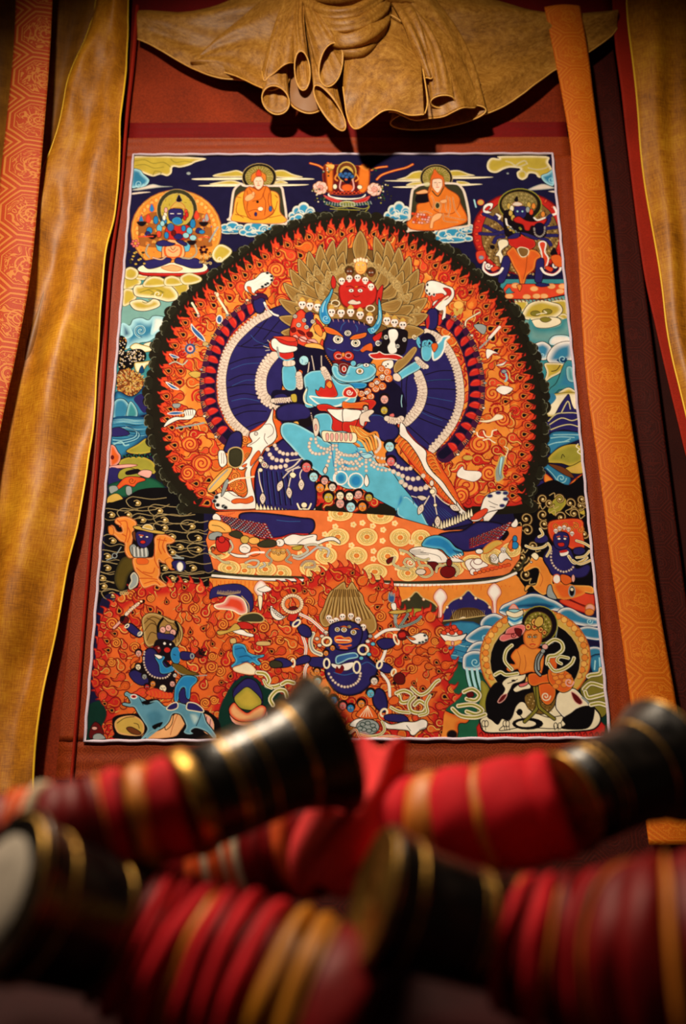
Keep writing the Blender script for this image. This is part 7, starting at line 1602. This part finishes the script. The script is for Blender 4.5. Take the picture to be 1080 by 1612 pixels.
tag(sheet('silk_back', [at(*p, -.016) for p in ((70,-40), (60,120), (40,330), (-10,560), (-60,800))], [at(*p, -.012) for p in ((190,-40), (150,120), (110,330), (60,560), (0,800))], M['golddk'], g, 30, 120, lambda u, v: (0, .003*math.sin(u*14+v*9), 0), .0008), 'darker folded-back layer of the silk')
g = sheet('brocade_strip', [at(*p, -.054) for p in ((26,-40), (22,60), (12,180), (0,300), (-14,450), (-40,650), (-72,860), (-110,1250))], [at(*p, -.052) for p in ((84,-40), (78,80), (70,200), (62,300), (48,430), (24,560), (2,670), (-16,800), (-50,1250))], M['coral'], None, 16, 120, lambda u, v: (0, -.004*math.sin(u*math.pi)+.002*math.sin(v*15), 0), .002)
tag(g, 'coral red brocade strip with octagon and flower pattern at the far left edge', 'drape')
g = sheet('silk_hanging', [at(*p, -.034) for p in ((-60,-40), (-90,300), (-150,1200))], [at(*p, -.034) for p in ((30,-40), (20,150), (0,420), (-80,1200))], M['golddk'], None, 20, 60, lambda u, v: (0, .004*math.sin(u*9+v*5), 0), .001)
tag(g, 'dark gold silk corner at the top left, behind the coral brocade strip', 'drape')
E1 = [(986,-40), (989,20), (996,90), (1004,170), (1010,230), (1018,290), (1030,370), (1042,450), (1050,510), (1060,560), (1074,620), (1090,700), (1110,800), (1170,1250)]
E2 = [(1120,-40), (1125,90), (1130,230), (1140,370), (1150,510), (1165,620), (1180,800), (1240,1250)]
o = sheet('silk_hanging', [at(*p, -.020) for p in E1], [at(*p, -.030) for p in E2], M['gold'], None, 50, 160, lambda u, v: (0, -.006*math.sin(u*4)+.003*math.sin(v*25+u*5)+.003*math.sin(u*16+v*5), 0), .0008)
tag(o, 'gold silk hanging cut by the right edge of the photo, right of the painting', 'drape')
tube('hem', [o.data.vertices[j*50].co.copy() for j in range(160)], .0012, M['goldhem'], o, 6)
g = sheet('red_hanging', [at(*p, -.008) for p in ((962,-40), (968,60), (978,140), (986,220), (998,320), (1014,430), (1034,520), (1052,600), (1075,700), (1100,820), (1155,1250))], [at(*p, -.012) for p in ((1030,-40), (1036,60), (1048,220), (1070,430), (1100,600), (1140,820), (1200,1250))], M['redstrip'], None, 16, 90, lambda u, v: (0, .0015*math.sin(v*15), 0), .002)
tag(g, 'dark red cloth border hanging behind the right gold silk', 'drape')

# ================================================================ rolled scrolls in the foreground
def knob(root, base, tip, rb_, rf, bands, face=False, ringw=.0042):
    """black lacquered roller end: ring, straight drum with brass bands, flared mouth"""
    D = tip-base; Lk = D.length
    s = lambda x: x*Lk
    prof = [(s(0), rb_*.80), (s(.02), rb_*1.0), (s(.30), rb_*1.02), (s(.62), rb_*1.06), (s(.70), rb_*1.10), (s(.78), rb_*1.10+(rf-rb_*1.1)*.18), (s(.86), rb_*1.1+(rf-rb_*1.1)*.45), (s(.93), rb_*1.1+(rf-rb_*1.1)*.75), (s(.98), rf*.99), (s(.995), rf*1.0), (s(1.0), rf*.98), (s(1.0), rf*.9)]
    k = lathe('roller_knob', base, D, prof, M['lac'], root, 72)
    tor = lambda c_, r_, w_, n_: lathe(n_, base+D*c_, D, [(-w_, r_*.985), (-w_*.8, r_*1.008), (0, r_*1.016), (w_*.8, r_*1.008), (w_, r_*.985)], M['brass'], root if n_ == 'brass_ring' else k, 72)
    tor(-.01, rb_*1.05, ringw, 'brass_ring')
    for c_, r_, w_ in bands: tor(c_, rb_*r_, w_, 'brass_band')
    tor(.985, rf*.985, .0009, 'brass_band')
    Dn = D.normalized()
    if face == 'ribbed':
        pr = [(0, rf*.95)]
        for q in range(9): pr += [(.0016, rf*(.93-q*.09)), (.0002, rf*(.89-q*.09))]
        lathe('end_disc', base+D*.998, D, pr, M['brass'], k, 72)
    else:
        lathe('end_disc', base+D*.999, D, [(0, rf*.93), (.0012, rf*.90), (.0012, rf*.80), (.0004, rf*.78), (.0004, rf*.70), (.0016, rf*.67), (.0022, rf*.3), (.0024, .0001)], [M['ivory'] if face else M['lac'], M['lac'], M['brass']], k, 72, mi=[2, 1, 1, 1, 1, 0, 0])
    return k
def wraps(root, P, R, bands, seed, name='cloth_winding'):
    """cloth wound round the roll in ridges: bands = [(share, material, bulge, name)]"""
    pts2 = cr(P, 240); rr = random.Random(seed); tot = sum(b_[0] for b_ in bands); a0 = 0
    for sh, mt, bul, nm in bands:
        a1 = a0+sh/tot; i0_, i1_ = int(a0*239), max(int(a1*239), int(a0*239)+3); a0 = a1
        Q = pts2[max(i0_-1, 0):min(i1_+2, 240)]; ph = rr.uniform(0, 6.28); tl = rr.uniform(.0, .0035)
        n = max(14, len(Q)); Q = cr(Q, n); V_, F = [], []; seg = 60; prev = None
        for i, p in enumerate(Q):
            tt = (Q[min(i+1, n-1)]-Q[max(i-1, 0)]).normalized(); u = i/(n-1)
            nrm = (Vector((0, -1, .3))-tt*Vector((0, -1, .3)).dot(tt)).normalized(); bn = tt.cross(nrm)
            Rr = R(a0-sh/tot*(1-u)) if callable(R) else R
            pr = .90+.10*math.sin(math.pi*u)**.4+bul*math.sin(math.pi*u)**.7
            for k in range(seg):
                a = 2*math.pi*k/seg; fold = 1+.030*noise.noise(Vector((math.cos(a)*2+seed, math.sin(a)*2, a0*9+u*.7)))+.012*math.sin(a*7+u*6+ph)*u
                V_.append(p+(nrm*math.cos(a)+bn*math.sin(a))*Rr*pr*fold+tt*tl*math.sin(a+ph))
        for i in range(n-1):
            for k in range(seg): F.append((i*seg+k, i*seg+(k+1) % seg, (i+1)*seg+(k+1) % seg, (i+1)*seg+k))
        F.append(tuple(range(seg-1, -1, -1))); F.append(tuple((n-1)*seg+k for k in range(seg)))
        mesh(nm, V_, F, M[mt], root)
def scroll(label, base, tip, rb_, rf, P, R, bands, seed, kb, face=False, ringw=.0042):
    base, tip = near(*base), near(*tip); P = [near(*p) for p in P]
    lo = min([base, tip]+P, key=lambda q: q.z); root = empty('rolled_scroll', Vector((base.x, base.y, base.z-.06)), label, 'scroll', 'rolled scrolls heaped in front')
    k = knob(root, base, tip, rb_, rf, kb, face, ringw); wraps(root, P, R, bands, seed)
    return root
W = 'cloth_winding'; G = 'gold_winding'; BD = 'corded_edge'; ST = 'striped_binding'
scroll('rolled scroll at the upper left, its brass-banded black knob pointing up right below the painting', (302,1262,.43), (517,1168,.465), .0245, .0375,
       [(298,1264,.43), (240,1281,.428), (180,1298,.425), (110,1318,.42), (40,1336,.42), (-40,1350,.42)], lambda a: .0235+.004*a,
       [(.9, 'red', .03, W), (.12, 'org', .0, W), (.6, 'amber', .03, G), (.12, 'redd', 0, W), (.6, 'red', .04, W), (.15, 'amber', .02, G), (.5, 'redd', .03, W), (.5, 'redd', .02, W), (.6, 'redd', .03, W), (.25, 'bead', .10, BD), (.2, 'org', .05, ST), (.1, 'bead', .05, ST), (.2, 'org', .05, ST), (.1, 'bead', .05, ST), (.2, 'org', .05, ST), (1.2, 'redd', .0, W)], 3, [(.25, 1.012, .0016), (.31, 1.014, .0007), (.46, 1.03, .0009), (.735, 1.13, .0016)])
scroll('rolled scroll at the right below the painting, its black knob against the orange ribbon', (893,1262,.47), (1046,1196,.505), .0250, .0355,
       [(888,1264,.47), (840,1274,.472), (780,1285,.476), (720,1294,.482), (660,1304,.49), (600,1312,.50), (520,1322,.515), (430,1340,.53), (330,1366,.54), (250,1384,.55)], lambda a: .0275+.002*a,
       [(.35, 'red', .03, W), (.7, 'red', .05, W), (.1, 'amber', .0, G), (.6, 'red', .05, W), (.35, 'amber', .03, G), (.5, 'red', .03, W), (.2, 'amber', .03, G), (.3, 'redd', .03, W), (.35, 'redd', .03, W), (.2, 'org', .03, W), (.4, 'redd', .03, W), (.2, 'org', .06, ST), (.3, 'redd', .03, W), (.4, 'redd', .03, W), (.12, 'bead', .06, BD), (.2, 'org', .05, ST), (.1, 'bead', .05, ST), (.2, 'org', .05, ST), (.1, 'bead', .05, ST), (.2, 'org', .05, ST), (1.0, 'redd', 0, W)], 8, [(.22, 1.01, .0010), (.29, 1.012, .0006), (.72, 1.12, .0009)], ringw=.0012)
scroll('rolled scroll at the lower left corner, its knob showing a pale end disc', (196,1468,.40), (-4,1408,.365), .0275, .0355,
       [(190,1466,.40), (240,1490,.40), (300,1518,.395), (360,1545,.39), (420,1572,.385), (490,1604,.38), (560,1640,.375)], lambda a: .0305+.014*a,
       [(.3, 'redd', .03, W), (.3, 'red', .05, W), (.12, 'amber', -.02, G), (.3, 'red', .06, W), (.22, 'redd', .0, W), (.3, 'red', .05, W), (.12, 'amber', -.01, G), (.3, 'red', .05, W), (.22, 'redd', .01, W), (.3, 'red', .05, W), (.2, 'redd', 0, W), (.3, 'red', .04, W), (.15, 'redd', -.03, W), (.3, 'gold', .03, G), (.12, 'golddk', -.01, G), (.3, 'gold', .02, G), (.12, 'golddk', -.02, G), (.9, 'redd', 0, W)], 12, [(.25, 1.01, .0008), (.74, 1.13, .0008)], True, .0012)
scroll('rolled scroll at the lower middle, its black knob with a ribbed brass mouth pointing left', (806,1478,.385), (588,1410,.377), .0235, .0300,
       [(800,1476,.386), (850,1494,.38), (910,1508,.375), (980,1520,.365), (1060,1530,.35), (1180,1540,.345)], lambda a: .0270+.022*a,
       [(.12, 'amber', .0, G), (.3, 'red', .03, W), (.25, 'redd', .01, W), (.3, 'red', .03, W), (.07, 'amber', .0, G), (.5, 'redd', .015, W), (.35, 'redd', .02, W), (.3, 'red', .03, W), (.07, 'amber', .01, G), (.5, 'redd', .015, W), (.4, 'redd', .03, W), (.07, 'amber', .02, G), (.35, 'redd', .02, W), (.25, 'redd', .03, W), (.08, 'amber', .03, G), (1.4, 'redd', .02, W)], 21, [(.28, 1.012, .0016), (.34, 1.016, .0006), (.80, 1.16, .0008)], 'ribbed', .0030)
# loose red cloth between the rolls
def rf_(u, v): return (0, .006*math.sin(u*7+v*3)-.010*math.sin(u*math.pi), .004*math.sin(u*9+v*5))
o = sheet('red_cloth', [near(*p) for p in ((556,1168,.510), (530,1240,.495), (478,1290,.474), (456,1340,.458), (470,1400,.440))], [near(*p) for p in ((640,1175,.52), (634,1230,.50), (628,1280,.48), (615,1325,.46), (570,1400,.44))], M['scarlet'], None, 40, 60, rf_, .003)
tag(o, 'crumpled plain bright red cloth between the upper left scroll and the lower middle knob', 'cloth')
# table with a heap of dark red cloth that carries the scrolls
TZ = CZ-.152
tb = empty('altar_table', (0, -.6, 0), 'dark wooden table under the heaped scrolls', 'table')
slab('table_top', -.62, .62, -.80, -.38, TZ-.03, TZ, M['wood'], tb, bev=.004)
for x in (-.56, .56):
    for y in (-.75, -.43): slab('leg', x-.025, x+.025, y-.025, y+.025, 0, TZ-.03, M['wood'], tb, bev=.004)
V_, F = [], []; nx, ny = 90, 60
for j in range(ny):
    for i in range(nx):
        x = -.55+1.1*i/(nx-1); y = -.76+.36*j/(ny-1)
        e = math.exp(-(max(abs(x-.02)-.27, 0)/.10)**2)
        h = .006+e*(.050*math.exp(-((y+.625)/.06)**2)+.088*math.exp(-((y+.525)/.05)**2)*(1 if x > .02 else .75))
        h += e*.006*noise.noise(Vector((x*12, y*18, 1)))+.004*noise.noise(Vector((x*30, y*30, 4)))
        V_.append((x, y, TZ+max(h, .002)))
for j in range(ny-1):
    for i in range(nx-1): k = j*nx+i; F.append((k, k+1, k+nx+1, k+nx))
o = mesh('red_cloth', V_, F, M['heap'], None); md = o.modifiers.new('thickness', 'SOLIDIFY'); md.thickness = .002; md.offset = 1
tag(o, 'dark red cloth bunched on the table underneath the scrolls', 'cloth')
